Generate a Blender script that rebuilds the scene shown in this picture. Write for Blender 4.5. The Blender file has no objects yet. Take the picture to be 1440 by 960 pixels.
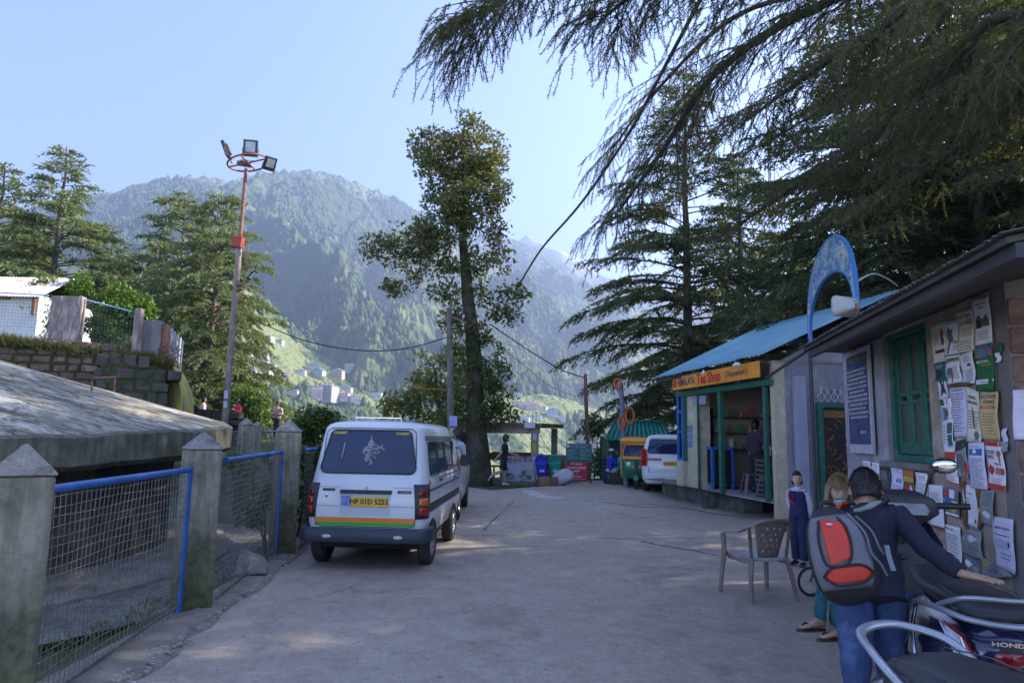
import bpy, bmesh, math, random
import numpy as np
from mathutils import Vector, Matrix, Euler
random.seed(7); RNG = np.random.default_rng(11)
R = math.radians; PI = math.pi
S = bpy.context.scene; COL = S.collection
# ------------------------------------------------------------------ camera
CAM = Vector((0, 0, 1.6)); FPX = 960.0
_p = R(7.83); _r = R(1.07)
F_ = Vector((0, math.cos(_p), math.sin(_p)))
_u0 = Vector((0, -math.sin(_p), math.cos(_p))); _r0 = Vector((1, 0, 0))
RT = _r0*math.cos(_r) + _u0*math.sin(_r); UP = _u0*math.cos(_r) - _r0*math.sin(_r)
cd = bpy.data.cameras.new('camera'); cam = bpy.data.objects.new('camera', cd); COL.objects.link(cam)
M = Matrix((RT, UP, -F_)).transposed().to_4x4(); M.translation = CAM; cam.matrix_world = M
cd.sensor_width = 36; cd.lens = 24; cd.clip_start = .05; cd.clip_end = 20000
S.camera = cam
def ray(px, py): return RT*((px-720)/FPX) + UP*((480-py)/FPX) + F_
def at(px, py, Y):
    d = ray(px, py); return CAM + d*(Y/d.y)
def gnd(px, py, z=0.0):
    d = ray(px, py); return CAM + d*((z-CAM.z)/d.z)
# ------------------------------------------------------------------ naming
def tag(o, label=None, cat=None, group=None, kind=None):
    if label: o['label'] = label
    if cat: o['category'] = cat
    if group: o['group'] = group
    if kind: o['kind'] = kind
    return o
def thing(name, label, cat, loc=(0,0,0), rz=0.0, group=None):
    o = bpy.data.objects.new(name, None); COL.objects.link(o)
    o.location = loc; o.rotation_euler = (0,0,rz); o.empty_display_size = .1
    return tag(o, label, cat, group)
def kids(o): return [c for c in bpy.data.objects if c.parent == o]
def dup(o, loc, rz=None, label=None, parent=None, scale=None, group=None):
    c = o.copy(); COL.objects.link(c)
    if parent is not None: c.parent = parent
    else:
        c.location = loc
        if rz is not None: c.rotation_euler = (0,0,rz)
        if scale is not None: c.scale = (scale,)*3 if not hasattr(scale,'__len__') else scale
        if label: c['label'] = label
        if group: c['group'] = group
    for k in kids(o): dup(k, None, parent=c)
    return c
def setloc(o, loc, rz=0, scale=None):
    o.location = loc; o.rotation_euler = (0,0,rz)
    if scale: o.scale = (scale,)*3
# ------------------------------------------------------------------ mesh builder
def mesh_np(name, verts, faces, mats, parent=None, smooth=False, midx=None):
    verts = np.asarray(verts, dtype=np.float32); faces = np.asarray(faces, dtype=np.int32)
    me = bpy.data.meshes.new(name); n, k = faces.shape
    me.vertices.add(len(verts)); me.vertices.foreach_set('co', verts.ravel())
    me.loops.add(n*k); me.loops.foreach_set('vertex_index', faces.ravel())
    me.polygons.add(n); me.polygons.foreach_set('loop_start', np.arange(0, n*k, k, dtype=np.int32))
    me.polygons.foreach_set('loop_total', np.full(n, k, dtype=np.int32))
    if smooth: me.polygons.foreach_set('use_smooth', np.ones(n, dtype=bool))
    if midx is not None: me.polygons.foreach_set('material_index', np.asarray(midx, dtype=np.int32))
    me.update(calc_edges=True); me.validate()
    for m in (mats if isinstance(mats, (list,tuple)) else [mats]): me.materials.append(m)
    o = bpy.data.objects.new(name, me); COL.objects.link(o)
    if parent: o.parent = parent
    return o
class MB:
    def __init__(s): s.v=[]; s.f=[]; s.m=[]
    def add(s, vs, fs, mi=0):
        b=len(s.v); s.v += [tuple(v) for v in vs]; s.f += [tuple(b+i for i in f) for f in fs]; s.m += [mi]*len(fs); return s
    def box(s, c, d, rz=0, mi=0, rx=0, ry=0):
        x,y,z = d[0]/2,d[1]/2,d[2]/2
        vs=[Vector(q) for q in ((-x,-y,-z),(x,-y,-z),(x,y,-z),(-x,y,-z),(-x,-y,z),(x,-y,z),(x,y,z),(-x,y,z))]
        if rz or rx or ry:
            E=Euler((rx,ry,rz)).to_matrix(); vs=[E@q for q in vs]
        c=Vector(c); return s.add([q+c for q in vs], [(0,3,2,1),(4,5,6,7),(0,1,5,4),(1,2,6,5),(2,3,7,6),(3,0,4,7)], mi)
    def bar(s, p0, p1, w, h, mi=0, up=(0,0,1)):
        p0,p1=Vector(p0),Vector(p1); d=(p1-p0).normalized(); u=Vector(up)
        if abs(d.dot(u))>.98: u=Vector((0,1,0))
        a=d.cross(u).normalized()*w/2; b=a.cross(d).normalized()*h/2
        vs=[p0-a-b,p0+a-b,p0+a+b,p0-a+b,p1-a-b,p1+a-b,p1+a+b,p1-a+b]
        return s.add(vs,[(0,3,2,1),(4,5,6,7),(0,1,5,4),(1,2,6,5),(2,3,7,6),(3,0,4,7)],mi)
    def tube(s, pts, r, seg=8, mi=0, cap=True, sq=1.0, up=(0,0,1)):
        pts=[Vector(p) for p in pts]; n=len(pts)
        rs=r if hasattr(r,'__len__') else [r]*n
        rings=[]; u=Vector(up); prev=None
        for i,p in enumerate(pts):
            d=(pts[min(i+1,n-1)]-pts[max(i-1,0)])
            d = d.normalized() if d.length>1e-9 else Vector((0,0,1))
            if prev is None:
                if abs(d.dot(u))>.95: u=Vector((0,1,0)) if abs(d.y)<.9 else Vector((1,0,0))
                a=d.cross(u).normalized()
            else:
                a=prev-d*prev.dot(d)
                a=a.normalized() if a.length>1e-6 else d.orthogonal().normalized()
            prev=a; b=a.cross(d)
            rings.append([p+(a*math.cos(2*PI*k/seg)+b*math.sin(2*PI*k/seg)*sq)*rs[i] for k in range(seg)])
        return s.loft(rings,mi,cap)
    def loft(s, rings, mi=0, cap=True, closed=True):
        k=len(rings[0]); vs=[v for r_ in rings for v in r_]; fs=[]
        for i in range(len(rings)-1):
            for j in range(k if closed else k-1):
                a=i*k+j; b=i*k+(j+1)%k; fs.append((a,b,b+k,a+k))
        if cap: fs.append(tuple(range(k-1,-1,-1))); fs.append(tuple((len(rings)-1)*k+j for j in range(k)))
        return s.add(vs,fs,mi)
    def lathe(s, prof, c=(0,0,0), seg=16, axis='z', mi=0, cap=True):
        c=Vector(c); rings=[]
        for r_,z in prof:
            ring=[]
            for k in range(seg):
                a=2*PI*k/seg; x,y=r_*math.cos(a),r_*math.sin(a)
                ring.append(c+Vector({'z':(x,y,z),'x':(z,x,y),'y':(y,z,x)}[axis]))
            rings.append(ring)
        return s.loft(rings,mi,cap)
    def prism(s, poly, a, b, axis='y', mi=0):
        def P(u,v,t): return {'y':(u,t,v),'x':(t,u,v),'z':(u,v,t)}[axis]
        n=len(poly); vs=[P(u,v,a) for u,v in poly]+[P(u,v,b) for u,v in poly]
        fs=[tuple(range(n)),tuple(range(2*n-1,n-1,-1))]+[(i,i+n,(i+1)%n+n,(i+1)%n) for i in range(n)]
        return s.add(vs,fs,mi)
    def ell(s, c, r, nu=12, nv=8, mi=0, rot=None):
        c=Vector(c); rr=r if hasattr(r,'__len__') else (r,r,r); vs=[]; fs=[]
        for i in range(nv+1):
            t=PI*i/nv
            for j in range(nu):
                a=2*PI*j/nu; q=Vector((rr[0]*math.sin(t)*math.cos(a),rr[1]*math.sin(t)*math.sin(a),rr[2]*math.cos(t)))
                if rot: q=rot@q
                vs.append(c+q)
        for i in range(nv):
            for j in range(nu):
                a=i*nu+j; b=i*nu+(j+1)%nu
                fs.append((a,a+nu,b+nu,b))
        return s.add(vs,fs,mi)
    def quad(s, a,b,c,d, mi=0): return s.add([a,b,c,d],[(0,1,2,3)],mi)
    def slab(s, pts, th, mi=0):
        """polygon in space given thickness th along its normal"""
        P=[Vector(p) for p in pts]; n=(P[1]-P[0]).cross(P[2]-P[0]).normalized()*th; k=len(P)
        return s.add(P+[p+n for p in P],[tuple(range(k-1,-1,-1)),tuple(range(k,2*k))]+[(i,(i+1)%k,(i+1)%k+k,i+k) for i in range(k)],mi)
    def build(s, name, mats, parent=None, smooth=None, bevel=0, loc=None, seg=2):
        me=bpy.data.meshes.new(name); me.from_pydata(s.v,[],s.f)
        for m in (mats if isinstance(mats,(list,tuple)) else [mats]): me.materials.append(m)
        me.polygons.foreach_set('material_index', s.m)
        bm=bmesh.new(); bm.from_mesh(me); bmesh.ops.remove_doubles(bm,verts=bm.verts,dist=1e-6)
        bmesh.ops.recalc_face_normals(bm,faces=bm.faces); bm.to_mesh(me); bm.free()
        if smooth is not None:
            me.polygons.foreach_set('use_smooth',[True]*len(me.polygons)); me.set_sharp_from_angle(angle=R(smooth))
        me.update(); o=bpy.data.objects.new(name,me); COL.objects.link(o)
        if parent: o.parent=parent
        if loc: o.location=loc
        if bevel:
            b=o.modifiers.new('bevel','BEVEL'); b.width=bevel; b.segments=seg; b.limit_method='ANGLE'; b.angle_limit=R(40); b.harden_normals=False
        return o
def bez(p0,p1,p2,n=8):
    p0,p1,p2=Vector(p0),Vector(p1),Vector(p2)
    return [(p0*(1-t)**2+p1*2*t*(1-t)+p2*t*t) for t in [i/n for i in range(n+1)]]
def crv(pts, n=6):
    P=[Vector(p) for p in pts]; out=[]
    for i in range(len(P)-1):
        a=P[max(i-1,0)]; b=P[i]; c=P[i+1]; d=P[min(i+2,len(P)-1)]
        for k in range(n):
            t=k/n; out.append(.5*((2*b)+(c-a)*t+(2*a-5*b+4*c-d)*t*t+(-a+3*b-3*c+d)*t**3))
    return out+[P[-1]]
# ------------------------------------------------------------------ text
def text(name, s, m, size, mat4, parent=None, depth=.002, align='CENTER', bold=0.0, sx=1.0, tagd=None):
    cu=bpy.data.curves.new(name,'FONT'); cu.body=s; cu.size=size; cu.align_x=align; cu.align_y='CENTER'; cu.extrude=depth/2; cu.offset=bold; cu.resolution_u=2
    o=bpy.data.objects.new(name+'_src',cu); COL.objects.link(o)
    bpy.context.view_layer.update(); dg=bpy.context.evaluated_depsgraph_get()
    me=bpy.data.meshes.new_from_object(o.evaluated_get(dg)); bpy.data.objects.remove(o); bpy.data.curves.remove(cu)
    me.transform(mat4 @ Matrix.Diagonal((sx,1,1,1))); me.materials.clear(); me.materials.append(m); me.name=name
    q=bpy.data.objects.new(name,me); COL.objects.link(q)
    if parent: q.parent=parent
    return q
def frame(o, x, z):
    """matrix: local X->x, local Y->z (text up), origin o"""
    x=Vector(x).normalized(); z=Vector(z); z=(z-x*z.dot(x)).normalized(); n=x.cross(z)
    m=Matrix((x,z,n)).transposed().to_4x4(); m.translation=Vector(o); return m
# ------------------------------------------------------------------ materials
MATS={}
def _nodes(name):
    m=bpy.data.materials.new(name); m.use_nodes=True; nt=m.node_tree
    return m, nt, nt.nodes['Principled BSDF']
def ramp(nt, fac, stops, interp='LINEAR'):
    r_=nt.nodes.new('ShaderNodeValToRGB'); r_.color_ramp.interpolation=interp; e=r_.color_ramp.elements
    while len(e)<len(stops): e.new(.5)
    for k,(p,c) in enumerate(stops):
        e[k].position=p; e[k].color=(*c,1) if len(c)==3 else c
    nt.links.new(fac,r_.inputs['Fac']); return r_.outputs['Color']
def noise_(nt, scale, detail=4, rough=.6, vec=None, dist=0):
    n=nt.nodes.new('ShaderNodeTexNoise'); n.inputs['Scale'].default_value=scale; n.inputs['Detail'].default_value=detail
    n.inputs['Roughness'].default_value=rough; n.inputs['Distortion'].default_value=dist
    if vec is not None: nt.links.new(vec,n.inputs['Vector'])
    return n
def coords(nt, sc=(1,1,1), kind='Object', rot=(0,0,0)):
    t=nt.nodes.new('ShaderNodeTexCoord'); mp=nt.nodes.new('ShaderNodeMapping'); mp.inputs['Scale'].default_value=sc; mp.inputs['Rotation'].default_value=rot
    nt.links.new(t.outputs[kind],mp.inputs['Vector']); return mp.outputs['Vector']
def mix(nt, f, a, b, mode='MIX'):
    n=nt.nodes.new('ShaderNodeMix'); n.data_type='RGBA'; n.blend_type=mode
    def put(sock,v):
        if hasattr(v,'default_value') or hasattr(v,'links'): nt.links.new(v,sock)
        else: sock.default_value=(*v,1) if hasattr(v,'__len__') else v
    put(n.inputs['Factor'],f); put(n.inputs['A'],a); put(n.inputs['B'],b); return n.outputs['Result']
def bump(nt, b, h, strength, dist, prev=None):
    n=nt.nodes.new('ShaderNodeBump'); n.inputs['Strength'].default_value=strength; n.inputs['Distance'].default_value=dist
    nt.links.new(h,n.inputs['Height'])
    if prev: nt.links.new(prev,n.inputs['Normal'])
    nt.links.new(n.outputs['Normal'],b.inputs['Normal']); return n.outputs['Normal']
def pm(name, c, c2=None, sc=4.0, rough=.6, metal=0, bs=0, bsc=None, bd=.01, st=(1,1,1), c3=None, coat=0, spec=None, lo=.35, hi=.65, dist=0, trans=0, emis=None):
    if name in MATS: return MATS[name]
    m,nt,b=_nodes(name); b.inputs['Roughness'].default_value=rough; b.inputs['Metallic'].default_value=metal
    if coat: b.inputs['Coat Weight'].default_value=coat; b.inputs['Coat Roughness'].default_value=.08
    if spec is not None: b.inputs['Specular IOR Level'].default_value=spec
    if trans: b.inputs['Transmission Weight'].default_value=trans
    v=coords(nt,st)
    if c2 is None: c2=tuple(min(1,x*.8) for x in c)
    n=noise_(nt,sc,5,.65,v,dist)
    stops=[(lo,c),(hi,c2)] if c3 is None else [(lo,c),((lo+hi)/2,c2),(hi,c3)]
    nt.links.new(ramp(nt,n.outputs['Fac'],stops),b.inputs['Base Color'])
    if bs:
        n2=noise_(nt,bsc or sc*4,6,.7,v); bump(nt,b,n2.outputs['Fac'],bs,bd)
    if rough<.9:
        n3=noise_(nt,(bsc or sc*3),3,.5,v); mr=nt.nodes.new('ShaderNodeMapRange'); mr.inputs['To Min'].default_value=max(.02,rough*.75); mr.inputs['To Max'].default_value=min(1,rough*1.3)
        nt.links.new(n3.outputs['Fac'],mr.inputs['Value']); nt.links.new(mr.outputs['Result'],b.inputs['Roughness'])
    MATS[name]=m; return m
def glass(name, tint=(.6,.65,.65), rough=.03, dark=.5):
    """dark see-through pane: mix of transparent and glossy"""
    if name in MATS: return MATS[name]
    m,nt,b=_nodes(name); b.inputs['Base Color'].default_value=(*[x*.05 for x in tint],1); b.inputs['Roughness'].default_value=rough; b.inputs['Specular IOR Level'].default_value=.8
    tr=nt.nodes.new('ShaderNodeBsdfTransparent'); tr.inputs['Color'].default_value=(*tint,1)
    mx=nt.nodes.new('ShaderNodeMixShader'); mx.inputs['Fac'].default_value=dark
    nt.links.new(tr.outputs[0],mx.inputs[1]); nt.links.new(b.outputs[0],mx.inputs[2]); nt.links.new(mx.outputs[0],nt.nodes['Material Output'].inputs['Surface'])
    MATS[name]=m; return m
def leafmat(name, c, c2, tl=.35, rough=.55, sc=.8, c3=None):
    if name in MATS: return MATS[name]
    m,nt,b=_nodes(name); b.inputs['Roughness'].default_value=rough; b.inputs['Specular IOR Level'].default_value=.3
    v=coords(nt); n=noise_(nt,sc,3,.7,v)
    geo=nt.nodes.new('ShaderNodeNewGeometry')
    mx_=nt.nodes.new('ShaderNodeMath'); mx_.operation='MULTIPLY_ADD'; mx_.inputs[1].default_value=.45; nt.links.new(geo.outputs['Random Per Island'],mx_.inputs[0]); 
    sub=nt.nodes.new('ShaderNodeMath'); sub.operation='MULTIPLY'; sub.inputs[1].default_value=.6; nt.links.new(n.outputs['Fac'],sub.inputs[0]); nt.links.new(sub.outputs[0],mx_.inputs[2])
    col=ramp(nt,mx_.outputs[0],[(.25,c),(.7,c2)] if c3 is None else [(.2,c),(.55,c2),(.8,c3)])
    nt.links.new(col,b.inputs['Base Color'])
    tr=nt.nodes.new('ShaderNodeBsdfTranslucent'); 
    g=nt.nodes.new('ShaderNodeMix'); g.data_type='RGBA'; g.blend_type='MULTIPLY'; g.inputs['Factor'].default_value=1; g.inputs['B'].default_value=(1.6,1.5,.5,1)
    nt.links.new(col,g.inputs['A']); nt.links.new(g.outputs['Result'],tr.inputs['Color'])
    ms=nt.nodes.new('ShaderNodeMixShader'); ms.inputs['Fac'].default_value=tl
    nt.links.new(b.outputs[0],ms.inputs[1]); nt.links.new(tr.outputs[0],ms.inputs[2]); nt.links.new(ms.outputs[0],nt.nodes['Material Output'].inputs['Surface'])
    MATS[name]=m; return m
# ------------------------------------------------------------------ numpy noise
def _hash(ix,iy,seed):
    h=(ix.astype(np.int64)*374761393+iy.astype(np.int64)*668265263+seed*1442695041)&0x7fffffff
    h=((h^(h>>13))*1274126177)&0x7fffffff; return ((h^(h>>16))&0xffff)/65535.0
def vnoise(x,y,seed=0):
    ix=np.floor(x); iy=np.floor(y); fx=x-ix; fy=y-iy; fx=fx*fx*(3-2*fx); fy=fy*fy*(3-2*fy)
    a=_hash(ix,iy,seed); b=_hash(ix+1,iy,seed); c=_hash(ix,iy+1,seed); d=_hash(ix+1,iy+1,seed)
    return a+(b-a)*fx+(c-a)*fy+(a-b-c+d)*fx*fy
def fbm(x,y,o=5,seed=0,ridge=False,gain=.5):
    t=0; amp=1; n=0
    for k in range(o):
        v=vnoise(x*2**k+k*17.3,y*2**k-k*9.1,seed+k)
        if ridge: v=1-abs(2*v-1)
        t=t+v*amp; n+=amp; amp*=gain
    return t/n
# ================================================================== light, sky, haze
SUN_AZ = R(77); SUN_EL = R(33)       # azimuth measured from +Y towards +X
w=bpy.data.worlds.new('World'); S.world=w; w.use_nodes=True
nt=w.node_tree; bg=nt.nodes['Background']; sky=nt.nodes.new('ShaderNodeTexSky'); sky.sky_type='NISHITA'; sky.sun_disc=False
sky.sun_elevation=SUN_EL; sky.sun_rotation=SUN_AZ; sky.altitude=3500; sky.air_density=1.0; sky.dust_density=1.0; sky.ozone_density=1.2
tint=nt.nodes.new('ShaderNodeMix'); tint.data_type='RGBA'; tint.blend_type='MULTIPLY'; tint.inputs['Factor'].default_value=1; tint.inputs['B'].default_value=(.95,.86,.93,1); nt.links.new(sky.outputs[0],tint.inputs['A']); nt.links.new(tint.outputs['Result'],bg.inputs['Color']); bg.inputs['Strength'].default_value=.14
sl=bpy.data.lights.new('sun','SUN'); sl.energy=5.0; sl.angle=R(.5); sl.color=(1,.93,.82)
so=bpy.data.objects.new('sun',sl); COL.objects.link(so)
SD=Vector((math.sin(SUN_AZ)*math.cos(SUN_EL),math.cos(SUN_AZ)*math.cos(SUN_EL),math.sin(SUN_EL)))
so.rotation_euler=SD.to_track_quat('Z','Y').to_euler(); so.location=(30,20,40)
S.view_settings.view_transform='Standard'; S.view_settings.look='None'; S.view_settings.exposure=1.98; S.view_settings.gamma=1
S.render.resolution_x=1024; S.render.resolution_y=682
S.render.engine='CYCLES'
S.cycles.max_bounces=6; S.cycles.diffuse_bounces=3; S.cycles.glossy_bounces=3; S.cycles.transmission_bounces=4; S.cycles.transparent_max_bounces=8; S.cycles.volume_bounces=0
HAZE=True
if HAZE:
    hb=MB(); hb.box((0,2300,330),(6400,5600,1560))
    hm=bpy.data.materials.new('valley_haze'); hm.use_nodes=True; t_=hm.node_tree; t_.nodes.remove(t_.nodes['Principled BSDF'])
    pv=t_.nodes.new('ShaderNodeVolumePrincipled'); pv.inputs['Color'].default_value=(.52,.66,1,1); pv.inputs['Density'].default_value=.00036; pv.inputs['Anisotropy'].default_value=.4
    t_.links.new(pv.outputs[0],t_.nodes['Material Output'].inputs['Volume'])
    tag(hb.build('haze',hm),kind='stuff',label='pale blue haze filling the valley in front of the mountains')

# ================================================================== far terrain
def sky_el(pts):
    """traced skyline -> (azimuths, elevation tangents)"""
    az=[];el=[]
    for px,py in pts:
        d=ray(px,py); az.append(math.atan2(d.x,d.y)); el.append(d.z/math.hypot(d.x,d.y))
    return np.array(az),np.array(el)
def forest_mat(name, dark, mid, lite, sc=.05, grass=(.16,.2,.06), gl=.6):
    m,nt,b=_nodes(name); b.inputs['Roughness'].default_value=.9; b.inputs['Specular IOR Level'].default_value=.1
    v=coords(nt,kind='Object')
    vo=nt.nodes.new('ShaderNodeTexVoronoi'); vo.inputs['Scale'].default_value=sc*1.6; nt.links.new(v,vo.inputs['Vector'])
    n1=noise_(nt,sc*.12,6,.6,v); n2=noise_(nt,sc*1.2,4,.7,v)
    c=ramp(nt,n2.outputs['Fac'],[(.3,dark),(.5,mid),(.7,lite)])
    g=ramp(nt,n1.outputs['Fac'],[(gl,(0,0,0)),(gl+.08,(1,1,1))])
    col=mix(nt,g,c,grass)
    nt.links.new(col,b.inputs['Base Color'])
    inv=nt.nodes.new('ShaderNodeMath'); inv.operation='SUBTRACT'; inv.inputs[0].default_value=1; nt.links.new(vo.outputs['Distance'],inv.inputs[1])
    p=bump(nt,b,inv.outputs[0],.9,9/ (sc/.05)); bump(nt,b,n2.outputs['Fac'],.6,6,p)
    return m
def range_mesh(name, pts, r0, mat, near, far, na, nr, zfun, a0, a1, rough_amp, seed, label, ridge_wob=.06, grow=0.0):
    azp,elp=sky_el(pts); A=np.linspace(R(a0),R(a1),na); el=np.interp(A,azp,elp)
    T=np.linspace(0,1,nr)                       # 0 = foot (near), .7 = crest, 1 = back
    wob=1+ridge_wob*(fbm(A*6+seed,A*0,4,seed)-.5)*2+grow*A
    G,TT=np.meshgrid(A,T)
    crest=r0*wob[None,:]*np.ones_like(G)
    foot=near*np.ones_like(G); back=crest*far
    rr=np.where(TT<.75, foot+(crest-foot)*(TT/.75), crest+(back-crest)*((TT-.75)/.25))
    hc=CAM.z+el[None,:]*crest
    q=np.clip(TT/.75,0,1); z=zfun(q,hc,G)
    zb=hc-(TT-.75)/.25*hc*.8
    z=np.where(TT<.75,z,zb)
    X=rr*np.sin(G); Y=rr*np.cos(G)
    s_=1/(r0*.16)
    env=np.sin(np.clip(q,0,1)*PI)**.7*(TT<.75)*(1-.75*np.clip((q-.6)/.4,0,1))
    wx=fbm(X*s_*.7,Y*s_*.7,3,seed+40)*1.4
    z=z+env*rough_amp*(fbm(X*s_*1.0+wx,Y*s_*.55+wx,6,seed,ridge=True,gain=.52)-.62)*2
    z=z+(TT<.999)*rough_amp*.03*(fbm(X*s_*14,Y*s_*14,4,seed+9)-.5)*2*3
    V=np.stack([X,Y,z],-1).reshape(-1,3)
    idx=np.arange(na*nr).reshape(nr,na); F=np.stack([idx[:-1,:-1],idx[:-1,1:],idx[1:,1:],idx[1:,:-1]],-1).reshape(-1,4)
    o=mesh_np(name,V,F,mat,smooth=True); tag(o,label,kind='structure'); return o,(X,Y,z)
fm_far=forest_mat('far_forest',(.022,.04,.016),(.045,.07,.025),(.08,.105,.035),.028,(.13,.15,.055),.5)
fm_near=forest_mat('village_slope',(.035,.06,.02),(.07,.10,.03),(.12,.15,.05),.09,(.2,.22,.08),.43)
rock=pm('snow_rock',(.25,.24,.23),(.6,.62,.66),.004,.9,bs=.6,bsc=.02,bd=20,lo=.45,hi=.55)
pl=lambda p:(lambda q,hc,G:-170+(hc+170)*q**p)
main_pts=[(-900,420),(-400,345),(0,305),(100,283),(150,272),(200,257),(250,250),(290,249),(325,256),(345,251),(400,243),(440,239),(470,245),(500,258),(545,274),(580,292),(625,325),(680,365),(740,420),(800,500),(900,560),(2400,560)]
M1,g1=range_mesh('mountain',main_pts,2300,fm_far,700,1.5,900,330,pl(.92),-52,12,250,5,'large forested mountain rising behind the valley village')
right_pts=[(300,560),(480,520),(560,420),(620,350),(660,325),(700,331),(740,341),(770,358),(800,379),(830,398),(860,408),(950,440),(1100,420),(1300,400),(1800,380)]
M2,g2=range_mesh('mountain_spur',right_pts,3000,fm_far,900,1.4,640,220,pl(1.0),-16,42,260,21,'second hazy forested ridge sloping down to the right')
snow_pts=[(500,500),(600,400),(690,352),(715,345),(733,335),(742,329),(752,338),(775,347),(795,352),(812,364),(835,380),(880,400),(1000,430),(1400,500)]
M3,g3=range_mesh('snow_mountain',snow_pts,3700,rock,3200,1.2,300,80,pl(1.1),-14,20,260,33,'pale distant rocky peaks in the gap between the ridges')
spur_pts=[(-900,470),(-300,430),(0,400),(200,390),(330,395),(372,425),(405,460),(430,482),(470,498),(510,512),(560,530),(620,542),(700,544),(780,556),(840,575),(900,580),(1000,585),(1400,590),(2000,590)]
def zsp(q,hc,G): return -190+(hc+190)*(q**1.15)
M4,g4=range_mesh('hill',spur_pts,1050,fm_near,170,1.3,620,260,zsp,-55,45,48,57,'lit lower hillside with terraces and village houses',grow=0)
SPOTS=[(345,498,12,2,0,0),(352,530,9,2,2,1),(372,527,12,2,1,0),(379,520,10,1,0,2),(398,531,9,2,2,0),(418,524,14,1,0,4),(438,522,16,2,1,4),(447,528,12,2,3,4),(472,531,13,3,1,3),(490,526,11,4,0,3),(508,533,10,2,0,0),(455,562,24,5,4,3),(443,560,12,4,2,3),(482,563,9,2,2,2),(498,566,10,2,0,0),(527,560,14,2,0,3),(410,557,12,1,0,0),(462,546,9,2,0,2),(485,549,14,1,3,3),(522,512,14,2,0,1),(540,520,12,2,1,0),(505,497,9,3,2,1),(519,507,10,1,0,0),(536,513,16,1,3,1),(566,522,9,2,0,0),(390,482,9,1,0,1),(372,479,14,1,0,3),(368,505,11,2,2,2),(548,545,9,1,0,0),
 (718,541,14,4,0,3),(708,548,16,2,0,1),(738,572,16,2,2,2),(746,576,12,2,2,2),(728,560,11,2,0,0),(762,577,10,1,0,0),(775,583,12,2,3,4),(752,590,14,1,0,0),(735,597,13,2,2,0),(723,603,10,2,1,1),(700,590,11,2,0,3),(790,590,9,1,0,0)]
HAZ=[(lambda d:(math.atan2(d.x,d.y),d.z/math.hypot(d.x,d.y),w_))(ray(px,py)) for px,py,w_,*_ in SPOTS]
# far wood: small crumpled trees standing on the slopes
def wood(name, grid, n, h0, h1, mat, seed, label, amin, amax, qlo, qhi, dens=.45, wide=.34):
    X,Y,Z=grid; rng=np.random.default_rng(seed); nr,na=X.shape
    i=rng.uniform(qlo*nr*.75,qhi*nr*.75,n*3); j=rng.uniform(0,na-2,n*3)
    i0=i.astype(int); j0=j.astype(int); fi=i-i0; fj=j-j0
    def lerp(A): return (A[i0,j0]*(1-fi)*(1-fj)+A[i0+1,j0]*fi*(1-fj)+A[i0,j0+1]*(1-fi)*fj+A[i0+1,j0+1]*fi*fj)
    x,y,z=lerp(X),lerp(Y),lerp(Z); az=np.degrees(np.arctan2(x,y))
    keep=(az>amin)&(az<amax)&(fbm(x/130,y/130,4,seed)>dens); 
    rr_=np.hypot(x,y); A_=np.arctan2(x,y); E_=(z-CAM.z)/rr_
    for ha,he,hw_ in HAZ: keep&=~((abs(A_-ha)<.0055+hw_*.0004)&(E_>he-.018)&(E_<he+.004)&(rr_<1200))
    x,y,z=x[keep][:n],y[keep][:n],z[keep][:n]; n=len(x)
    h=rng.uniform(h0,h1,n); w_=h*rng.uniform(wide*.7,wide*1.3,n); k=6
    prof=[(0.1,-.15),(1.0,.18),(.78,.42),(.5,.7),(.08,1.0)]
    a=np.arange(k)*2*PI/k
    V=[]
    for (pr,pz) in prof:
        jit=rng.uniform(.65,1.35,(n,k)); rr=w_[:,None]*pr*jit
        V.append(np.stack([x[:,None]+rr*np.cos(a),y[:,None]+rr*np.sin(a),z[:,None]+h[:,None]*(pz+rng.uniform(-.05,.05,(n,k)))],-1))
    V=np.stack(V,1).reshape(-1,3)   # n,5,k
    m_=len(prof); base=(np.arange(n)*m_*k)[:,None]
    fs=[]
    for r_ in range(m_-1):
        for q in range(k): fs.append([r_*k+q,r_*k+(q+1)%k,(r_+1)*k+(q+1)%k,(r_+1)*k+q])
    F=(np.array(fs)[None]+base[:,:,None]).reshape(-1,4)
    o=mesh_np(name,V,F,mat,smooth=False); return tag(o,label,kind='stuff')
wm=leafmat('far_tree_leaf',(.03,.055,.02),(.07,.1,.03),0.0,.9,.02)
wm2=leafmat('near_wood_leaf',(.035,.06,.02),(.09,.12,.035),0.0,.9,.03)
wood('mountain_forest',g1,30000,7,13,wm,3,'dense forest covering the big mountain',-45,8,.1,.97,.5)
wood('spur_forest',g2,10000,8,16,wm,4,'hazy forest on the second ridge',-14,20,.1,.97,.45)
wood('hillside_forest',g4,16000,5,13,wm2,8,'trees scattered over the lower lit hillside',-42,14,.12,1.0,.53,.4)
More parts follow.
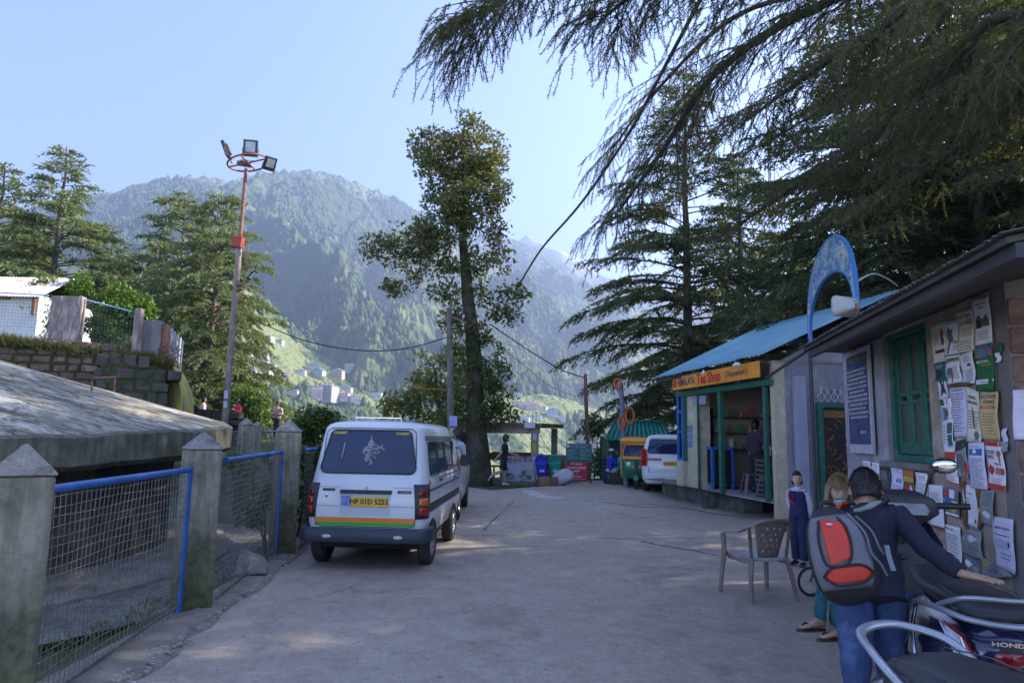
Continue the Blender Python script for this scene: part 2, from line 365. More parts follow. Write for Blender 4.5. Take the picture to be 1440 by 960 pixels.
# ================================================================== near ground
def sstep(a,b,x): t=np.clip((x-a)/(b-a),0,1); return t*t*(3-2*t)
def gz(x,y):
    x=np.asarray(x,dtype=float); y=np.asarray(y,dtype=float)
    z=np.zeros_like(x+y)-.06
    # valley falls away past the end of the yard
    z=z-sstep(27.5,48,y+.25*np.maximum(0,-x-6))*9*(x>-60)-np.maximum(0,y-46)*.42
    # low ground behind the left fence, then the upper terrace
    z=z-.22*sstep(-3.1,-3.6,x)*(y<26)
    up=sstep(0,.8,-(x+.5*y))*sstep(18.25,18.75,y)
    z=z+up*3.75*(1-sstep(30,60,y)*.3)
    rim=sstep(20,24,y)*sstep(-4.6,-6.5,x)*(1-up)*(1-sstep(31,44,y))
    z=z+1.25*rim
    # wooded bank on the right
    z=z+sstep(7.5,30,x-.0*(y-10))*9*(1-.5*sstep(25,60,y))
    z=z+.05*(fbm(x*.8,y*.8,4,3)-.5)*(np.abs(x+.5)>3.0)
    return z
nx,ny=260,240
gx=np.concatenate([np.linspace(-220,-24,40),np.linspace(-23,24,160),np.linspace(25,220,60)]); gy=np.concatenate([np.linspace(-40,0,40),np.linspace(.4,52,150),np.linspace(54,260,50)])
GX,GY=np.meshgrid(gx,gy); GZ=gz(GX,GY); idx=np.arange(GX.size).reshape(GX.shape)
F=np.stack([idx[:-1,:-1],idx[:-1,1:],idx[1:,1:],idx[1:,:-1]],-1).reshape(-1,4)
m_soil=pm('soil_and_grass',(.07,.065,.04),(.05,.075,.025),1.3,.95,bs=.8,bsc=9,bd=.05,c3=(.11,.09,.06))
tag(mesh_np('ground',np.stack([GX,GY,GZ],-1).reshape(-1,3),F,m_soil,smooth=True),'soil and grass ground around the yard',kind='structure')
# concrete road
def road_mat():
    m,nt,b=_nodes('worn_concrete_road'); v=coords(nt)
    n1=noise_(nt,.35,6,.6,v,.4); n2=noise_(nt,3.2,6,.7,v); n3=noise_(nt,70,3,.7,v); n4=noise_(nt,.16,3,.5,coords(nt,(1,.35,1)))
    c=ramp(nt,n1.outputs['Fac'],[(.3,(.40,.32,.245)),(.5,(.5,.405,.315)),(.7,(.6,.49,.385))])
    c=mix(nt,.45,c,ramp(nt,n2.outputs['Fac'],[(.32,(.29,.235,.19)),(.68,(.62,.51,.41))]),'MIX')
    c=mix(nt,.6,c,ramp(nt,n3.outputs['Fac'],[(.35,(.4,.4,.4)),(.62,(1,1,1))]),'MULTIPLY'); n5=noise_(nt,14,5,.75,v,.3); c=mix(nt,.35,c,ramp(nt,n5.outputs['Fac'],[(.40,(.5,.5,.5)),(.55,(1,1,1))]),'MULTIPLY'); n6=noise_(nt,.9,6,.7,v,1.5); c=mix(nt,.35,c,ramp(nt,n6.outputs['Fac'],[(.36,(.45,.44,.43)),(.44,(1,1,1))]),'MULTIPLY')
    c=mix(nt,.5,c,ramp(nt,n4.outputs['Fac'],[(.4,(.72,.72,.73)),(.6,(1,1,1))]),'MULTIPLY')
    vo=nt.nodes.new('ShaderNodeTexVoronoi'); vo.inputs['Scale'].default_value=3.1; nt.links.new(v,vo.inputs['Vector'])
    sp=ramp(nt,vo.outputs['Distance'],[(.035,(.35,.35,.35)),(.06,(1,1,1))]); c=mix(nt,.8,c,sp,'MULTIPLY')
    nt.links.new(c,b.inputs['Base Color']); b.inputs['Roughness'].default_value=.8
    p=bump(nt,b,n3.outputs['Fac'],.5,.006); bump(nt,b,n2.outputs['Fac'],.5,.02,p); return m
m_road=road_mat()
edgeL=[(-3.2,-8),(-2.45,3.0),(-2.52,4.4),(-2.62,6.3),(-2.75,9.2),(-3.2,12),(-4.2,16),(-5.2,20),(-4.6,22.2),(-2.6,22.7)]
pr=[gnd(x,y) for x,y in ((600,655),(640,668),(655,684),(690,689),(730,686),(780,682),(830,676),(870,672),(930,664),(990,660))]
edge=[(x,y) for x,y in edgeL[:-2]]+[(p.x,p.y) for p in pr]+[(16,30),(16,16),(9,14),(7,9),(7,-8)]
mb=MB(); bm=bmesh.new(); vs=[bm.verts.new((x,y,0)) for x,y in edge]; f=bm.faces.new(vs)
me=bpy.data.meshes.new('road'); 
r=bmesh.ops.extrude_face_region(bm,geom=[f]); bmesh.ops.translate(bm,verts=[v for v in r['geom'] if isinstance(v,bmesh.types.BMVert)],vec=(0,0,-.3))
bmesh.ops.recalc_face_normals(bm,faces=bm.faces); bm.to_mesh(me); bm.free(); me.materials.append(m_road)
ro=bpy.data.objects.new('road',me); COL.objects.link(ro); tag(ro,'grey worn concrete road across the yard',kind='structure')
# cracks, joints and pale smears
m_crack=pm('crack_dark',(.06,.058,.055),(.1,.095,.09),5,.9)
m_smear=pm('pale_smear',(.5,.49,.47),(.3,.29,.28),3,.9,lo=.45,hi=.62)  # paler mottled tone for the road patches
def strip(px, w, name, mat, z=.004):
    P=[gnd(x,y,z) for x,y in px]; P=crv(P,6); mbs=MB(); L=[];Rr=[]
    for i,p in enumerate(P):
        d=(P[min(i+1,len(P)-1)]-P[max(i-1,0)]).normalized(); n=Vector((-d.y,d.x,0)); ww=w*random.uniform(.5,1.4)*(.3 if i in(0,len(P)-1) else 1)
        j=n*random.uniform(-1,1)*w*.6
        L.append(p+n*ww/2+j); Rr.append(p-n*ww/2+j)
    for i in range(len(P)-1): mbs.quad(L[i],L[i+1],Rr[i+1],Rr[i])
    return tag(mbs.build(name,mat),kind='structure')
strip([(690,752),(800,755),(900,757),(1000,756),(1070,757)],.02,'road_joint',m_crack)
strip([(645,752),(700,752)],.018,'road_joint',m_crack)
strip([(680,746),(700,725),(725,702)],.03,'road_joint',m_crack)
strip([(900,760),(930,766),(960,771),(1015,781)],.05,'road_crack',m_crack)
strip([(850,705),(900,712),(950,712),(1005,722),(1060,728)],.09,'road_crack',m_crack)
strip([(880,708),(930,709),(985,712)],.05,'road_crack',m_crack)
strip([(400,845),(460,835),(520,815)],.006,'road_crack',m_crack)
def smear(pts,name,mat,z=.005):
    P=[gnd(x,y,z) for x,y in pts]; C=sum(P,Vector())/len(P); Q=crv(P+[P[0]],4)[:-1]; mbs=MB()
    Q=[C+(q-C)*random.uniform(.88,1.1) for q in Q]; mbs.add([C]+Q,[(0,i+1,(i+1)%len(Q)+1) for i in range(len(Q))])
    return tag(mbs.build(name,mat),kind='structure')
smear([(735,690),(750,689),(765,695),(785,698),(795,701),(770,701),(745,697)],'road_patch',m_smear)
strip([(760,699),(800,701),(830,702),(865,706)],.16,'road_patch',m_smear,.006)
# dirt verge with pebbles along the left fence
m_verge=pm('dirt_verge',(.2,.165,.125),(.3,.25,.2),6,.95,bs=1,bsc=40,bd=.02)
vb=MB(); A_=[(-2.95,2.4),(-2.9,6.3),(-3.05,9.3),(-3.5,13)]; B_=[(-2.2,2.4),(-2.33,4.2),(-2.5,6.3),(-2.72,9.3),(-3.2,12.6)]
A=crv([(x,y,.03) for x,y in A_],8); B=crv([(x,y,.012) for x,y in B_],6)
n=24
def samp(P,t):
    f=t*(len(P)-1); i=min(int(f),len(P)-2); return P[i].lerp(P[i+1],f-i)
rings=[]
for i in range(n+1):
    a=samp(A,i/n); b=samp(B,i/n); b=b+Vector((random.uniform(-.06,.06),0,0)); rings.append([a,a.lerp(b,.4)+Vector((0,0,.03)),a.lerp(b,.8)+Vector((0,0,.018)),b+Vector((0,0,-.008))])
vb.loft(rings,cap=False,closed=False); tag(vb.build('verge',m_verge,smooth=60),kind='structure')
gb=MB()
for k in range(900):
    t=random.random()**1.6; a=samp(A,t); b=samp(B,t); p=a.lerp(b,random.uniform(.3,1.12)); s_=random.uniform(.006,.022)
    gb.ell((p.x,p.y,.03+s_*.2),(s_*random.uniform(.8,1.5),s_,s_*.6),5,3)
for k in range(160):
    p=(random.uniform(-2.2,4.5),random.uniform(2.5,16)); s_=random.uniform(.004,.011); gb.ell((p[0],p[1],s_*.4),(s_*1.3,s_,s_*.6),5,3)
rl=np.random.default_rng(12); nL=170; Pl=np.stack([rl.uniform(-2.4,4.8,nL),rl.uniform(2.6,21,nL)**1.0,np.full(nL,.010)],-1); ang=rl.uniform(0,6.28,nL); sz=rl.uniform(.018,.045,nL)
Vl=[];
for p_,a_,s_ in zip(Pl,ang,sz):
    d_=np.array([math.cos(a_),math.sin(a_),.15]); e_=np.array([-math.sin(a_),math.cos(a_),.1]); Vl+=[p_,p_+d_*s_*.5+e_*s_*.3,p_+d_*s_,p_+d_*s_*.5-e_*s_*.3]
tag(mesh_np('fallen_leaves',np.array(Vl),np.arange(len(Vl)).reshape(-1,4),pm('dry_leaf',(.12,.07,.03),(.2,.14,.06),3,.8)),'dry fallen leaves scattered on the road',kind='stuff')
tag(gb.build('gravel',pm('pebble',(.22,.2,.18),(.38,.36,.33),9,.9)),'loose grey pebbles along the fence verge',kind='stuff')
# ================================================================== trees
m_bark=pm('deodar_bark',(.05,.04,.032),(.1,.082,.065),3,.95,bs=1,bsc=18,bd=.05,st=(1,1,.25))
m_barkwarm=pm('reddish_bark',(.14,.085,.06),(.22,.15,.11),3,.95,bs=1,bsc=14,bd=.05,st=(1,1,.3))  # redder, lighter bark for one cedar trunk
m_need=leafmat('deodar_needles_sunlit',(.07,.10,.045),(.14,.18,.085),.33,.6,.5,(.22,.25,.12))  # needle colour raised so the left cedars look sunlit
m_needdark=leafmat('deodar_needles_dark',(.045,.062,.035),(.085,.11,.055),.38,.6,.5,(.15,.17,.085))  # darker needle copy for the backlit cedars on the right
def blades(P, D, L, W, rng, per, spread=.9, droop=.0):
    """P base points (n,3), D axis directions, makes per triangles at every point"""
    n=len(P); P=np.repeat(P,per,0); D=np.repeat(D,per,0)
    rnd=rng.normal(size=(n*per,3)); rnd/=np.linalg.norm(rnd,axis=1)[:,None]
    d=D+rnd*spread; d[:,2]-=droop; d/=np.linalg.norm(d,axis=1)[:,None]
    s=np.cross(d,rng.normal(size=(n*per,3))); s/=np.linalg.norm(s,axis=1)[:,None]+1e-9
    l=(L*rng.uniform(.6,1.25,n*per))[:,None]; w=(W*rng.uniform(.7,1.3,n*per))[:,None]
    a=P-s*w*.5; b=P+s*w*.5; c=P+d*l
    V=np.stack([a,b,c],1).reshape(-1,3); F=np.arange(len(V)).reshape(-1,3); return V,F
def deodar(name,label,H,Rm,seed,z0=.12,dens=1.0,mat=None,bark=None,shape=.75,lean=0,sparse=0,blade=(.2,.06),per=2):
    rng=np.random.default_rng(seed); rnd=random.Random(seed)
    root=thing(name,label,'tree',group='deodar trees'); tb=MB(); bb=MB()
    n=12; off=[(rnd.uniform(-1,1)*.004*H*i/n,rnd.uniform(-1,1)*.004*H*i/n) for i in range(n+1)]
    r0=H*.0115+.05
    trunk=[Vector((off[i][0]+lean*i/n*H,off[i][1],H*i/n-.3*(i==0))) for i in range(n+1)]
    tb.tube(trunk,[r0*(1.25 if i==0 else (1-i/n)**.8)+.015 for i in range(n+1)],9)
    def tr(z): f=max(0,min(n-1e-4,z/H*n)); i=int(f); return trunk[i].lerp(trunk[i+1],f-i)
    PP=[];DD=[]; z=H*z0; az=rnd.uniform(0,6.28)
    while z<H*.985:
        q=(z/H-z0)/(1-z0); Lb=Rm*((1-q)**shape)*(.55+.45*min(1,q*5+.3)); Lb=max(Lb,.25)
        nb=rnd.choice((4,5,5,6))
        for _ in range(nb):
            az+=2.4+rnd.uniform(-.5,.5)
            if rnd.random()<sparse: continue
            L=Lb*rnd.uniform(.6,1.18); b=tr(z+rnd.uniform(-.15,.15)); rise=rnd.uniform(.02,.22)+.35*q
            pts=[]; m=8
            for i in range(m+1):
                t=i/m; a=az+.12*math.sin(t*3+seed)
                pts.append(b+Vector((math.cos(a)*L*t,math.sin(a)*L*t,L*(rise*t-.30*t**2.4*(1-.4*q)))))
            bb.tube(pts,[max(.007,(.008+.010*L)*(1-i/m*.92)) for i in range(m+1)],4)
            # side twigs in a flat fan
            nt_=max(7,int(L*10*dens))
            for k in range(nt_):
                t=rnd.uniform(.16,1)**.8; f=t*m; i=min(int(f),m-1); p=pts[i].lerp(pts[i+1],f-i); d=(pts[i+1]-pts[i]).normalized()
                side=1 if k%2 else -1; ang=side*rnd.uniform(.5,1.1); dh=Vector((d.x*math.cos(ang)-d.y*math.sin(ang),d.x*math.sin(ang)+d.y*math.cos(ang),d.z))
                tl=(.34+.5*L*.33*(1-abs(t-.55)))*rnd.uniform(.6,1.25)
                ns=max(3,int(tl/.085)); 
                tt=np.linspace(.08,1,ns)[:,None]
                base=np.array(p)+np.array(dh)*tl*tt; base[:,2]+= (-.30*tl*tt[:,0]**1.8)
                base+=rng.normal(size=base.shape)*.025
                PP.append(base); dd=np.tile(np.array(dh),(ns,1)); dd[:,2]-=.25*tt[:,0]; DD.append(dd)
        z+=H*.0185*rnd.uniform(.7,1.4)+.06
    P=np.concatenate(PP);D=np.concatenate(DD)
    V,F=blades(P,D,np.full(len(P)*per,blade[0]),np.full(len(P)*per,blade[1]),rng,per,.75,.1)
    mesh_np('foliage',V,F,mat or m_need,root); tb.build('trunk',bark or m_bark,root,smooth=60); bb.build('branches',m_bark,root)
    return root
def zground(x,y): return float(gz(np.array([x]),np.array([y]))[0])
dA=deodar('deodar_tree','tall layered green cedar behind the upper garden wall, second from the left edge',15.5,5.2,1,.1,dens=1.35)
dB=deodar('deodar_tree','bushy cedar with a reddish bare trunk beside the floodlight mast',14.0,5.0,2,.22,dens=1.35,bark=m_barkwarm,shape=.62)
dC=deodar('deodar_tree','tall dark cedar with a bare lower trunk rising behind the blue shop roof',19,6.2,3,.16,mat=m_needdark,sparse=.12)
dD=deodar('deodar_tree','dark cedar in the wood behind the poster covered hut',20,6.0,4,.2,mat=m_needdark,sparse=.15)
p=at(95,206,37); zb=zground(p.x,37)-.4; setloc(dA,(p.x,37,zb),.3,(p.z-zb)/15.5)
for (px,Y,top,src,lab,rz) in [(8,38,228,dA,'slim cedar at the very left edge of the view',1.2),
        (262,40,272,dB,'cedar with the left of the twin tips behind the floodlight mast',2.2),
        (160,43,330,dA,'low cedar filling the gap right of the tall cedar',4.0),
        (40,45,300,dB,'cedar behind the white shed on the upper terrace',.4),
        (205,46,372,dA,'short cedar between the two big cedar clumps',5.1)]:
    p=at(px,top,Y); zb=zground(p.x,Y)-.4; H=15.5 if src is dA else 14.0; s_=(p.z-zb)/H
    dup(src,(p.x,Y,zb),rz,lab,scale=(s_*(.95 if src is dA else .78),)*2+(s_,))
p=at(301,270,35); zb=zground(at(275,560,35).x,35)-.4; setloc(dB,(at(290,560,35).x,35,zb),0.7,(p.z-zb)/14.0); dB.scale.x*=.76; dB.scale.y*=.76
setloc(dC,(at(967,470,29).x,29,zground(at(967,470,29).x,29)-.3),.5,.98)
setloc(dD,(at(1215,400,25).x,25,zground(13,25)-.3),1.5)
right=[(1045,36,dC,1.05,2.0,'dark cedar trunk between the tall cedar and the arch sign'),
       (1120,42,dD,1.1,4.2,'far dark cedar seen over the middle of the blue roof'),
       (1300,20,dC,.95,3.3,'dark cedar trunk directly above the poster hut roof'),
       (1400,25,dD,1.0,5.3,'dark cedar at the right edge above the brick corner'),
       (1395,17.5,dC,.9,.9,'nearest of the cedar trunks standing above the brick corner'),
       (1500,31,dC,1.1,2.9,'cedar half hidden past the right edge of the hut roof'),
       (1180,52,dC,1.15,1.1,'distant cedar in the wood, behind the arch sign'),
       (1010,56,dD,1.0,3.9,'distant cedar left of the arch sign, high on the bank'),
       (1340,46,dC,1.1,.2,'distant cedar high on the bank above the hut roof'),
       (1560,22,dD,.95,2.2,'cedar just outside the right edge shading the hut'),
       (880,50,dA,.62,3.0,'small cedar behind the green roofed hut'),
       (842,44,dA,.40,1.7,'young cedar beside the rusty pole at the edge of the valley'),
       (925,40,dD,.60,.9,'low dark cedar right behind the green roofed hut')]
for px,Y,src,sc,rz,lab in right:
    x=at(px,500,Y).x; dup(src,(x,Y,zground(x,Y)-.4),rz,lab,scale=sc)
for k,(x,y,src,sc,lab) in enumerate([(15.5,9,dC,1.0,'cedar beside the hut shading the near yard, far right'),(20,14,dD,.9,'second cedar off to the right, behind the hut'),
        (26,8,dC,.85,'cedar off to the right, high on the bank'),
        (24,26,dD,1.1,'cedar off to the right, upslope of the tea shop')]):
    dup(src,(x,y,zground(x,y)-.4),k*1.3,lab,scale=sc)
# ---- near overhanging cedar: limbs sweep over the yard from the upper right
m_twig=pm('twig_brown',(.06,.05,.04),(.1,.085,.07),8,.9)
m_hang=leafmat('hanging_needles',(.055,.065,.035),(.11,.12,.06),.45,.55,.9,(.17,.17,.08))
def overhang():
    rng=np.random.default_rng(5); rnd=random.Random(5)
    root=thing('deodar_tree','huge overhanging cedar whose drooping branches fill the upper right','tree',group='deodar trees')
    T=Vector((11.0,9.5,0)); tb=MB()
    tb.tube([T+Vector((0,0,z)) for z in (0,4,9,15,22)],[.5,.42,.36,.26,.05],12); tb.build('trunk',m_bark,root,smooth=60)
    lb=MB(); PP=[];DD=[]
    tw=MB()
    def twig(p,d,L,hang):
        """a hanging twig with needle rosettes"""
        ns=max(4,int(L/.026)); tt=np.linspace(0.04,1,ns); dd=np.array(d)
        cur=np.array(p)[None]+dd[None]*L*(tt-.35*hang*tt**2)[:,None]; cur[:,2]-=hang*L*tt**1.5*.85
        ph=rnd.uniform(0,6); cur[:,0]+=.03*L*np.sin(tt*5+ph); cur[:,1]+=.03*L*np.cos(tt*4+ph)
        PP.append(cur); g=np.gradient(cur,axis=0); g/=np.linalg.norm(g,axis=1)[:,None]+1e-9; DD.append(g)
        st=max(1,ns//5); tw.tube([Vector(c) for c in cur[::st]]+[Vector(cur[-1])],.0035,3,cap=False)
    def second(p,d,L):
        m=6; pts=[p+d*L*i/m+Vector((0,0,-.22*L*(i/m)**1.8)) for i in range(m+1)]
        lb.tube(pts,[max(.004,.007*L*(1-i/m)+.004) for i in range(m+1)],4,cap=False)
        k=int(L/.075)
        for j in range(k):
            t=(j+rnd.random())/k; f=t*m; i=min(int(f),m-1); q=pts[i].lerp(pts[i+1],f-i); dir_=(pts[i+1]-pts[i]).normalized()
            ang=(1 if j%2 else -1)*rnd.uniform(.4,1.2); dh=Vector((dir_.x*math.cos(ang)-dir_.y*math.sin(ang),dir_.x*math.sin(ang)+dir_.y*math.cos(ang),dir_.z))
            twig(q,(dh+Vector((rnd.uniform(-.4,.4),rnd.uniform(-.4,.4),0))).normalized(),rnd.uniform(.15,.55)*(1.1-.3*t),rnd.uniform(.1,.8))
        twig(pts[-1],(pts[-1]-pts[-2]).normalized(),.4,.6)
    def limb(keys,r0,dens=1.0,sl=1.0,start=.12):
        r0*=.62
        P=crv([Vector(k) for k in keys],6); n=len(P); lb.tube(P,[r0*(1-i/n)**.9+.012 for i in range(n)],7,cap=False)
        total=sum((P[i+1]-P[i]).length for i in range(n-1)); acc=0
        nb=int(total*5.0*dens)
        for j in range(nb):
            t=start+(1-start)*(j+rnd.random())/nb; f=t*(n-1); i=min(int(f),n-2); p=P[i].lerp(P[i+1],f-i); d=(P[i+1]-P[i]).normalized()
            ang=(1 if j%2 else -1)*rnd.uniform(.45,1.15); dh=Vector((d.x*math.cos(ang)-d.y*math.sin(ang),d.x*math.sin(ang)+d.y*math.cos(ang),d.z*.6+rnd.uniform(-.15,.1))).normalized()
            second(p,dh,sl*rnd.uniform(.6,1.5)*(1.25-.75*t))
        second(P[-1],(P[-1]-P[-3]).normalized(),.7)
    A=lambda x,y,Y:at(x,y,Y)
    limb([(11,9.5,8.2),A(1330,-40,8.6),A(1150,10,8.8),A(1010,100,9.2),A(930,215,9.8),A(868,300,10.4)],.14,1.0,1.25)
    limb([(11,9.5,10.5),A(1200,-160,8.2),A(960,-110,7.8),A(800,-55,7.6),A(700,5,7.5),A(655,30,7.5)],.12,1.25,1.0)
    limb([(11,9.5,9.8),A(1250,-120,7.6),A(1060,-70,7.4),A(920,-25,7.6),A(850,25,8.0)],.10,1.2,1.0)
    limb([(11,9.5,7.4),A(1440,20,8.0),A(1340,95,8.6),A(1230,190,9.3),A(1120,260,10.2),A(1020,330,11)],.13,.9,1.2)
    limb([(11,9.5,6.5),A(1500,70,8.5),A(1420,150,9.5),A(1310,235,11),A(1210,300,12.5)],.11,.8,1.2)
    limb([(11,9.5,9.0),A(1380,-30,7.0),A(1240,40,7.0),A(1130,110,7.4),A(1050,170,8.0)],.09,.9,.9)
    limb([(11,9.5,8.6),A(1420,-60,9.5),A(1200,-20,11),A(1040,20,12),A(930,120,13),A(860,210,13.5)],.12,.9,1.3)
    limb([(11,9.5,7.8),A(1560,-20,6.8),A(1440,60,6.6),A(1350,120,7.0)],.08,.9,.9)
    limb([(11,9.5,8.8),A(1420,-90,10.5),A(1300,60,12),A(1180,140,13),A(1060,210,14.5)],.12,.8,1.4)
    lb.build('limb',m_bark,root,smooth=60); tw.build('twigs',m_twig,root)
    P=np.concatenate(PP);D=np.concatenate(DD); per=5
    V,F=blades(P,D,np.full(len(P)*per,.05),np.full(len(P)*per,.009),rng,per,1.0,.0)
    mesh_np('foliage',V,F,m_hang,root); print('overhang tris',len(F))
overhang()
# ---- broadleaf tree in the middle, built from traced crown clumps
def leaves(C,rad,n,size,rng,flat=.8):
    """clouds of folded leaves round centres"""
    P=[];
    for c,r_ in zip(C,rad):
        q=rng.normal(size=(n,3)); q/=np.linalg.norm(q,axis=1)[:,None]; q*=(rng.uniform(.15,1,n)**.5)[:,None]*r_; q[:,2]*=flat; P.append(q+np.array(c))
    P=np.concatenate(P); m=len(P); d=rng.normal(size=(m,3)); d[:,2]-=.3; d/=np.linalg.norm(d,axis=1)[:,None]
    s=np.cross(d,rng.normal(size=(m,3))); s/=np.linalg.norm(s,axis=1)[:,None]; l=(size*rng.uniform(.6,1.3,m))[:,None]; w=l*.24
    a=P;b=P+d*l*.5+s*w;c=P+d*l;e=P+d*l*.5-s*w
    V=np.stack([a,b,c,e],1).reshape(-1,3); return V,np.arange(len(V)).reshape(-1,4)
def blobtree(root,trunkpts,trunkr,blobs,mat,bark,seed,spacing=.55,nl=60,size=.17,cr=.42,twr=.02):
    rng=np.random.default_rng(seed); tb=MB(); tb.tube(trunkpts,trunkr,10)
    nodes=[(Vector(p),r_) for p,r_ in zip(crv(trunkpts,4),np.interp(np.linspace(0,1,len(trunkpts)*4-3),np.linspace(0,1,len(trunkr)),trunkr))]
    C=[]
    for (c,r_) in blobs:
        k=max(3,int((r_[0]*r_[1]*r_[2])/(spacing**3)*1.0))
        for _ in range(k):
            q=Vector(rng.normal(size=3)); q.normalize(); q*=rng.uniform(.2,1)**.4; C.append(Vector((c[0]+q.x*r_[0],c[1]+q.y*r_[1],c[2]+q.z*r_[2])))
    root0=Vector(trunkpts[len(trunkpts)//2]); C.sort(key=lambda c:(min((c-n[0]).length for n in nodes)))
    for c in C:
        best=min(nodes,key=lambda n:(c-n[0]).length*(1.0 if n[0].z<c.z+.3 else 1.5)); b,rb=best
        L=(c-b).length; mid=b.lerp(c,.5)+Vector((rng.normal()*.1*L,rng.normal()*.1*L,-.08*L)); r1=min(rb*.6,twr+.012*L)
        pts=bez(b,mid,c,4); tb.tube(pts,[r1*(1-i/5)+.006 for i in range(5)],5,cap=False)
        for i in (2,3,4): nodes.append((pts[i],r1*(1-i/6)))
    tb.build('trunk',bark,root,smooth=60)
    rad=rng.uniform(.7,1.25,len(C))*cr
    V,F=leaves(C,rad,nl,size,rng); mesh_np('foliage',V,F,mat,root); print(root.name,'clusters',len(C),'leaves',len(F))
m_oak=leafmat('oak_leaves',(.06,.075,.025),(.12,.135,.05),.38,.5,.45,(.2,.2,.09))
m_green=leafmat('bright_leaves',(.035,.07,.015),(.08,.14,.03),.4,.5,.6,(.15,.2,.05))
m_mossbark=pm('mossy_bark',(.05,.04,.03),(.05,.055,.022),2.2,.95,bs=1,bsc=14,bd=.08,c3=(.12,.1,.08))
YT=22.9
def blobs_px(L,Y,dy=1.0):
    out=[]
    for (x,y,rx,ry) in L:
        c=at(x,y,Y); k=Y/960; out.append(((c.x,Y+random.uniform(-.4,.4)*dy,c.z),(rx*k,min(rx,ry)*k*dy,ry*k)))
    return out
rt=thing('oak_tree','tall brown leaved oak with a mossy trunk standing in front of the mountain','tree')
tp=[at(x,y,YT) for x,y in ((675,690),(673,640),(668,580),(668,520),(664,470),(658,420),(655,380),(650,330),(652,280),(650,220),(652,180))]
tp[0]=Vector((tp[0].x,YT,-.3))
blobtree(rt,tp,[.46,.38,.30,.27,.24,.21,.18,.13,.09,.06,.03],
 blobs_px([(655,180,36,26),(612,205,34,32),(680,215,32,38),(645,235,50,36),(605,245,26,24),(690,275,24,34),(622,285,34,28),(660,290,40,36),(610,320,26,24),(690,325,22,20),(630,335,46,28),(565,335,32,22),(535,355,22,20),(575,370,36,20),(545,395,26,18),(610,365,30,22),(690,360,26,22),(640,385,24,14),(700,415,26,18),(730,408,12,10),(620,415,14,10),(690,400,14,24),(712,440,20,12),(640,430,22,16),(690,455,26,16),(628,455,16,14),(650,405,26,14),(675,380,24,18)],YT,1.0),
 m_oak,m_mossbark,3,.27,60,.165,.40)
rt2=thing('ivy','dark green creeper and shoots growing up the oak trunk','creeper')
for nm,bl,mt,nl in (('foliage',[(640,470,16,30),(690,505,20,26),(650,505,24,24),(700,530,14,18),(640,540,22,22),(672,480,18,12),(655,560,30,24),(690,560,22,22),(640,590,22,14),(668,595,26,14),(700,580,12,14)],m_needdark,70),):
    B=blobs_px(bl,YT-.3,1.0); C=[];rng=np.random.default_rng(4)
    for c,r_ in B:
        for _ in range(6):
            q=rng.normal(size=3); q/=np.linalg.norm(q)*1.2; C.append((c[0]+q[0]*r_[0],c[1]+q[1]*r_[1]*.8,c[2]+q[2]*r_[2]))
    V,F=leaves(C,np.full(len(C),.3),90,.12,rng); mesh_np('foliage',V,F,leafmat('ivy_leaves',(.04,.06,.02),(.08,.11,.03),.35,.5,.9,(.14,.17,.05)),rt2)
for (a,b,c) in (((666,500),(690,505),(705,525)),((666,520),(645,500),(636,470)),((668,590),(650,575),(640,555)),((668,585),(690,575),(698,560))):
    tb=MB(); tb.tube(bez(at(*a,YT-.1),at(*b,YT-.3),at(*c,YT-.3),5),[.05,.04,.03,.025,.02,.012],5); tb.build('stem',m_mossbark,rt2,smooth=60)
# loose green tree behind the van
YB=27.0
rb=thing('walnut_tree','loose light green tree behind the concrete pole and the white van','tree')
blobtree(rb,[Vector((at(628,600,YB).x,YB,-2.5)),at(625,600,YB),at(615,560,YB),at(612,520,YB)],[.16,.12,.09,.05],
 blobs_px([(600,520,30,26),(575,560,40,28),(640,540,40,40),(615,575,46,26),(560,590,36,18),(700,560,26,34),(630,490,22,26),(655,585,40,20),(590,545,26,20),(545,575,22,20),(715,590,20,12)],YB,1.3),leafmat('walnut_leaves',(.07,.09,.03),(.14,.16,.05),.5,.5,.6,(.24,.24,.09)),m_bark,9,.42,60,.19,.5)
# bushes
def bush(label,px,Y,mat,seed,size=.1,nl=60,cr=.25,name='bush',dens=14):
    r_=thing(name,label,'bush'); B=blobs_px(px,Y,1.0); rng=np.random.default_rng(seed); C=[]
    for c,rr in B:
        for _ in range(dens):
            q=rng.normal(size=3); q/=np.linalg.norm(q); q*=rng.uniform(.3,1)**.5; C.append((c[0]+q[0]*rr[0],c[1]+q[1]*rr[1],c[2]+q[2]*rr[2]))
    V,F=leaves(C,np.full(len(C),cr),nl,size,rng); mesh_np('foliage',V,F,mat,r_)
    c0=B[0][0]; zb=zground(c0[0],c0[1])-.1
    for k in range(3):
        t_=C[(k*7)%len(C)]; sb=MB(); sb.tube(bez((c0[0]+rng.normal()*.05,c0[1],zb),(c0[0],c0[1],(zb+t_[2])/2),t_,4),[.025,.02,.015,.01,.006],5); sb.build('stem',m_bark,r_)
    return r_
bush('leafy dark green bush between the third fence pillar and the white van',[(440,600,30,18),(445,640,34,28),(450,680,26,30),(420,600,12,12),(450,720,18,26),(462,590,14,10)],10.8,leafmat('bush_leaves',(.02,.045,.012),(.05,.09,.02),.3,.45,.9,(.11,.17,.04)),3,.085,80,.2)
bush('small leafy shoots poking through the wire mesh beside the third pillar',[(380,690,12,20),(366,720,8,14),(385,655,8,14)],9.6,leafmat('bush_leaves',(.02,.045,.012),(.05,.09,.02)),5,.07,40,.14,dens=9)
bush('weeds growing at the foot of the round tank',[(352,655,16,10),(335,650,8,6),(378,640,12,8)],13.0,m_green,6,.09,40,.16,dens=8)
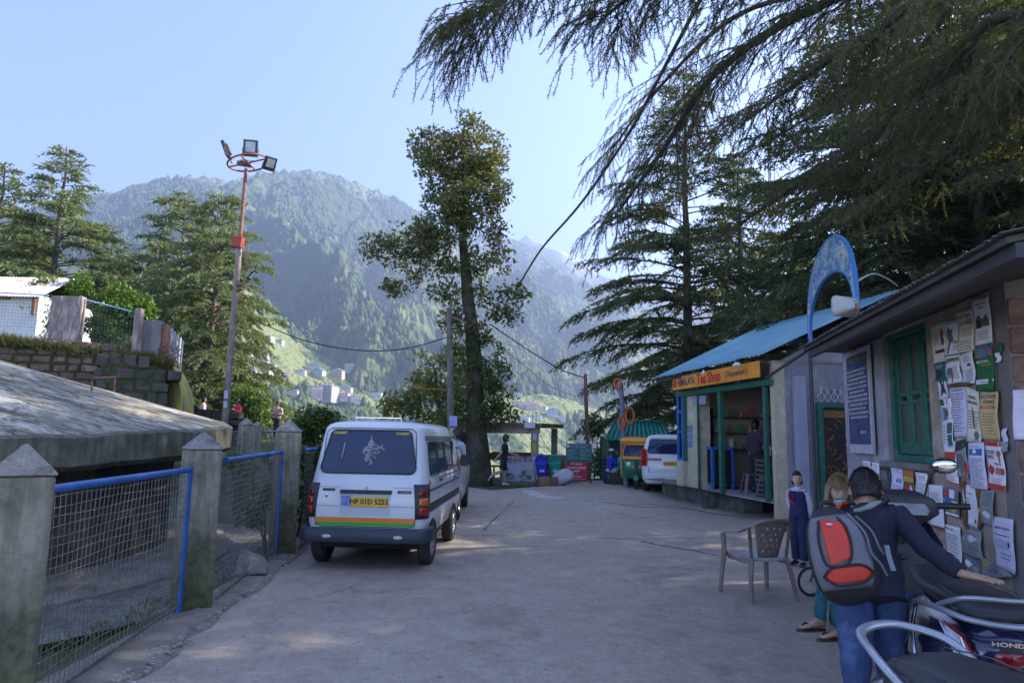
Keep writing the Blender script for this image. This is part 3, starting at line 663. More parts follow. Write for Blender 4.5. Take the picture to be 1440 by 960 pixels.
bush('rounded bright green thuja behind the terrace mesh fence, the left one',[(80,415,24,18),(110,412,26,20),(55,440,16,30)],22.5,leafmat('thuja',(.04,.08,.012),(.08,.15,.02),.3,.5,.8,(.14,.22,.03)),7,.16,110,.35)
bush('rounded bright green thuja behind the terrace mesh fence, the right one',[(178,425,24,22),(190,440,18,24),(150,430,18,22)],22.5,leafmat('thuja',(.04,.08,.012),(.08,.15,.02)),8,.16,110,.35)
bush('dark shrub behind the terrace mesh fence beside the concrete slab post',[(62,440,14,30),(140,465,30,16)],21.8,leafmat('bush_leaves',(.02,.045,.012),(.05,.09,.02)),12,.12,90,.3)
bush('rough green bush on the slope below the reddish cedar trunk',[(300,560,34,26),(330,590,26,18),(260,565,16,20)],38,m_green,13,.25,80,.6)
bush('feathery young tree below the floodlight mast',[(345,560,16,22),(362,570,14,16),(350,590,18,14)],33,m_green,15,.2,60,.5)
bush('weeds and grass tuft at the foot of the bus shelter wall',[(720,688,24,5),(745,690,16,4)],22.5,m_green,16,.09,50,.16,dens=10)
bush('sunlit bushes behind the bus shelter on the left',[(620,640,20,16),(650,650,20,12),(590,630,16,14)],27.5,m_green,17,.12,80,.4)
bush('scrubby green bushes at the valley edge right of the red sign',[(845,650,14,20),(865,640,14,24),(835,600,8,14)],28,m_green,18,.14,70,.4)
# ================================================================== left side: pillars, fence, tank, walls, mast
def weathered(name, base, dark, moss=None, mz=(0,.7), damp=True, sc=2.0, streak=True):
    """cast concrete with lichen, drip streaks and a damp mossy foot (object z in metres)"""
    m,nt,b=_nodes(name); b.inputs['Roughness'].default_value=.9; v=coords(nt)
    n1=noise_(nt,sc,6,.65,v,.3); n2=noise_(nt,sc*9,5,.7,v); st=noise_(nt,5,4,.6,coords(nt,(3,3,.35)))
    c=ramp(nt,n1.outputs['Fac'],[(.33,dark),(.5,base),(.72,tuple(min(1,x*1.35) for x in base))])
    if streak: c=mix(nt,.6,c,ramp(nt,st.outputs['Fac'],[(.4,(.42,.42,.38)),(.6,(1,1,1))]),'MULTIPLY')
    c=mix(nt,.5,c,ramp(nt,n2.outputs['Fac'],[(.35,(.5,.5,.48)),(.6,(1,1,1))]),'MULTIPLY')
    if moss:
        sx=nt.nodes.new('ShaderNodeSeparateXYZ'); nt.links.new(coords(nt),sx.inputs[0])
        ma=nt.nodes.new('ShaderNodeMath'); ma.operation='MULTIPLY_ADD'; ma.inputs[1].default_value=.55; nt.links.new(n1.outputs['Fac'],ma.inputs[0]); nt.links.new(sx.outputs['Z'],ma.inputs[2])
        f=ramp(nt,ma.outputs[0],[((mz[0]+.25)/2,(1,1,1)),((mz[1]+.3)/2,(0,0,0))]); 
        ma.use_clamp=False; hm_=nt.nodes.new('ShaderNodeMath'); hm_.operation='MULTIPLY'; hm_.inputs[1].default_value=.5; nt.links.new(ma.outputs[0],hm_.inputs[0]); nt.links.new(hm_.outputs[0],f.node.inputs['Fac'])
        mc=ramp(nt,n2.outputs['Fac'],[(.35,(.018,.022,.01)),(.6,moss)])
        c=mix(nt,f,c,mc)
    nt.links.new(c,b.inputs['Base Color']); p=bump(nt,b,n2.outputs['Fac'],.7,.012); bump(nt,b,n1.outputs['Fac'],.5,.03,p); MATS[name]=m; return m
m_pillar=weathered('pillar_concrete',(.30,.27,.2),(.14,.125,.09),(.075,.085,.012),(.1,1.05))
m_conc=weathered('old_concrete',(.2,.19,.16),(.09,.085,.07))
m_blue=pm('blue_rail_paint',(.015,.1,.36),(.012,.07,.26),7,.42,bs=.2,bsc=30,bd=.003,c3=(.03,.05,.09),lo=.45,hi=.75)
m_wire=pm('galvanised_wire',(.22,.22,.2),(.12,.1,.08),12,.6,metal=.4)
m_rust=pm('rusty_steel',(.16,.07,.045),(.3,.13,.08),6,.8,bs=.5,bsc=30,bd=.004,c3=(.1,.05,.04))
m_greysteel=pm('weathered_grey_pole',(.28,.25,.23),(.2,.14,.11),3,.65,st=(1,1,.3),c3=(.36,.35,.34),lo=.3,hi=.7)
def pillar(px,py,Y,w,label,rz=.7,name='fence_pillar',grp='concrete fence pillars'):
    pk=at(px,py,Y); zb=-.12; H=pk.z-zb; r_=thing(name,label,'pillar',(pk.x,Y,zb),rz,grp); h=w/2
    b=MB(); 
    def sq(z,s,j=0): return [Vector((sx*s+random.uniform(-j,j),sy*s+random.uniform(-j,j),z)) for sx,sy in ((-1,-1),(1,-1),(1,1),(-1,1))]
    cap=w*.55
    b.loft([sq(0,h*1.02),sq(H*.25,h*1.0,.004),sq(H*.55,h*.985,.004),sq(H-cap,h*.97)])
    b.build('shaft',m_pillar,r_,bevel=.018)
    b=MB(); b.loft([sq(H-cap+.002,h*1.03),sq(H-cap*.93,h*1.03),sq(H-cap*.05,h*.12),sq(H,h*.05)]); b.build('cap',weathered('cap_concrete',(.27,.25,.22),(.09,.085,.075),streak=False,sc=6) if 'cap_concrete' not in MATS else MATS['cap_concrete'],r_,bevel=.012)
    return Vector((pk.x,Y,zb)),H
pA=pillar(37,624,3.75,.30,'nearest concrete fence pillar with a pyramid cap, cut by the left edge',.62)
pB=pillar(287,607,6.35,.29,'second concrete fence pillar with bright moss on its foot')
pC=pillar(407,590,9.2,.29,'third concrete fence pillar, just left of the white van',.55)
pillar(347,587,14.5,.28,'small far fence pillar with a lit yellow edge, beyond the round tank',.5)
pillar(362,592,19,.25,'farthest little fence pillar beside the people on the left',.5)
def rail_panel(a,b,za,zb,zg,label,post_end=True,mesh=True,pitch=.058,r=.026):
    """welded mesh panel: top rail a->b, end post at b"""
    A=Vector(a);B=Vector(b); root=thing('mesh_fence',label,'fence',(A.x,A.y,zg),0,'blue railed wire mesh fence panels'); o=Vector((A.x,A.y,zg))
    t0=Vector((A.x,A.y,za))-o; t1=Vector((B.x,B.y,zb))-o; g0=Vector((0,0,0)); g1=Vector((B.x,B.y,zg))-o
    m=MB(); m.tube([t0,t1],r,10); m.build('top_rail',m_blue,root,smooth=50)
    if post_end:
        m=MB(); m.tube([t1+Vector((0,0,.0)),g1],r*.75,8); m.build('post',m_blue,root,smooth=50)
    if mesh:
        m=MB(); d=t1-t0; L=math.hypot(d.x,d.y); n=int(L/pitch); h=min(za,zb)-zg; nv=int(h/pitch)
        rr=.0029
        sag=lambda u,v:.02*math.sin(u*9+1)*math.sin(v*3.1)
        side=Vector((d.y,-d.x,0)).normalized()
        for i in range(1,n):
            u=i/n; top=t0.lerp(t1,u)-Vector((0,0,.03)); bot=g0.lerp(g1,u); 
            m.tube([bot.lerp(top,k/4)+side*sag(u,k/4) for k in range(5)],rr,4,cap=False)
        for j in range(1,nv+1):
            v=j/(nv+.3); m.tube([g0.lerp(g1,k/10).lerp(t0.lerp(t1,k/10)-Vector((0,0,.03)),v)+side*(sag(k/10,v)+.004)+Vector((0,0,.006*math.sin(j*2.3+k))) for k in range(11)],rr,4,cap=False)
        m.build('wire_mesh',m_wire,root)
        m=MB(); m.bar(g0.lerp(g1,.0)+Vector((0,0,.12)),g0.lerp(g1,1)+Vector((0,0,.17)),.015,.02); m.build('bottom_wire',m_wire,root)
    return root
def q2(px,py,Y): p=at(px,py,Y); return p
a=q2(70,688,4.0); b=q2(268,660,6.12); rail_panel((a.x,a.y),(b.x,b.y),a.z,b.z,-.06,'nearest wire mesh fence panel under a bright blue rail, in front of the tank')
a=q2(318,647,6.55); b=q2(397,635,8.95); rail_panel((a.x,a.y),(b.x,b.y),a.z,b.z,-.05,'second wire mesh fence panel, beside the loose rock')
a=q2(428,632,9.4); b=q2(475,628,12.5); rail_panel((a.x,a.y),(b.x,b.y),a.z,b.z,-.05,'third fence panel mostly hidden in the bush behind the white van')
a=q2(371,607,15.5); b=q2(398,606,17.5); rail_panel((a.x,a.y),(b.x,b.y),a.z,b.z,-.1,'far fence panel with pale uprights below the checked shirt man',pitch=.1)
a=q2(312,609,17.5); b=q2(340,606,15); rail_panel((a.x,a.y),(b.x,b.y),a.z,b.z,-.1,'far fence panel partly hidden behind the tank roof rim',pitch=.1)
# loose rock
rk=MB(); c=gnd(350,815,0)
rk.add([(-.16,-.1,0),(.13,-.14,0),(.2,.07,0),(-.08,.16,0),(-.13,-.06,.17),(.05,-.08,.13),(.13,.06,.11),(-.06,.1,.2)],[(3,2,1,0),(4,5,6,7),(0,1,5,4),(1,2,6,5),(2,3,7,6),(3,0,4,7)])
o=rk.build('rock',pm('rock_grey',(.3,.26,.22),(.18,.16,.135),5,.9,bs=.8,bsc=20,bd=.02),loc=(c.x-.02,c.y+.1,.06),bevel=.015); o.scale=(1.15,1.15,1.25); o.rotation_euler=(0,0,.5); tag(o,'loose angular grey rock lying beside the second fence panel','rock')
# ---- round tank with a conical concrete roof
def tank():
    c=Vector((-8.48,9.0,0)); tilt=.04
    root=thing('water_tank','big round concrete water tank with a low conical lichen streaked roof','tank',c)
    m,nt,b=_nodes('lichen_roof'); b.inputs['Roughness'].default_value=.95
    v=coords(nt); n1=noise_(nt,.9,7,.7,coords(nt,(.75,1.25,1),rot=(0,0,.4)),1.6); n2=noise_(nt,5.5,6,.75,coords(nt,(.55,1.35,1),rot=(0,0,.35)),1.4); n3=noise_(nt,40,3,.6,v)
    cc=ramp(nt,n1.outputs['Fac'],[(.34,(.16,.14,.1)),(.47,(.34,.3,.23)),(.58,(.58,.52,.43))]); cc=mix(nt,.9,cc,ramp(nt,n2.outputs['Fac'],[(.40,(.12,.13,.09)),(.49,(.7,.68,.6)),(.56,(1,1,1))]),'MULTIPLY')
    nt.links.new(cc,b.inputs['Base Color']); p=bump(nt,b,n2.outputs['Fac'],.8,.03); bump(nt,b,n3.outputs['Fac'],.4,.006,p)
    rings=[]; N=96; prof=[(3.7,1.18),(4.42,1.24),(4.5,1.30),(4.5,1.585),(4.44,1.615),(3.6,1.86),(2.4,2.2),(1.2,2.55),(.35,2.82),(.05,2.9)]
    for r_,z in prof:
        rings.append([Vector((r_*math.cos(2*PI*k/N)*(1+.002*math.sin(k*3)),r_*math.sin(2*PI*k/N),z+tilt*r_*math.sin(2*PI*k/N)+(.012*math.sin(k*.9)+.01*math.sin(k*2.3) if r_>4.3 else 0))) for k in range(N)])
    mb=MB(); mb.loft(rings[4:],cap=True); mb.build('roof',m,root,smooth=50)
    mb=MB(); mb.loft(rings[:5],cap=False); mb.build('rim',weathered('rim_concrete',(.16,.155,.11),(.07,.075,.045),sc=1.2),root,smooth=40)
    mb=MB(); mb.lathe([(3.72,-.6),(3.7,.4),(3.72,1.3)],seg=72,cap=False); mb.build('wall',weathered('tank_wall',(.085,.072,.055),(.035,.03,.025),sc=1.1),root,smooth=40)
    mb=MB(); mb.lathe([(3.7,.0),(4.55,-.03),(4.62,-.09),(4.62,-.5)],seg=72,cap=False); mb.build('apron',weathered('apron_concrete',(.19,.17,.14),(.09,.08,.065),sc=1.5,streak=False),root,smooth=40)
    mb=MB(); mb.lathe([(4.6,-.12),(5.1,-.14),(5.5,-.2)],seg=72,cap=False); mb.build('gutter',m_conc,root)
    for k,(a_,rr_) in enumerate(((-.9,2.9),(-.15,3.3))):
        b2=MB(); q=Vector((rr_*math.cos(a_),rr_*math.sin(a_),2.05)); b2.tube([q,q+Vector((0,0,.16)),q+Vector((.28,0,.18)),q+Vector((.28,0,.0))],.014,6)
        b2.build('step_iron',m_rust,root)
tank()
# ---- rubble retaining wall with upper terrace
m_st=[pm('stone_red',(.22,.13,.09),(.12,.075,.06),3,.95,bs=1,bsc=12,bd=.03,c3=(.3,.2,.15)),pm('stone_dark',(.06,.052,.042),(.1,.09,.075),3,.95,bs=1,bsc=12,bd=.03),pm('mossy_joint',(.03,.04,.015),(.06,.075,.02),4,1,bs=1,bsc=15,bd=.03)]
def rubble(name,label,P0,P1,h0,h1,mi,dep=.4,sh=.24,zb=-.4,seed=1):
    rnd=random.Random(seed); d=Vector(P1)-Vector(P0); L=d.length; u=d.normalized(); nrm=Vector((u.y,-u.x,0)); P0=Vector(P0)
    root=thing(name,label,'wall',(P0.x,P0.y,zb)); mb=MB(); z=0
    while z<max(h0,h1)-zb:
        hh=sh*rnd.uniform(.75,1.25); x=rnd.uniform(-.2,0)
        while x<L:
            w=rnd.uniform(.22,.55); t=(x+w/2)/L; top=h0+(h1-h0)*min(max(t,0),1)-zb
            if z+hh*.5<top:
                c_=u*(x+w/2)+Vector((0,0,z+hh/2+rnd.uniform(-.02,.02))); r_=math.atan2(u.y,u.x); 
                pts=[]; 
                for sx,sy,sz in ((-1,-1,-1),(1,-1,-1),(1,1,-1),(-1,1,-1),(-1,-1,1),(1,-1,1),(1,1,1),(-1,1,1)):
                    q=Vector((sx*(w-.035)/2*rnd.uniform(.86,1),sy*dep/2*rnd.uniform(.8,1.05),sz*(hh-.03)/2*rnd.uniform(.84,1))); q.rotate(Euler((0,0,r_))); pts.append(q+c_)
                mb.add(pts,[(0,3,2,1),(4,5,6,7),(0,1,5,4),(1,2,6,5),(2,3,7,6),(3,0,4,7)],0)
            x+=w
        z+=hh
    mb.build('stonework',m_st[mi],root,bevel=.03)
    k=MB(); a=Vector((0,0,0)); b=d; th=nrm*(dep*.5-.04)
    k.add([a-th,b-th,b+th,a+th,a-th+Vector((0,0,h0-zb-.05)),b-th+Vector((0,0,h1-zb-.05)),b+th+Vector((0,0,h1-zb-.05)),a+th+Vector((0,0,h0-zb-.05))],[(0,3,2,1),(4,5,6,7),(0,1,5,4),(1,2,6,5),(2,3,7,6),(3,0,4,7)])
    k.build('mortar',m_st[2],root); return root
w0=at(-90,470,17.2); w1=at(150,487,18.2); w2=at(242,512,18.9)
rubble('stone_wall','reddish mossy stone retaining wall at the far left, above the tank roof',(w0.x,w0.y,0),(w1.x,w1.y,0),w0.z,w1.z,0,seed=2)
rubble('stone_wall','dark overgrown end of the stone retaining wall, left of the yellow moss',(w1.x+.1,w1.y-.35,0),(w2.x,w2.y-.3,0),w1.z-.15,w2.z-.15,1,dep=.6,sh=.3,seed=3)
m_moss=pm('yellow_moss',(.6,.46,.04),(.38,.33,.1),2.5,.95,bs=1,bsc=14,bd=.05,c3=(.24,.2,.15),st=(1,1,.35))
mo=MB(); A_=[at(240,508,19.0),at(250,512,21),at(256,530,23)]; B_=[at(244,600,18.7),at(268,600,20),at(276,600,22)]
rings=[]
for i in range(9):
    t=i/8; rings.append([A_[0].lerp(B_[0],t)+Vector((.25*math.sin(t*3),0,0)),A_[1].lerp(B_[1],t)+Vector((.25*math.sin(t*3),0,0)),A_[2].lerp(B_[2],t)])
r2=[[p+Vector((-.6,.2,0)) for p in reversed(r_)] for r_ in rings]
mo.loft([a_+b_ for a_,b_ in zip(rings,r2)]); mo.build('moss_bank',m_moss,smooth=70); tag(bpy.data.objects['moss_bank'],'slanting wall end covered in bright yellow moss beside the red trunk','wall')
# grass fringe on the wall top
gl=leafmat('wall_grass',(.06,.08,.02),(.13,.14,.04),.4,.6,2,(.2,.19,.08)); rng=np.random.default_rng(8)
n=2600; t=rng.uniform(0,1,n); P=np.stack([w0.x+(w2.x-w0.x)*t,w0.y+(w2.y-w0.y)*t+rng.normal(size=n)*.18-.1,w0.z+(w2.z-w0.z)*t-.05+rng.normal(size=n)*.05],-1)
V,F=blades(P,np.tile(np.array([0,-.25,.8]),(n,1)),np.full(n*3,.3),np.full(n*3,.03),rng,3,.6)
tag(mesh_np('grass',V,F,gl),'ragged grass fringe hanging over the stone wall top',kind='stuff')
n=2400; P=np.stack([rng.uniform(-3.6,-2.7,n),rng.uniform(2.5,12,n),np.full(n,-.1)],-1); P=P[(np.abs(fbm(P[:,0]*2,P[:,1]*2,3,5)-.5)>.1)]
V,F=blades(P,np.tile(np.array([0,0,1.]),(len(P),1)),np.full(len(P)*3,.06),np.full(len(P)*3,.008),rng,3,.6)
tag(mesh_np('grass',V,F,gl),'short weeds along the foot of the fence',kind='stuff')
# posts and screen of the terrace fence
m_slab=pm('lichen_slab',(.42,.34,.3),(.2,.15,.13),5,.95,bs=.7,bsc=25,bd=.02,st=(1,1,.3),c3=(.5,.44,.4)); m_slabg=pm('grey_slab',(.16,.155,.16),(.26,.25,.25),4,.95,bs=.6,bsc=20,bd=.02,st=(1,1,.3))
def slabpost(x0,x1,y0,y1,Y,m,label,dep=.2,g='terrace fence posts'):
    a=at(x0,y1,Y); b=at(x1,y1,Y); c=at((x0+x1)/2,y0,Y); zb=a.z-.25; w=b.x-a.x
    mb=MB(); mb.box((0,0,(c.z-zb)/2),(w,dep,c.z-zb)); o=mb.build('fence_post',m,loc=((a.x+b.x)/2,Y,zb),bevel=.02); tag(o,label,'post',g)
slabpost(70,114,417,470,18.3,m_slab,'wide pale lichen covered slab post on the terrace wall')
slabpost(185,194,434,508,18.6,m_slab,'slim grey concrete post at the end of the blue topped mesh')
slabpost(196,223,451,515,18.9,m_slabg,'squat dark grey slab next to the slim terrace post')
slabpost(226,233,456,515,19.0,m_rust,'brown post right of the dark grey slab')
for k,(x,y0,y1) in enumerate(((237,462,520),(241,466,525),(245,470,528),(249,474,532),(252,478,535))):
    slabpost(x-1.6,x+1.2,y0,y1,19.8+k*1.1,pm('pale_post',(.4,.4,.42),(.25,.25,.26),5,.9),['first','second','third','fourth','fifth'][k]+' of the five pale thin posts above the yellow moss',.08)
dl=MB(); c=at(236,500,18.8)
for k in range(40):
    q=c+Vector((random.gauss(0,.1),random.gauss(0,.1),random.uniform(-.35,.3))); dl.tube([q,q+Vector((random.uniform(-.2,.2),random.uniform(-.2,.2),random.uniform(-.2,.15)))],.014,4)
tag(dl.build('dead_branches',m_rust),'heap of rusty red dry twigs beside the brown terrace post','branches')
m_net=glass('green_net',(.42,.55,.5),.9,.25)
def screen(pts,h,label,holes=.09):
    root=thing('mesh_screen',label,'fence',pts[0]); o=Vector(pts[0])
    top=[Vector(p)-o for p in pts]; m=MB(); m.tube(top,.02,6); m.build('top_rail',pm('pale_blue_rail',(.18,.38,.6),(.4,.5,.6),5,.5),root)
    m=MB()
    for a_,b_ in zip(top[:-1],top[1:]):
        L=(b_-a_).length; n=int(L/holes)
        for i in range(n+1):
            p=a_.lerp(b_,i/n); m.tube([p,p-Vector((0,0,h))],.0035,3,cap=False)
        for j in range(int(h/holes)): m.tube([a_-Vector((0,0,j*holes)),b_-Vector((0,0,j*holes))],.0035,3,cap=False)
    m.build('wire_mesh',pm('green_wire',(.07,.13,.12),(.1,.14,.13),5,.6),root)
screen([at(-60,408,18.3),at(68,415,18.3)],1.0,'green wire mesh screen left of the wide slab post'); screen([at(115,420,18.3),at(186,438,18.5)],1.1,'green wire mesh screen right of the wide slab post')
# white shed
def shed():
    a=at(-70,465,21); b=at(50,465,21); root=thing('shed','small whitewashed shed with a pinkish sheet roof at the left edge','shed',(b.x,21,zground(b.x,21)-.1))
    L=b.x-a.x; h=at(40,414,21).z-root.location.z
    m=MB(); m.box((-L/2,1.4,h/2),(L,2.8,h)); m.build('wall',pm('whitewash',(.72,.71,.7),(.6,.59,.57),3,.9,bs=.5,bsc=20,bd=.01),root,bevel=.02)
    m=MB(); hr=.85; 
    N=60; xs=[-L-.2+(L+.42)*i/N for i in range(N+1)]
    for s0 in (0,):
        up=[];lo=[]
        for i,x in enumerate(xs):
            zc=.018*math.cos(i*PI); up.append(Vector((x-.35 if False else x,1.4,h+hr+zc))); lo.append(Vector((x,-.3,h-.12+zc)))
        m.loft([lo,up],cap=False,closed=False); m.loft([up,[Vector((p.x,3.1,h-.12)) for p in lo]],cap=False,closed=False)
    o=m.build('roof',pm('pink_sheet',(.48,.4,.38),(.56,.52,.5),1.5,.6,c3=(.45,.16,.08),lo=.4,hi=.7),root); s_=o.modifiers.new('t','SOLIDIFY'); s_.thickness=.02
    m=MB(); m.box((-L+.0,-.04,h*.55),(.1,.06,h*1.1)); m.box((-.95-.45,-.05,h-.12),(1.0,.07,.12)); m.build('trim',pm('maroon_trim',(.16,.05,.035),(.22,.07,.05),5,.7),root)
    m=MB(); m.box((-.12,-.04,h-.35),(.1,.05,.6)); m.build('downpipe',m_rust,root)
shed()
# ---- floodlight mast
def mast():
    b=at(316,592,20); t=at(346,237,20); root=thing('floodlight_mast','tall rusty mast with a ring of four floodlights above the tank roof','mast',(b.x,20,zground(b.x,20)-.2)); o=Vector(root.location)
    B=b-o; T=t-o; B=B-(T-B).normalized()*(B.z/(T-B).normalized().z); P=lambda k:B.lerp(T,k)
    kb=(at(333,345,20)-o).z/T.z
    m=MB(); m.tube([P(0),P(kb*.5),P(kb)],[.1,.095,.085],12); m.build('lower_pole',m_greysteel,root,smooth=50)
    m=MB(); m.tube([P(kb-.01),P(1)],[.055,.05],10); m.build('upper_pole',m_rust,root,smooth=50)
    c=at(349,229,20)-o; rr=.6; ax=(T-B).normalized(); ax=(ax+Vector((-.26,0,0))).normalized(); u=Vector((1,0,0)); u=(u-ax*u.dot(ax)).normalized(); v=ax.cross(u)
    cor=[c+(u*math.cos(a)+v*math.sin(a))*rr for a in [2*PI*k/40 for k in range(41)]]
    m=MB(); m.tube(cor,.028,8,cap=False); 
    for a in (0,PI/2,PI,3*PI/2): m.tube([c,c+(u*math.cos(a)+v*math.sin(a))*rr],.024,6)
    m.build('ring',pm('red_oxide',(.34,.09,.05),(.24,.07,.04),6,.65),root,smooth=50)
    bx=MB(); q=P(kb)+Vector((0,-.02,.0)); bx.box(q+Vector((-.04,-.02,.08)),(.3,.24,.34),ry=.1); bx.build('junction_box',pm('red_box',(.38,.05,.03),(.27,.04,.03),5,.6),root,bevel=.015)
    bx=MB(); bx.tube([q+Vector((.1,0,.22)),q+Vector((.24,0,.42))],.03,6); bx.tube([q+Vector((.14,0,.1)),q+Vector((.26,0,.1)),q+Vector((.26,0,-.2)),q+Vector((.1,0,-.22))],.015,5); bx.build('cable_bracket',m_rust,root)
    mh=pm('floodlight_black',(.03,.03,.032),(.05,.05,.05),6,.5); mg=pm('floodlight_lens',(.5,.55,.52),(.3,.34,.33),3,.15,spec=.8)
    def flood(pos,dirn,w=.4,h=.42,label=None):
        pos=Vector(pos); d=Vector(dirn).normalized(); x=Vector((0,0,1)).cross(d).normalized(); y=d.cross(x)
        mm=Matrix((x,y,d)).transposed().to_4x4(); mm.translation=pos
        f=MB(); f.box((0,0,-.05),(w,h,.1)); f.box((0,0,-.12),(w*.6,h*.6,.06)); ob=f.build('floodlight',mh,root,bevel=.01); ob.data.transform(mm)
        g=MB(); g.box((0,.03,.004),(w*.68,h*.62,.008)); og=g.build('lens',mg,ob); og.data.transform(mm)
        g=MB(); g.tube([(-w/2-.02,0,-.05),(-w/2-.02,-h*.75,-.05),(w/2+.02,-h*.75,-.05),(w/2+.02,0,-.05)],.012,5); og=g.build('bracket',m_rust,ob); og.data.transform(mm)
    flood(at(352,208,19.8)-o,(.15,-.8,-.1),.42,.5); flood(at(316,212,20)-o,(-.85,-.1,-.35),.4,.5); flood(at(380,231,20)-o,(.6,-.62,-.55),.36,.42); flood(at(343,233,20.5)-o,(-.25,.5,-.8),.4,.3)
    a_=at(337,406,20)-o; l_=at(352,389,20)-o
    g=MB(); g.tube([a_,l_],.02,6); g.box(a_+Vector((-.02,0,-.02)),(.26,.2,.05)); g.box(a_+Vector((-.02,0,.12)),(.22,.18,.05)); ob=g.build('lamp_arm',m_rust,root)
    g=MB(); g.bar(l_-Vector((.08,0,.08)),l_+Vector((.17,0,.18)),.2,.07); ob=g.build('street_lamp',mh,root,bevel=.01); g=MB(); g.bar(l_-Vector((0,.03,.05)),l_+Vector((.15,-.03,.13)),.14,.075); g.build('lens',mg,ob)
    for (x0,y0,y1) in ((318,549,560),(317,564,573)):
        p=at(x0,(y0+y1)/2,19.88)-o; g=MB(); g.box(p,(.1,.012,(y1-y0)/960*20),ry=-.07); g.build('sticker',pm('paper_blue',(.6,.62,.72),(.5,.52,.62),30,.9),root)
    p=P(.145)+Vector((0,0,0)); g=MB(); g.tube([p-Vector((.0,0,.12)),p+Vector((.01,0,.12))],.1,12,cap=False); g.build('yellow_band',pm('yellow_band',(.5,.35,.05),(.4,.28,.05),5,.7),root)
mast()
# ================================================================== vehicles
m_white=pm('white_car_paint',(.62,.64,.66),(.56,.58,.6),1.5,.3,coat=.6)
m_tyre=pm('tyre_rubber',(.02,.02,.02),(.035,.033,.03),20,.85,bs=.4,bsc=60,bd=.003)
m_rim=pm('wheel_cover',(.42,.43,.45),(.3,.31,.33),9,.35,metal=.7)
m_plas=pm('black_plastic',(.022,.023,.026),(.035,.036,.04),8,.5,bs=.1,bsc=90,bd=.001)
m_bumper=pm('navy_bumper',(.025,.032,.05),(.035,.042,.06),5,.45)
m_redl=pm('red_lens',(.42,.012,.012),(.3,.008,.008),20,.15,spec=.7); m_amb=pm('amber_lens',(.6,.16,.02),(.5,.12,.02),20,.15,spec=.7)
m_clearl=pm('clear_lens',(.6,.62,.65),(.4,.42,.45),30,.12,spec=.8)
m_chrome=pm('chrome',(.6,.6,.62),(.5,.5,.52),5,.15,metal=1)
m_glass=pm('sky_blue_window',(.015,.025,.07),(.012,.02,.05),2,.05,spec=.7)  # sky reflection put into the dark blue base colour
m_plate=pm('yellow_plate',(.75,.45,.03),(.65,.38,.03),6,.5); m_ink=pm('black_ink',(.015,.015,.015),(.03,.03,.03),20,.7)
m_dark=pm('underbody_black',(.01,.01,.01),(.015,.015,.014),6,.9)
def superring(hw,y0,y1,z,r,n=6):
    """rounded rectangle ring at height z"""
    r=min(r,hw*.95,(y1-y0)/2*.95); out=[]
    for cx,cy,a0 in ((hw-r,y1-r,0),(-hw+r,y1-r,90),(-hw+r,y0+r,180),(hw-r,y0+r,270)):
        for k in range(n+1):
            a=R(a0+90*k/n); out.append(Vector((cx+r*math.cos(a),cy+r*math.sin(a),z)))
    return out
class Shell:
    def __init__(s,lv): s.lv=lv      # (z,hw,yrear,yfront,radius)
    def ev(s,z):
        L=s.lv
        if z<=L[0][0]: return L[0]
        for a,b in zip(L[:-1],L[1:]):
            if z<=b[0]:
                t=(z-a[0])/(b[0]-a[0]); return tuple(a[i]+(b[i]-a[i])*t for i in range(5))
        return L[-1]
    def mesh(s,name,mats,root,arches=(),extra=8):
        mb=MB(); mb.loft([superring(hw,a,b,z,r) for z,hw,a,b,r in s.lv]); o=mb.build(name,mats,root)
        if arches:
            cb=MB()
            for x,y,z,r_ in arches: cb.lathe([(r_,-.14),(r_,.14)],(x,y,z),20,'x')
            c=cb.build('cutter',mats); md=o.modifiers.new('b','BOOLEAN'); md.operation='DIFFERENCE'; md.object=c; md.solver='EXACT'
            bpy.context.view_layer.update(); me=bpy.data.meshes.new_from_object(o.evaluated_get(bpy.context.evaluated_depsgraph_get())); o.modifiers.clear(); o.data=me; bpy.data.objects.remove(c)
        o.data.polygons.foreach_set('use_smooth',[True]*len(o.data.polygons)); o.data.set_sharp_from_angle(angle=R(38)); return o
    def rear(s,x,z,e=.004): q=s.ev(z); return Vector((x,q[2]-e,z))
    def side(s,y,z,sx=1,e=.004): q=s.ev(z); return Vector((sx*(q[1]+e),y,z))
def rrect(x0,z0,x1,z1,r,n=5,top=0):
    out=[]
    for cx,cz,a0 in ((x1-r,z1-r,0),(x0+r,z1-r,90),(x0+r,z0+r,180),(x1-r,z0+r,270)):
        for k in range(n+1):
            a=R(a0+90*k/n); out.append((cx+r*math.cos(a)+(0 if cz<(z0+z1)/2 else (-top if cx>(x0+x1)/2 else top)),cz+r*math.sin(a)))
    return out
def patch(f, poly, e0, e1, name, mat, root, grid=6):
    """curved plate: outline poly in (u,z) mapped by f(u,z,e)"""
    mb=MB(); k=len(poly); cz=sum(p[1] for p in poly)/k; cu=sum(p[0] for p in poly)/k; rings=[]
    for g in range(grid+1):
        t=g/grid; rings.append([f(cu+(u-cu)*t if t else cu+(u-cu)*.01,cz+(z-cz)*(t if t else .01),e1) for u,z in poly])
    rings.append([f(u,z,e0) for u,z in poly]); mb.loft(rings,cap=False); mb.add(rings[0],[tuple(range(k))]); return mb.build(name,mat,root,smooth=30)
def outline(f, poly, r, name, mat, root, e=.006, seg=6):
    P=[f(u,z,e) for u,z in poly]; mb=MB(); mb.tube(P+[P[0]],r,seg,cap=False); return mb.build(name,mat,root,smooth=60)
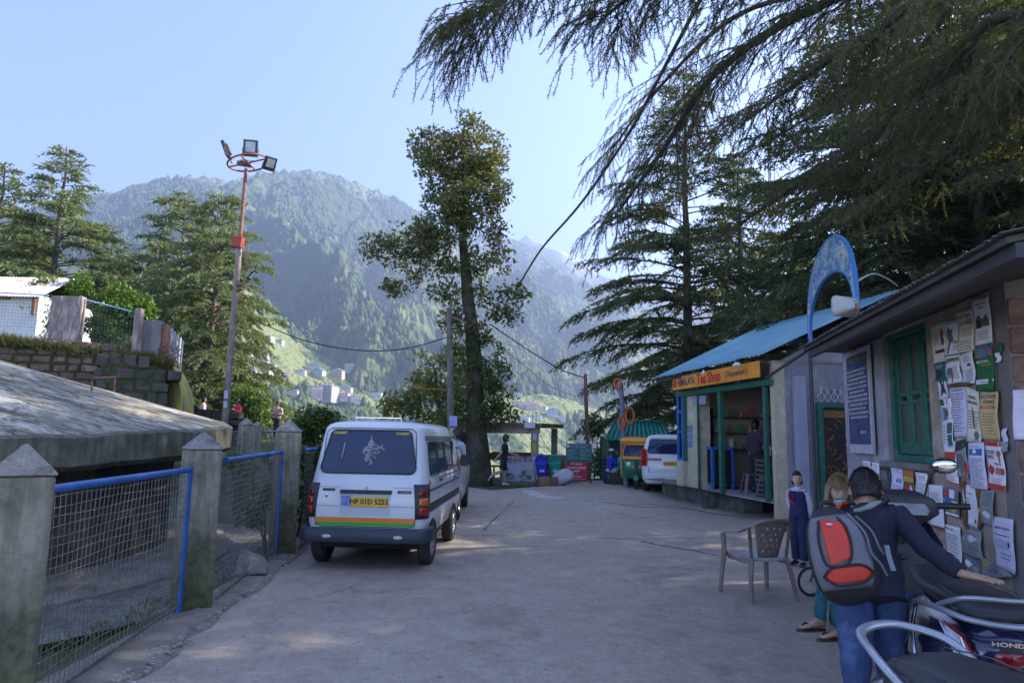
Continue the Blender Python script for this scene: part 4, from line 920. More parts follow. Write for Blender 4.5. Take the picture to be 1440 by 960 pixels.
def wheel(root,x,y,r,w,sx,style=0):
    mb=MB(); h=w/2; mb.lathe([(r*.62,-h*.9),(r*.9,-h),(r,-h*.7),(r*1.0,0),(r,h*.7),(r*.9,h),(r*.62,h*.9)],(0,0,0),28,'x',cap=False); o=mb.build('tyre' if False else 'wheel',m_tyre,root,smooth=35); o.location=(x,y,r)
    mb=MB(); q=h*.9*sx; prof=[(.01,q*.55),(r*.18,q*.6),(r*.22,q*.35),(r*.45,q*.45),(r*.56,q*.95),(r*.64,q*.98),(r*.64,q*.2),(.01,q*.2)]
    mb.lathe(prof,(0,0,0),24,'x',cap=False)
    for k in range(8 if style==0 else 5):
        a=2*PI*k/(8 if style==0 else 5); d=Vector((0,math.cos(a),math.sin(a))); mb.tube([d*r*.2+Vector((q*.6,0,0)),d*r*.56+Vector((q*.75,0,0))],r*.06,5)
    mb.build('rim',m_rim,o,smooth=40)
    return o
def plate(root,f,cx,cz,w,h,txt,sticker=False,two=False,fs=None,parent=None):
    c=f(cx,cz,.01); mb=MB(); mb.box(c,(w,.012,h)); o=mb.build('number_plate',m_plate,parent or root,bevel=.003)
    if sticker:
        mb=MB(); mb.box(c+Vector((-w/2-.055,0,.012)),(.11,.01,h*1.02)); q=mb.build('sticker',pm('blue_sticker',(.06,.1,.35),(.25,.35,.6),30,.5),o)
    text('plate_text',txt,m_ink,fs or h*.78,frame(c+Vector((0,-.0075,0)),(1,0,0),(0,0,1)),o,.002,bold=.002); return o
# ---- white van seen from behind
def microvan():
    root=thing('van','white minivan taxi with a yellow plate and orange and green tailgate stripes','van',(-1.70,8.28,0.0),R(-3))
    S_=Shell([(.30,.62,.10,3.25,.12),(.36,.68,.03,3.32,.14),(.55,.715,.0,3.36,.16),(.62,.722,-.002,3.37,.17),(.80,.722,.0,3.36,.18),(.98,.715,.012,3.33,.2),(1.02,.708,.02,3.28,.2),(1.08,.700,.03,3.20,.2),(1.3,.672,.085,2.98,.2),(1.56,.640,.145,2.74,.2),(1.655,.625,.17,2.64,.2),(1.695,.60,.20,2.58,.2),(1.725,.54,.27,2.48,.2),(1.745,.42,.42,2.3,.2),(1.755,.2,.7,2.1,.18)])
    S_.mesh('body',m_white,root,[(sx*.70,y,.27,.33) for sx in(-1,1) for y in(.56,2.5)])
    mb=MB(); mb.box((0,1.7,.3),(1.2,2.9,.16)); mb.box((0,.62,.27),(1.2,.12,.12)); mb.build('underbody',m_dark,root)
    fr=lambda u,z,e:S_.rear(u,z,e)
    # tailgate
    tg=rrect(-.60,.50,.60,1.655,.09,top=.045); tgo=outline(fr,tg,.005,'tailgate_seam',m_ink,root,.001)
    wp=rrect(-.575,1.12,.575,1.63,.075,6,top=.075); w_=patch(fr,wp,-.01,.006,'rear_window',m_glass,root); outline(fr,wp,.011,'seal',m_plas,w_,.006)
    mw=pm('white_decal',(.7,.7,.72),(.6,.6,.62),10,.6); dm=MB(); rnd=random.Random(3)
    c=(-.0,1.40)
    pts=[(.01,.15),(-.03,-.12),(.02,-.16),(.06,-.08),(-.07,-.05),(0,.12),(.005,.07),(-.02,.05),(.03,.04),(-.05,.03),(.06,.02),(0,0),(-.04,-.02),(.08,.01),(.12,.03),(.05,-.04),(-.03,-.06),(.0,-.09),(.02,-.13),(-.05,-.1),(.1,-.05),(-.08,0),(-.02,.0),(.04,.07),(-.01,.09),(.17,.0)]
    dm.tube([fr(c[0]+u,c[1]+v,.0125) for u,v in pts],.006,4)
    for k,(u,v) in enumerate(pts):
        a=fr(c[0]+u,c[1]+v,.012); b=fr(c[0]+u+rnd.uniform(-.035,.035),c[1]+v+rnd.uniform(-.03,.03),.012); m_=fr(c[0]+u+rnd.uniform(-.03,.03),c[1]+v+rnd.uniform(-.03,.03),.012); dm.tube([a,m_,b],.0075,4)
    dm.build('decal',mw,w_)
    yt=pm('yellow_text',(.7,.55,.05),(.6,.5,.05),10,.6)
    for cx in (-.385,.385):
        p=fr(cx,1.595,.012); q=fr(cx,1.62,.012); text('window_text','TOURIST',yt,.042,frame(p,(1,0,0),q-p),w_,.002,bold=.0012)
    st=MB(); 
    for cx,z0 in ((-.33,1.30),): p=fr(cx,z0,.009); q=fr(cx+.02,z0+.17,.009); st.bar(p,q,.06,.002,up=(1,0,0))
    st.build('paper_sticker',mw,w_)
    dm.build('decal',mw,w_)
    # stripes
    for z0,z1,mt,nm in ((.555,.607,pm('orange_stripe',(.75,.22,.02),(.68,.19,.02),6,.45),'orange_stripe'),(.510,.553,pm('green_stripe',(.1,.42,.06),(.08,.36,.05),6,.45),'green_stripe')):
        patch(fr,rrect(-.60,z0,.60,z1,.006,2),-.004,.004,nm,mt,root,3)
    # plate recess, strip, emblem
    patch(fr,rrect(-.31,.63,.30,.885,.02,3),-.004,.002,'plate_panel',pm('recess_shade',(.50,.52,.55),(.45,.47,.5),3,.4),root,2)  # recess shade put into the grey colour of a flat panel
    mb=MB(); mb.box(fr(-.0,.905,.012),(.62,.028,.045)); mb.build('handle_strip',m_plas,root,bevel=.006)
    plate(root,fr,.045,.79,.45,.11,'HP 01D 5253',True,fs=.083)
    mb=MB(); mb.box(fr(-.45,.925,.003),(.15,.006,.03)); e=mb.build('badge',m_plas,root); text('badge_text','SUZUKI',m_chrome,.028,frame(fr(-.45,.925,.009),(1,0,0),(0,0,1)),e,.002,bold=.001)
    mb=MB(); mb.box(fr(.46,.91,.003),(.165,.006,.036)); e=mb.build('badge',m_plas,root); text('badge_text','Omni',m_chrome,.04,frame(fr(.46,.91,.009),(1,0,0),(0,0,1)),e,.002,bold=.001,sx=1.3)
    mb=MB(); mb.ell(fr(-.475,.86,.004),(.018,.008,.03)); mb.ell(fr(.0,.955,.01),(.014,.014,.014)); mb.build('lock',m_chrome,root,smooth=60)
    # lamp clusters wrap round the corner
    for sx in (-1,1):
        q=S_.ev(.75); mb=MB(); ring=[]
        def corner(z,k,e):
            L=S_.ev(z); hw,yr,r=L[1],L[2],L[4]; P_=[Vector((hw-r-.0,yr,z)),]+[Vector((hw-r+r*math.sin(R(a)),yr+r-r*math.cos(R(a)),z)) for a in (15,30,45,60,75,90)]+[Vector((hw,yr+r+.03,z))]
            C_=Vector((hw-r,yr+r,z)); p=P_[k]; n=(p-C_); n=n.normalized() if k else Vector((0,-1,0)); return Vector(((p+n*e).x*sx,(p+n*e).y,z))
        def lamp(z0,z1,k0,k1,e,m_,nm,par):
            mb=MB(); rings=[]
            for z in np.linspace(z0,z1,4): rings.append([corner(z,k,e) for k in range(k0,k1+1)])
            mb.loft(rings,cap=False,closed=False); o=mb.build(nm,m_,par,smooth=50); s2=o.modifiers.new('t','SOLIDIFY'); s2.thickness=.012; s2.offset=0; return o
        h_=lamp(.60,1.0,1,7,.006,m_plas,'tail_lamp',root)
        lamp(.86,.93,2,5,.014,pm('dark_red_lens',(.2,.01,.01),(.15,.01,.01),9,.2),'brake_lens',h_); lamp(.75,.84,2,5,.014,m_amb if sx>0 else m_redl,'indicator_lens',h_); lamp(.64,.73,2,5,.014,m_redl,'red_lens',h_)
    # bumper
    mb=MB(); prof=[(-.10,.335),(-.12,.37),(-.115,.455),(-.08,.49),(0,.495),(.0,.32)]
    path=[(-.725,.30),(-.73,.10),(-.71,.01),(-.64,-.03),(0,-.04),(.64,-.03),(.71,.01),(.73,.10),(.725,.30)]
    rings=[]
    for i,(x,y) in enumerate(path):
        a=Vector(path[max(i-1,0)]); b=Vector(path[min(i+1,len(path)-1)]); d=(b-a).normalized(); n=Vector((d.y,-d.x)); rings.append([Vector((x-n.x*-1*(-o_) *0+n.x*(-(o_)) *1.0*.6 ,y+n.y*(-(o_))*.6,z)) for o_,z in prof])
    mb.loft(rings); mb.build('rear_bumper',m_bumper,root,smooth=45)
    for z_ in (.955,.735):
        for u0_ in (-.59,.32): patch(fr,rrect(u0_,z_,u0_+.27,z_+.006,.002,2),-.004,.003,'crease',pm('crease_shade',(.25,.26,.29),(.2,.21,.24),5,.5),root,1)  # shade of the body creases drawn as thin darker strips
    for x in (-.42,.42): mb=MB(); mb.ell((x,-.105,.40),(.055,.012,.022)); mb.build('bumper_lamp',m_clearl,root,smooth=60)
    for y in (.56,2.5):
        for sx in (-1,1): wheel(root,sx*.655,y,.285,.16,sx)
    # sides
    for sx in (-1,1):
        fs=lambda u,z,e,sx=sx:S_.side(u,z,sx,e)
        for (y0,y1) in ((.36,.98),(1.05,1.62),(1.70,2.42)):
            wq=patch(fs,rrect(y0,1.09,y1,1.50,.05,4,top=0),-.01,.005,'side_window',m_glass,root); outline(fs,rrect(y0,1.09,y1,1.50,.05,4),.009,'seal',m_plas,wq)
        patch(fs,rrect(.28,1.515,2.5,1.575,.02,3),-.004,.006,'rain_visor',pm('smoked_visor',(.08,.09,.1),(.12,.13,.15),6,.2),root,2)
        patch(fs,rrect(.24,.66,3.1,.76,.02,3),-.004,.008,'rub_strip',m_plas,root,2); patch(fs,rrect(.24,.905,3.1,.925,.008,2),-.004,.006,'crease',m_plas,root,2)
        patch(fs,rrect(1.0,1.02,2.9,1.035,.006,2),-.004,.004,'trim_line',m_plas,root,2)
        patch(fs,rrect(.24,.99,.34,1.03,.008,2),-.004,.008,'side_marker',m_amb,root,2)
        for y in (1.015,1.66,2.52): 
            mb=MB(); mb.tube([fs(y,z,.001) for z in (.42,.7,1.0,1.3,1.55)],.004,5); mb.build('door_seam',m_ink,root)
        
        for y_,z_ in ((1.13,1.0),(2.45,.96)): mb=MB(); mb.box(fs(y_,z_,.015),(.03,.13,.025)); mb.build('door_handle',m_plas,root,bevel=.004)
        mb=MB(); mb.tube([fs(2.55,1.12,.0),fs(2.58,1.16,.12)],.012,6); mb.box(fs(2.58,1.20,.17),(.12,.045,.17)); mb.build('wing_mirror',m_plas,root,bevel=.015)
        mb=MB(); mb.box(fs(2.5,1.27,-.02),(.05,.03,.45)); mb.build('pillar_trim',m_plas,root)
    # front glass, roof bar
    fw=lambda u,z,e:Vector((u,S_.ev(z)[3]+e,z)); patch(fw,rrect(-.58,1.08,.58,1.52,.06,4,top=.06),-.01,.006,'windscreen',m_glass,root)
    mb=MB(); mb.tube([(-.42,.9,1.70),(-.42,.9,1.80),(.2,.9,1.80),(.2,.9,1.72)],.008,6); mb.tube([(-.42,1.0,1.77),(.2,1.0,1.77)],.006,6); mb.build('roof_bar',m_chrome,root)
    mb=MB(); mb.ell((.36,.32,1.70),(.03,.02,.02)); mb.build('washer_jet',m_white,root,smooth=60)
microvan()
# ---- white hatchback parked ahead of the van
def hatchback():
    root=thing('car','white hatchback parked nose to tail ahead of the minivan, only its right rear corner showing','car',(-1.72,12.6,0),0)
    S_=Shell([(.22,.70,.12,3.7,.2),(.35,.76,.02,3.85,.25),(.6,.79,-.01,3.9,.3),(.9,.79,.03,3.8,.3),(1.0,.775,.06,3.0,.3),(1.3,.70,.18,2.5,.28),(1.46,.64,.28,2.2,.25),(1.52,.52,.42,2.0,.22),(1.54,.3,.6,1.8,.18)])
    S_.mesh('body',m_white,root,[(sx*.76,y,.3,.35) for sx in(-1,1) for y in(.7,3.1)])
    fr=lambda u,z,e:S_.rear(u,z,e)
    w_=patch(fr,rrect(-.56,1.03,.56,1.4,.08,4,top=.05),-.01,.006,'rear_window',m_glass,root)
    for sx in (-1,1):
        mb=MB(); prof=[(.62,.02,.74),(.70,.12,.86),(.735,.20,1.02),(.72,.18,1.22),(.62,.10,1.20),(.6,.04,.9)]
        rings=[[Vector((sx*(.79-.0),.20,.72)),Vector((sx*.80,.10,.78)),Vector((sx*.70,-.01,.80)),Vector((sx*.66,.06,.8))],[Vector((sx*.805,.36,.98)),Vector((sx*.80,.10,.95)),Vector((sx*.66,.03,.96)),Vector((sx*.6,.1,.95))],[Vector((sx*.76,.42,1.16)),Vector((sx*.745,.2,1.14)),Vector((sx*.66,.12,1.14)),Vector((sx*.64,.2,1.14))]]
        mb.loft(rings); mb.build('tail_lamp',m_redl,root,smooth=40)
        fs=lambda u,z,e,sx=sx:S_.side(u,z,sx,e)
        patch(fs,rrect(.55,1.03,1.25,1.36,.05,3),-.01,.006,'side_window',m_glass,root); patch(fs,rrect(1.33,1.03,2.2,1.38,.05,3),-.01,.006,'side_window',m_glass,root)
        mb=MB(); mb.box(fs(2.3,1.05,.1),(.18,.1,.12)); mb.build('wing_mirror',m_plas,root,bevel=.02)
        mb=MB(); mb.ell((sx*.80,.06,.42),(.02,.05,.03)); mb.build('reflector',m_redl,root)
    plate(root,fr,0,.72,.45,.11,'HP 68 3157',fs=.09)
    mb=MB(); mb.box((0,1.8,.25),(1.4,3.2,.12)); mb.build('underbody',m_dark,root)
    for y in (.7,3.1):
        for sx in(-1,1): wheel(root,sx*.70,y,.3,.17,sx,1)
hatchback()
# ---- white multi purpose car by the tea shop
def mpv():
    root=thing('car','white people carrier with a blue tinted rear window, parked behind the tea shop corner','car',(4.78,20.4,0),R(-13))
    S_=Shell([(.28,.80,.12,4.2,.2),(.4,.87,.02,4.4,.25),(.62,.89,-.02,4.45,.28),(.9,.885,.0,4.42,.28),(1.08,.875,.03,4.2,.28),(1.14,.86,.05,3.4,.28),(1.45,.79,.16,2.9,.26),(1.62,.72,.24,2.6,.25),(1.69,.62,.34,2.4,.22),(1.72,.4,.55,2.2,.2)])
    S_.mesh('body',m_white,root,[(sx*.86,y,.32,.38) for sx in(-1,1) for y in(.85,3.55)])
    fr=lambda u,z,e:S_.rear(u,z,e)
    w_=patch(fr,rrect(-.70,1.15,.70,1.57,.09,4,top=.06),-.01,.006,'rear_window',m_glass,root); outline(fr,rrect(-.70,1.15,.70,1.57,.09,4,top=.06),.012,'seal',m_plas,w_)
    outline(fr,rrect(-.68,.55,.68,1.62,.1,4,top=.02),.006,'tailgate_seam',m_ink,root,.001)
    mb=MB(); mb.tube([fr(.0,1.14,.02),fr(.2,1.22,.02)],.01,5); mb.build('wiper',m_plas,root)
    plate(root,fr,.02,.86,.5,.14,'HP 01D 4121',fs=.1)
    for sx in(-1,1):
        mb=MB(); mb.bar(fr(sx*.30,.97,.02),fr(sx*.72,.99,.02),.012,.07,up=(0,1,0)); mb.box(fr(sx*.52,.98,.008),(.42,.02,.07)); mb.build('red_trim_lamp',m_redl,root,bevel=.008)
        mb=MB(); mb.loft([[Vector((sx*.86,.1,z)),Vector((sx*.90,.2,z)),Vector((sx*.905,.42,z)),Vector((sx*.74,-.02+.2*max(0,z-1.1),z)),] for z in (.78,.9,1.1,1.28)]); mb.build('tail_lamp',m_redl,root,smooth=40)
        fs=lambda u,z,e,sx=sx:S_.side(u,z,sx,e)
        for y0,y1 in((.5,1.2),(1.28,2.05),(2.12,2.9)): patch(fs,rrect(y0,1.16,y1,1.5,.05,3),-.01,.006,'side_window',m_glass,root)
        mb=MB(); mb.box(fs(2.9,1.15,.1),(.2,.1,.14)); mb.build('wing_mirror',m_white,root,bevel=.02)
    mb=MB(); mb.lathe([(.07,0),(.07,.012),(.05,.014),(.05,.0)],fr(.5,.86,.0),16,'y'); mb.build('emblem',m_plas,root)
    mb=MB(); mb.box((0,-.03,.42),(1.5,.14,.3)); mb.build('rear_bumper',m_white,root,bevel=.05)
    mb=MB(); mb.box((0,2.2,.3),(1.5,3.8,.2)); mb.build('underbody',m_dark,root); mb=MB(); mb.box((.15,.25,.30),(.28,.3,.22)); mb.build('silencer',m_rust,root)
    mb=MB(); mb.box((.45,1.3,1.77),(.5,.25,.12)); mb.build('roof_sign',pm('white_plastic',(.6,.6,.62),(.55,.55,.57),5,.5),root,bevel=.02)
    for y in(.85,3.55):
        for sx in(-1,1): wheel(root,sx*.78,y,.33,.2,sx,1)
mpv()
# ---- auto rickshaw facing the camera (front towards -y)
def rickshaw():
    m_g=pm('rickshaw_green',(.012,.16,.08),(.01,.12,.06),3,.35,coat=.4); m_y=pm('rickshaw_yellow',(.75,.3,.03),(.65,.25,.03),3,.5)
    root=thing('auto_rickshaw','green and yellow auto rickshaw facing the camera beside the white people carrier','rickshaw',(4.02,22.0,0),R(-12))
    root.scale=(.86,.9,.90)
    # nose shell as rings of z
    S_=Shell([(.36,.25,.12,2.5,.15),(.5,.46,.02,2.55,.22),(.75,.52,-.0,2.6,.25),(.95,.54,.04,2.6,.25),(1.08,.55,.10,2.6,.25)])
    mb=MB(); mb.loft([superring(hw,a,a+.5,z,r) for z,hw,a,b,r in S_.lv]); mb.build('nose',m_g,root,smooth=40)
    mb=MB(); mb.box((0,1.75,.62),(1.24,1.5,.72)); mb.box((0,.95,.40),(1.0,1.4,.12)); mb.build('body',m_g,root,bevel=.05)
    mb=MB(); mb.loft([superring(hw,a,b,z,.2) for z,hw,a,b in ((1.56,.60,.14,2.5),(1.66,.62,.08,2.55),(1.74,.58,.16,2.5),(1.80,.4,.35,2.3))]); mb.build('canopy',m_y,root,smooth=40)
    mb=MB(); mb.box((0,1.9,1.28),(1.2,1.15,.6)); mb.build('hood',m_plas,root,bevel=.04)
    fr=lambda u,z,e:Vector((u,.06+(z-1.08)*.18-e,z))
    w_=patch(fr,rrect(-.5,1.10,.5,1.54,.08,4,top=.06),-.01,.008,'windscreen',m_glass,root); outline(fr,rrect(-.5,1.10,.5,1.54,.08,4,top=.06),.025,'screen_frame',m_y,w_)
    mb=MB(); mb.box((0,.03,1.06),(1.02,.1,.09)); mb.build('yellow_band',m_y,root,bevel=.02)
    for sx in(-1,1):
        mb=MB(); mb.lathe([(.085,.06),(.09,-.02),(.075,-.04)],(sx*.28,.0,.86),16,'y'); h_=mb.build('headlight',m_chrome,root,smooth=40); mb=MB(); mb.lathe([(.001,-.05),(.05,-.05),(.072,-.035)],(sx*.28,.0,.86),16,'y'); mb.build('lens',m_clearl,h_,smooth=60)
        mb=MB(); mb.tube([(sx*.5,.15,1.2),(sx*.66,.1,1.25)],.01,5); mb.box((sx*.7,.1,1.25),(.1,.03,.15)); mb.build('wing_mirror',m_plas,root,bevel=.01)
        mb=MB(); mb.tube([(sx*.56,.2,.5),(sx*.57,.22,1.08),(sx*.56,.32,1.58)],.025,6); mb.build('door_post',m_y,root)
        wheel(root,sx*.55,2.05,.22,.11,sx)
    mb=MB(); mb.box((0,-.02,.72),(.14,.08,.5)); mb.build('front_fork_cover',m_plas,root,bevel=.03)
    mb=MB(); rings=[]
    for k in range(9):
        a=R(20+140*k/8); rings.append([Vector((x,-.0-.27*math.cos(a)+.0,.24+.27*math.sin(a)+dz)) for x,dz in((-.09,-.05),(-.05,.0),(.05,.0),(.09,-.05),(.05,-.02),(-.05,-.02))])
    mb.loft(rings); mb.build('front_mudguard',m_g,root,smooth=50)
    wheel(root,0,.0,.225,.11,1)
rickshaw()
# ---- scooters
m_silver=pm('silver_rail',(.42,.44,.48),(.36,.38,.42),5,.35,metal=.6,c3=(.3,.31,.33),lo=.3,hi=.75); m_vinyl=pm('black_vinyl',(.02,.02,.022),(.032,.032,.035),4,.42,bs=.35,bsc=220,bd=.0012)
def scooter(label,loc,rz,paint,tailstyle=0,sc=1.06,mirrors=(1,),mxo=.285):
    root=thing('scooter',label,'scooter',loc,rz,None); root.scale=(sc,)*3
    def sec(y,hw,z0,z1,n=16,p=2.6,top=.75):
        out=[]
        for k in range(n):
            a=2*PI*k/n; c_,s_=math.cos(a),math.sin(a); x=hw*abs(c_)**(2/p)*(1 if c_>=0 else -1); z=(z0+z1)/2+(z1-z0)/2*abs(s_)**(2/p)*(1 if s_>=0 else -1)
            if s_>0: x*=1-(1-top)*s_
            out.append(Vector((x,y,z)))
        return out
    mb=MB(); mb.loft([sec(-.50,.07,.60,.70),sec(-.47,.13,.54,.735),sec(-.40,.165,.50,.75),sec(-.25,.195,.44,.757),sec(-.05,.215,.38,.76),sec(.15,.215,.34,.75),sec(.34,.19,.30,.73),sec(.46,.15,.27,.70),sec(.52,.11,.25,.62)])
    body=mb.build('body',paint,root,smooth=60)
    # seat
    def ss(y,hw,z0,z1): return sec(y,hw,z0,z1,18,3.2,.86)
    mb=MB(); mb.loft([ss(-.40,.07,.757,.79),ss(-.38,.12,.755,.815),ss(-.30,.150,.75,.838),ss(-.15,.158,.75,.838),ss(0,.160,.75,.815),ss(.12,.158,.745,.805),ss(.28,.14,.735,.81),ss(.42,.11,.72,.80),ss(.50,.07,.715,.775)])
    seat=mb.build('seat',m_vinyl,root,smooth=60)
    mb=MB(); 
    for sx in(-1,1): mb.tube([(sx*.118,-.34,.832),(sx*.135,-.2,.838),(sx*.138,0,.815),(sx*.130,.15,.806),(sx*.11,.30,.811)],.0025,5)
    mb.build('stitching',pm('seat_thread',(.06,.06,.065),(.08,.08,.085),9,.6),seat)
    # grab rail
    mb=MB()
    def oval(pts,rx,rz):
        P=crv(pts,6); mb.tube(P,[rx]*len(P),10,sq=rz/rx)
    if tailstyle==0:
        oval([(-.165,-.22,.755),(-.175,-.28,.79),(-.165,-.37,.845),(-.10,-.475,.87),(0,-.50,.878),(.10,-.475,.87),(.165,-.37,.845),(.175,-.28,.79),(.165,-.22,.755)],.017,.011)
    else:
        oval([(-.215,.0,.70),(-.22,-.10,.745),(-.205,-.34,.79),(-.14,-.50,.795),(0,-.535,.79),(.14,-.50,.795),(.205,-.34,.79),(.22,-.10,.745),(.215,.0,.70)],.019,.012)
        oval([(-.19,-.32,.80),(-.135,-.45,.865),(0,-.475,.872),(.135,-.45,.865),(.19,-.32,.80)],.018,.011)
    mb.build('grab_rail',m_silver,root,smooth=70)
    for sx in(-1,1): mb=MB(); mb.box((sx*.13,-.3,.775),(.06,.1,.05)); mb.build('rail_mount',m_plas,root,bevel=.01)
    # tail lamp: dark band with two red lenses, indicators at the corners
    def tl(z0,z1,hw,e,nm,mt,par,x0=None):
        mb=MB(); rings=[]; 
        for t in np.linspace(-1,1,13):
            x=hw*t; y=-.505-e+.13*abs(t)**2.2
            rings.append([Vector((x,y-.0,z1-.02*abs(t))),Vector((x,y-.012,(z0+z1)/2)),Vector((x,y,z0+.03*abs(t)**2)),Vector((x,y+.05,z0+.03*abs(t)**2)),Vector((x,y+.05,z1-.02*abs(t)))])
        mb.loft(rings); return mb.build(nm,mt,par,smooth=50)
    lampo=tl(.535,.70,.172,.0,'tail_lamp',m_plas,root)
    tl(.628,.682,.120,.014,'upper_lens',pm('deep_red_lens',(.3,.006,.012),(.22,.005,.01),12,.12,spec=.8),lampo); tl(.555,.615,.105,.016,'lower_lens',m_redl,lampo); mb=MB(); tl(.617,.625,.13,.02,'chrome_strip',m_chrome,lampo)
    for sx in((-1,1) if tailstyle else ()):
        pts=[Vector((sx*.125,-.525,.56)),Vector((sx*.165,-.475,.60)),Vector((sx*.205,-.37,.745)),Vector((sx*.16,-.46,.715))]
        mb=MB(); mb.add(pts+[p+Vector((0,.04,0)) for p in pts]+[sum(pts,Vector())/4+Vector((sx*.02,-.022,0))],[(0,1,8),(1,2,8),(2,3,8),(3,0,8),(4,7,6,5),(0,4,5,1),(1,5,6,2),(2,6,7,3),(3,7,4,0)]); i_=mb.build('indicator',m_clearl,root,smooth=30)
        mb=MB(); mb.tube([p+Vector((sx*.004,-.012,0)) for p in pts]+[pts[0]+Vector((sx*.004,-.012,0))],.0045,6); mb.build('chrome_trim',m_chrome,i_)
        mb=MB(); mb.add([Vector((sx*.120,-.535,.60)),Vector((sx*.155,-.48,.69)),Vector((sx*.20,-.38,.755)),Vector((sx*.15,-.46,.725)),Vector((sx*.12,-.50,.65))],[(0,1,2,3,4)]); q=mb.build('red_edge',m_redl,i_); q.modifiers.new('t','SOLIDIFY').thickness=.01
    if tailstyle: text('tail_text','HONDA',m_chrome,.024,frame((0,-.513,.712),(1,0,0),(0,.1,1)),root,.002,bold=.0006,sx=1.6)
    # rear mudguard, plate, wheel, silencer, stand
    mb=MB(); mb.box((0,-.48,.42),(.17,.02,.26),rx=-.35); mb.build('mudguard',m_plas,root,bevel=.01); mb=MB(); mb.box((0,-.515,.47),(.2,.008,.13),rx=-.3); pl_=mb.build('number_plate',pm('white_plate',(.7,.7,.7),(.62,.62,.62),6,.5),root)
    for y in (0,1.24):
        w_=wheel(root,0,y,.235,.095,1,1); w_.location.z=.235
    mb=MB(); mb.tube([(.15,.35,.22),(.18,.1,.24),(.18,-.1,.27),(.18,-.32,.31)],[.03,.05,.055,.05],12); mb.build('silencer',m_silver,root,smooth=50)
    mb=MB(); mb.loft([sec(-.15,.1,.15,.38),sec(.35,.1,.15,.34)]); mb.build('engine',m_dark,root,smooth=50)
    mb=MB(); mb.tube([(-.22,-.1,.74),(-.27,-.2,.66),(-.28,-.32,.45),(-.24,-.36,.35)],.008,6); mb.tube([(-.27,-.2,.66),(-.26,.0,.5),(-.23,.1,.36)],.008,6); mb.tube([(-.28,-.3,.5),(-.26,.02,.48)],.007,6); mb.build('side_guard',m_chrome,root,smooth=60)
    # floor, leg shield, front
    mb=MB(); mb.box((0,.68,.27),(.36,.42,.08)); mb.build('floorboard',m_plas,root,bevel=.02)
    mb=MB(); rings=[]
    for z,y,hw in ((.27,.88,.18),(.4,.93,.22),(.6,.99,.235),(.8,1.03,.215),(.92,1.045,.15)):
        rings.append([Vector((hw*math.sin(R(a)),y-.10*(1-math.cos(R(a)))*1.2+.0,z)) for a in np.linspace(-80,80,9)]+[Vector((hw*1.05*math.sin(R(a)),y+.05-.10*(1-math.cos(R(a)))*1.2,z)) for a in np.linspace(80,-80,9)])
    mb.loft(rings); mb.build('leg_shield',paint,root,smooth=60)
    mb=MB(); mb.box((0,.955,.6),(.3,.05,.5),rx=-.12); mb.ell((.0,.92,.72),(.02,.01,.02)); mb.build('inner_panel',m_plas,root,bevel=.03)
    mb=MB(); mb.tube([(0,.93,.92),(0,1.06,.6),(0,1.22,.26)],[.035,.03,.03],8); mb.build('steering_column',m_plas,root)
    mb=MB(); mb.loft([[Vector((x*.55,1.0+y*.5,.90)) for x,y in ((-.2,-.08),(.2,-.08),(.22,.05),(.08,.14),(-.08,.14),(-.22,.05))],[Vector((x,1.0+y,.98)) for x,y in ((-.2,-.09),(.2,-.09),(.22,.05),(.09,.15),(-.09,.15),(-.22,.05))],[Vector((x*.9,.98+y,1.06)) for x,y in ((-.2,-.06),(.2,-.06),(.2,.05),(.09,.13),(-.09,.13),(-.2,.05))],[Vector((x*.5,.98+y*.6,1.10)) for x,y in ((-.2,-.04),(.2,-.04),(.2,.05),(.09,.12),(-.09,.12),(-.2,.05))]])
    hc=mb.build('handlebar_cowl',m_plas,root,smooth=50,bevel=.012)
    mb=MB(); mb.loft([[Vector((x,.915+z_*.55,1.0+z_)) for x,z_ in ((-.13,-.03),(.13,-.03),(.15,.0),(.12,.055),(-.12,.055),(-.15,.0))],[Vector((x*.9,.900+z_*.55,1.005+z_)) for x,z_ in ((-.13,-.03),(.13,-.03),(.15,.0),(.12,.055),(-.12,.055),(-.15,.0))]]); mb.build('speedometer',pm('dial_reflection_grey',(.16,.17,.19),(.3,.31,.33),5,.12,spec=.8),hc,smooth=40)  # grey base colour stands in for the reflection on the dial
    for sx in(-1,1):
        mb=MB(); mb.tube([(sx*.17,.97,1.02),(sx*.36,.92,1.03)],[.019,.018],10); g_=mb.build('grip',m_vinyl,root,smooth=50); mb=MB(); mb.tube([(sx*.2,1.01,1.02),(sx*.34,.985,1.02)],.006,5); mb.build('brake_lever',m_silver,g_)
    for sx in mirrors:
        mb=MB(); mb.tube(crv([(sx*min(.19,mxo-.06),.98,1.06),(sx*(mxo-.045),.97,1.15),(sx*(mxo-.03),.96,1.20),(sx*mxo,.945,1.235)],4),.007,6); M1_=mb.build('mirror_stalk',m_plas,root,smooth=60)
        mb=MB(); mb.ell((sx*(mxo+.04),.945,1.26),(.075,.022,.047),20,10); mb.build('mirror_back',m_plas,M1_,smooth=60); mb=MB(); mb.ell((sx*(mxo+.04),.930,1.26),(.066,.010,.04),20,8); mb.build('mirror_glass',pm('mirror_glass',(.75,.78,.8),(.7,.73,.75),5,.02,metal=1),M1_,smooth=60)
    mb=MB(); rings=[]
    for k in range(9):
        a=R(15+150*k/8); rings.append([Vector((x,1.24+(.275)*math.cos(a)*-1,.235+(.275+dz)*math.sin(a))) for x,dz in((-.08,-.06),(-.05,.0),(.05,.0),(.08,-.06),(.05,-.02),(-.05,-.02))])
    mb.loft(rings); mb.build('front_mudguard',paint,root,smooth=50)
    return root
m_navy=pm('navy_scooter_paint',(.012,.014,.05),(.016,.018,.06),3,.2,coat=1); m_purple=pm('indigo_scooter_paint',(.018,.012,.06),(.024,.016,.075),3,.2,coat=1)
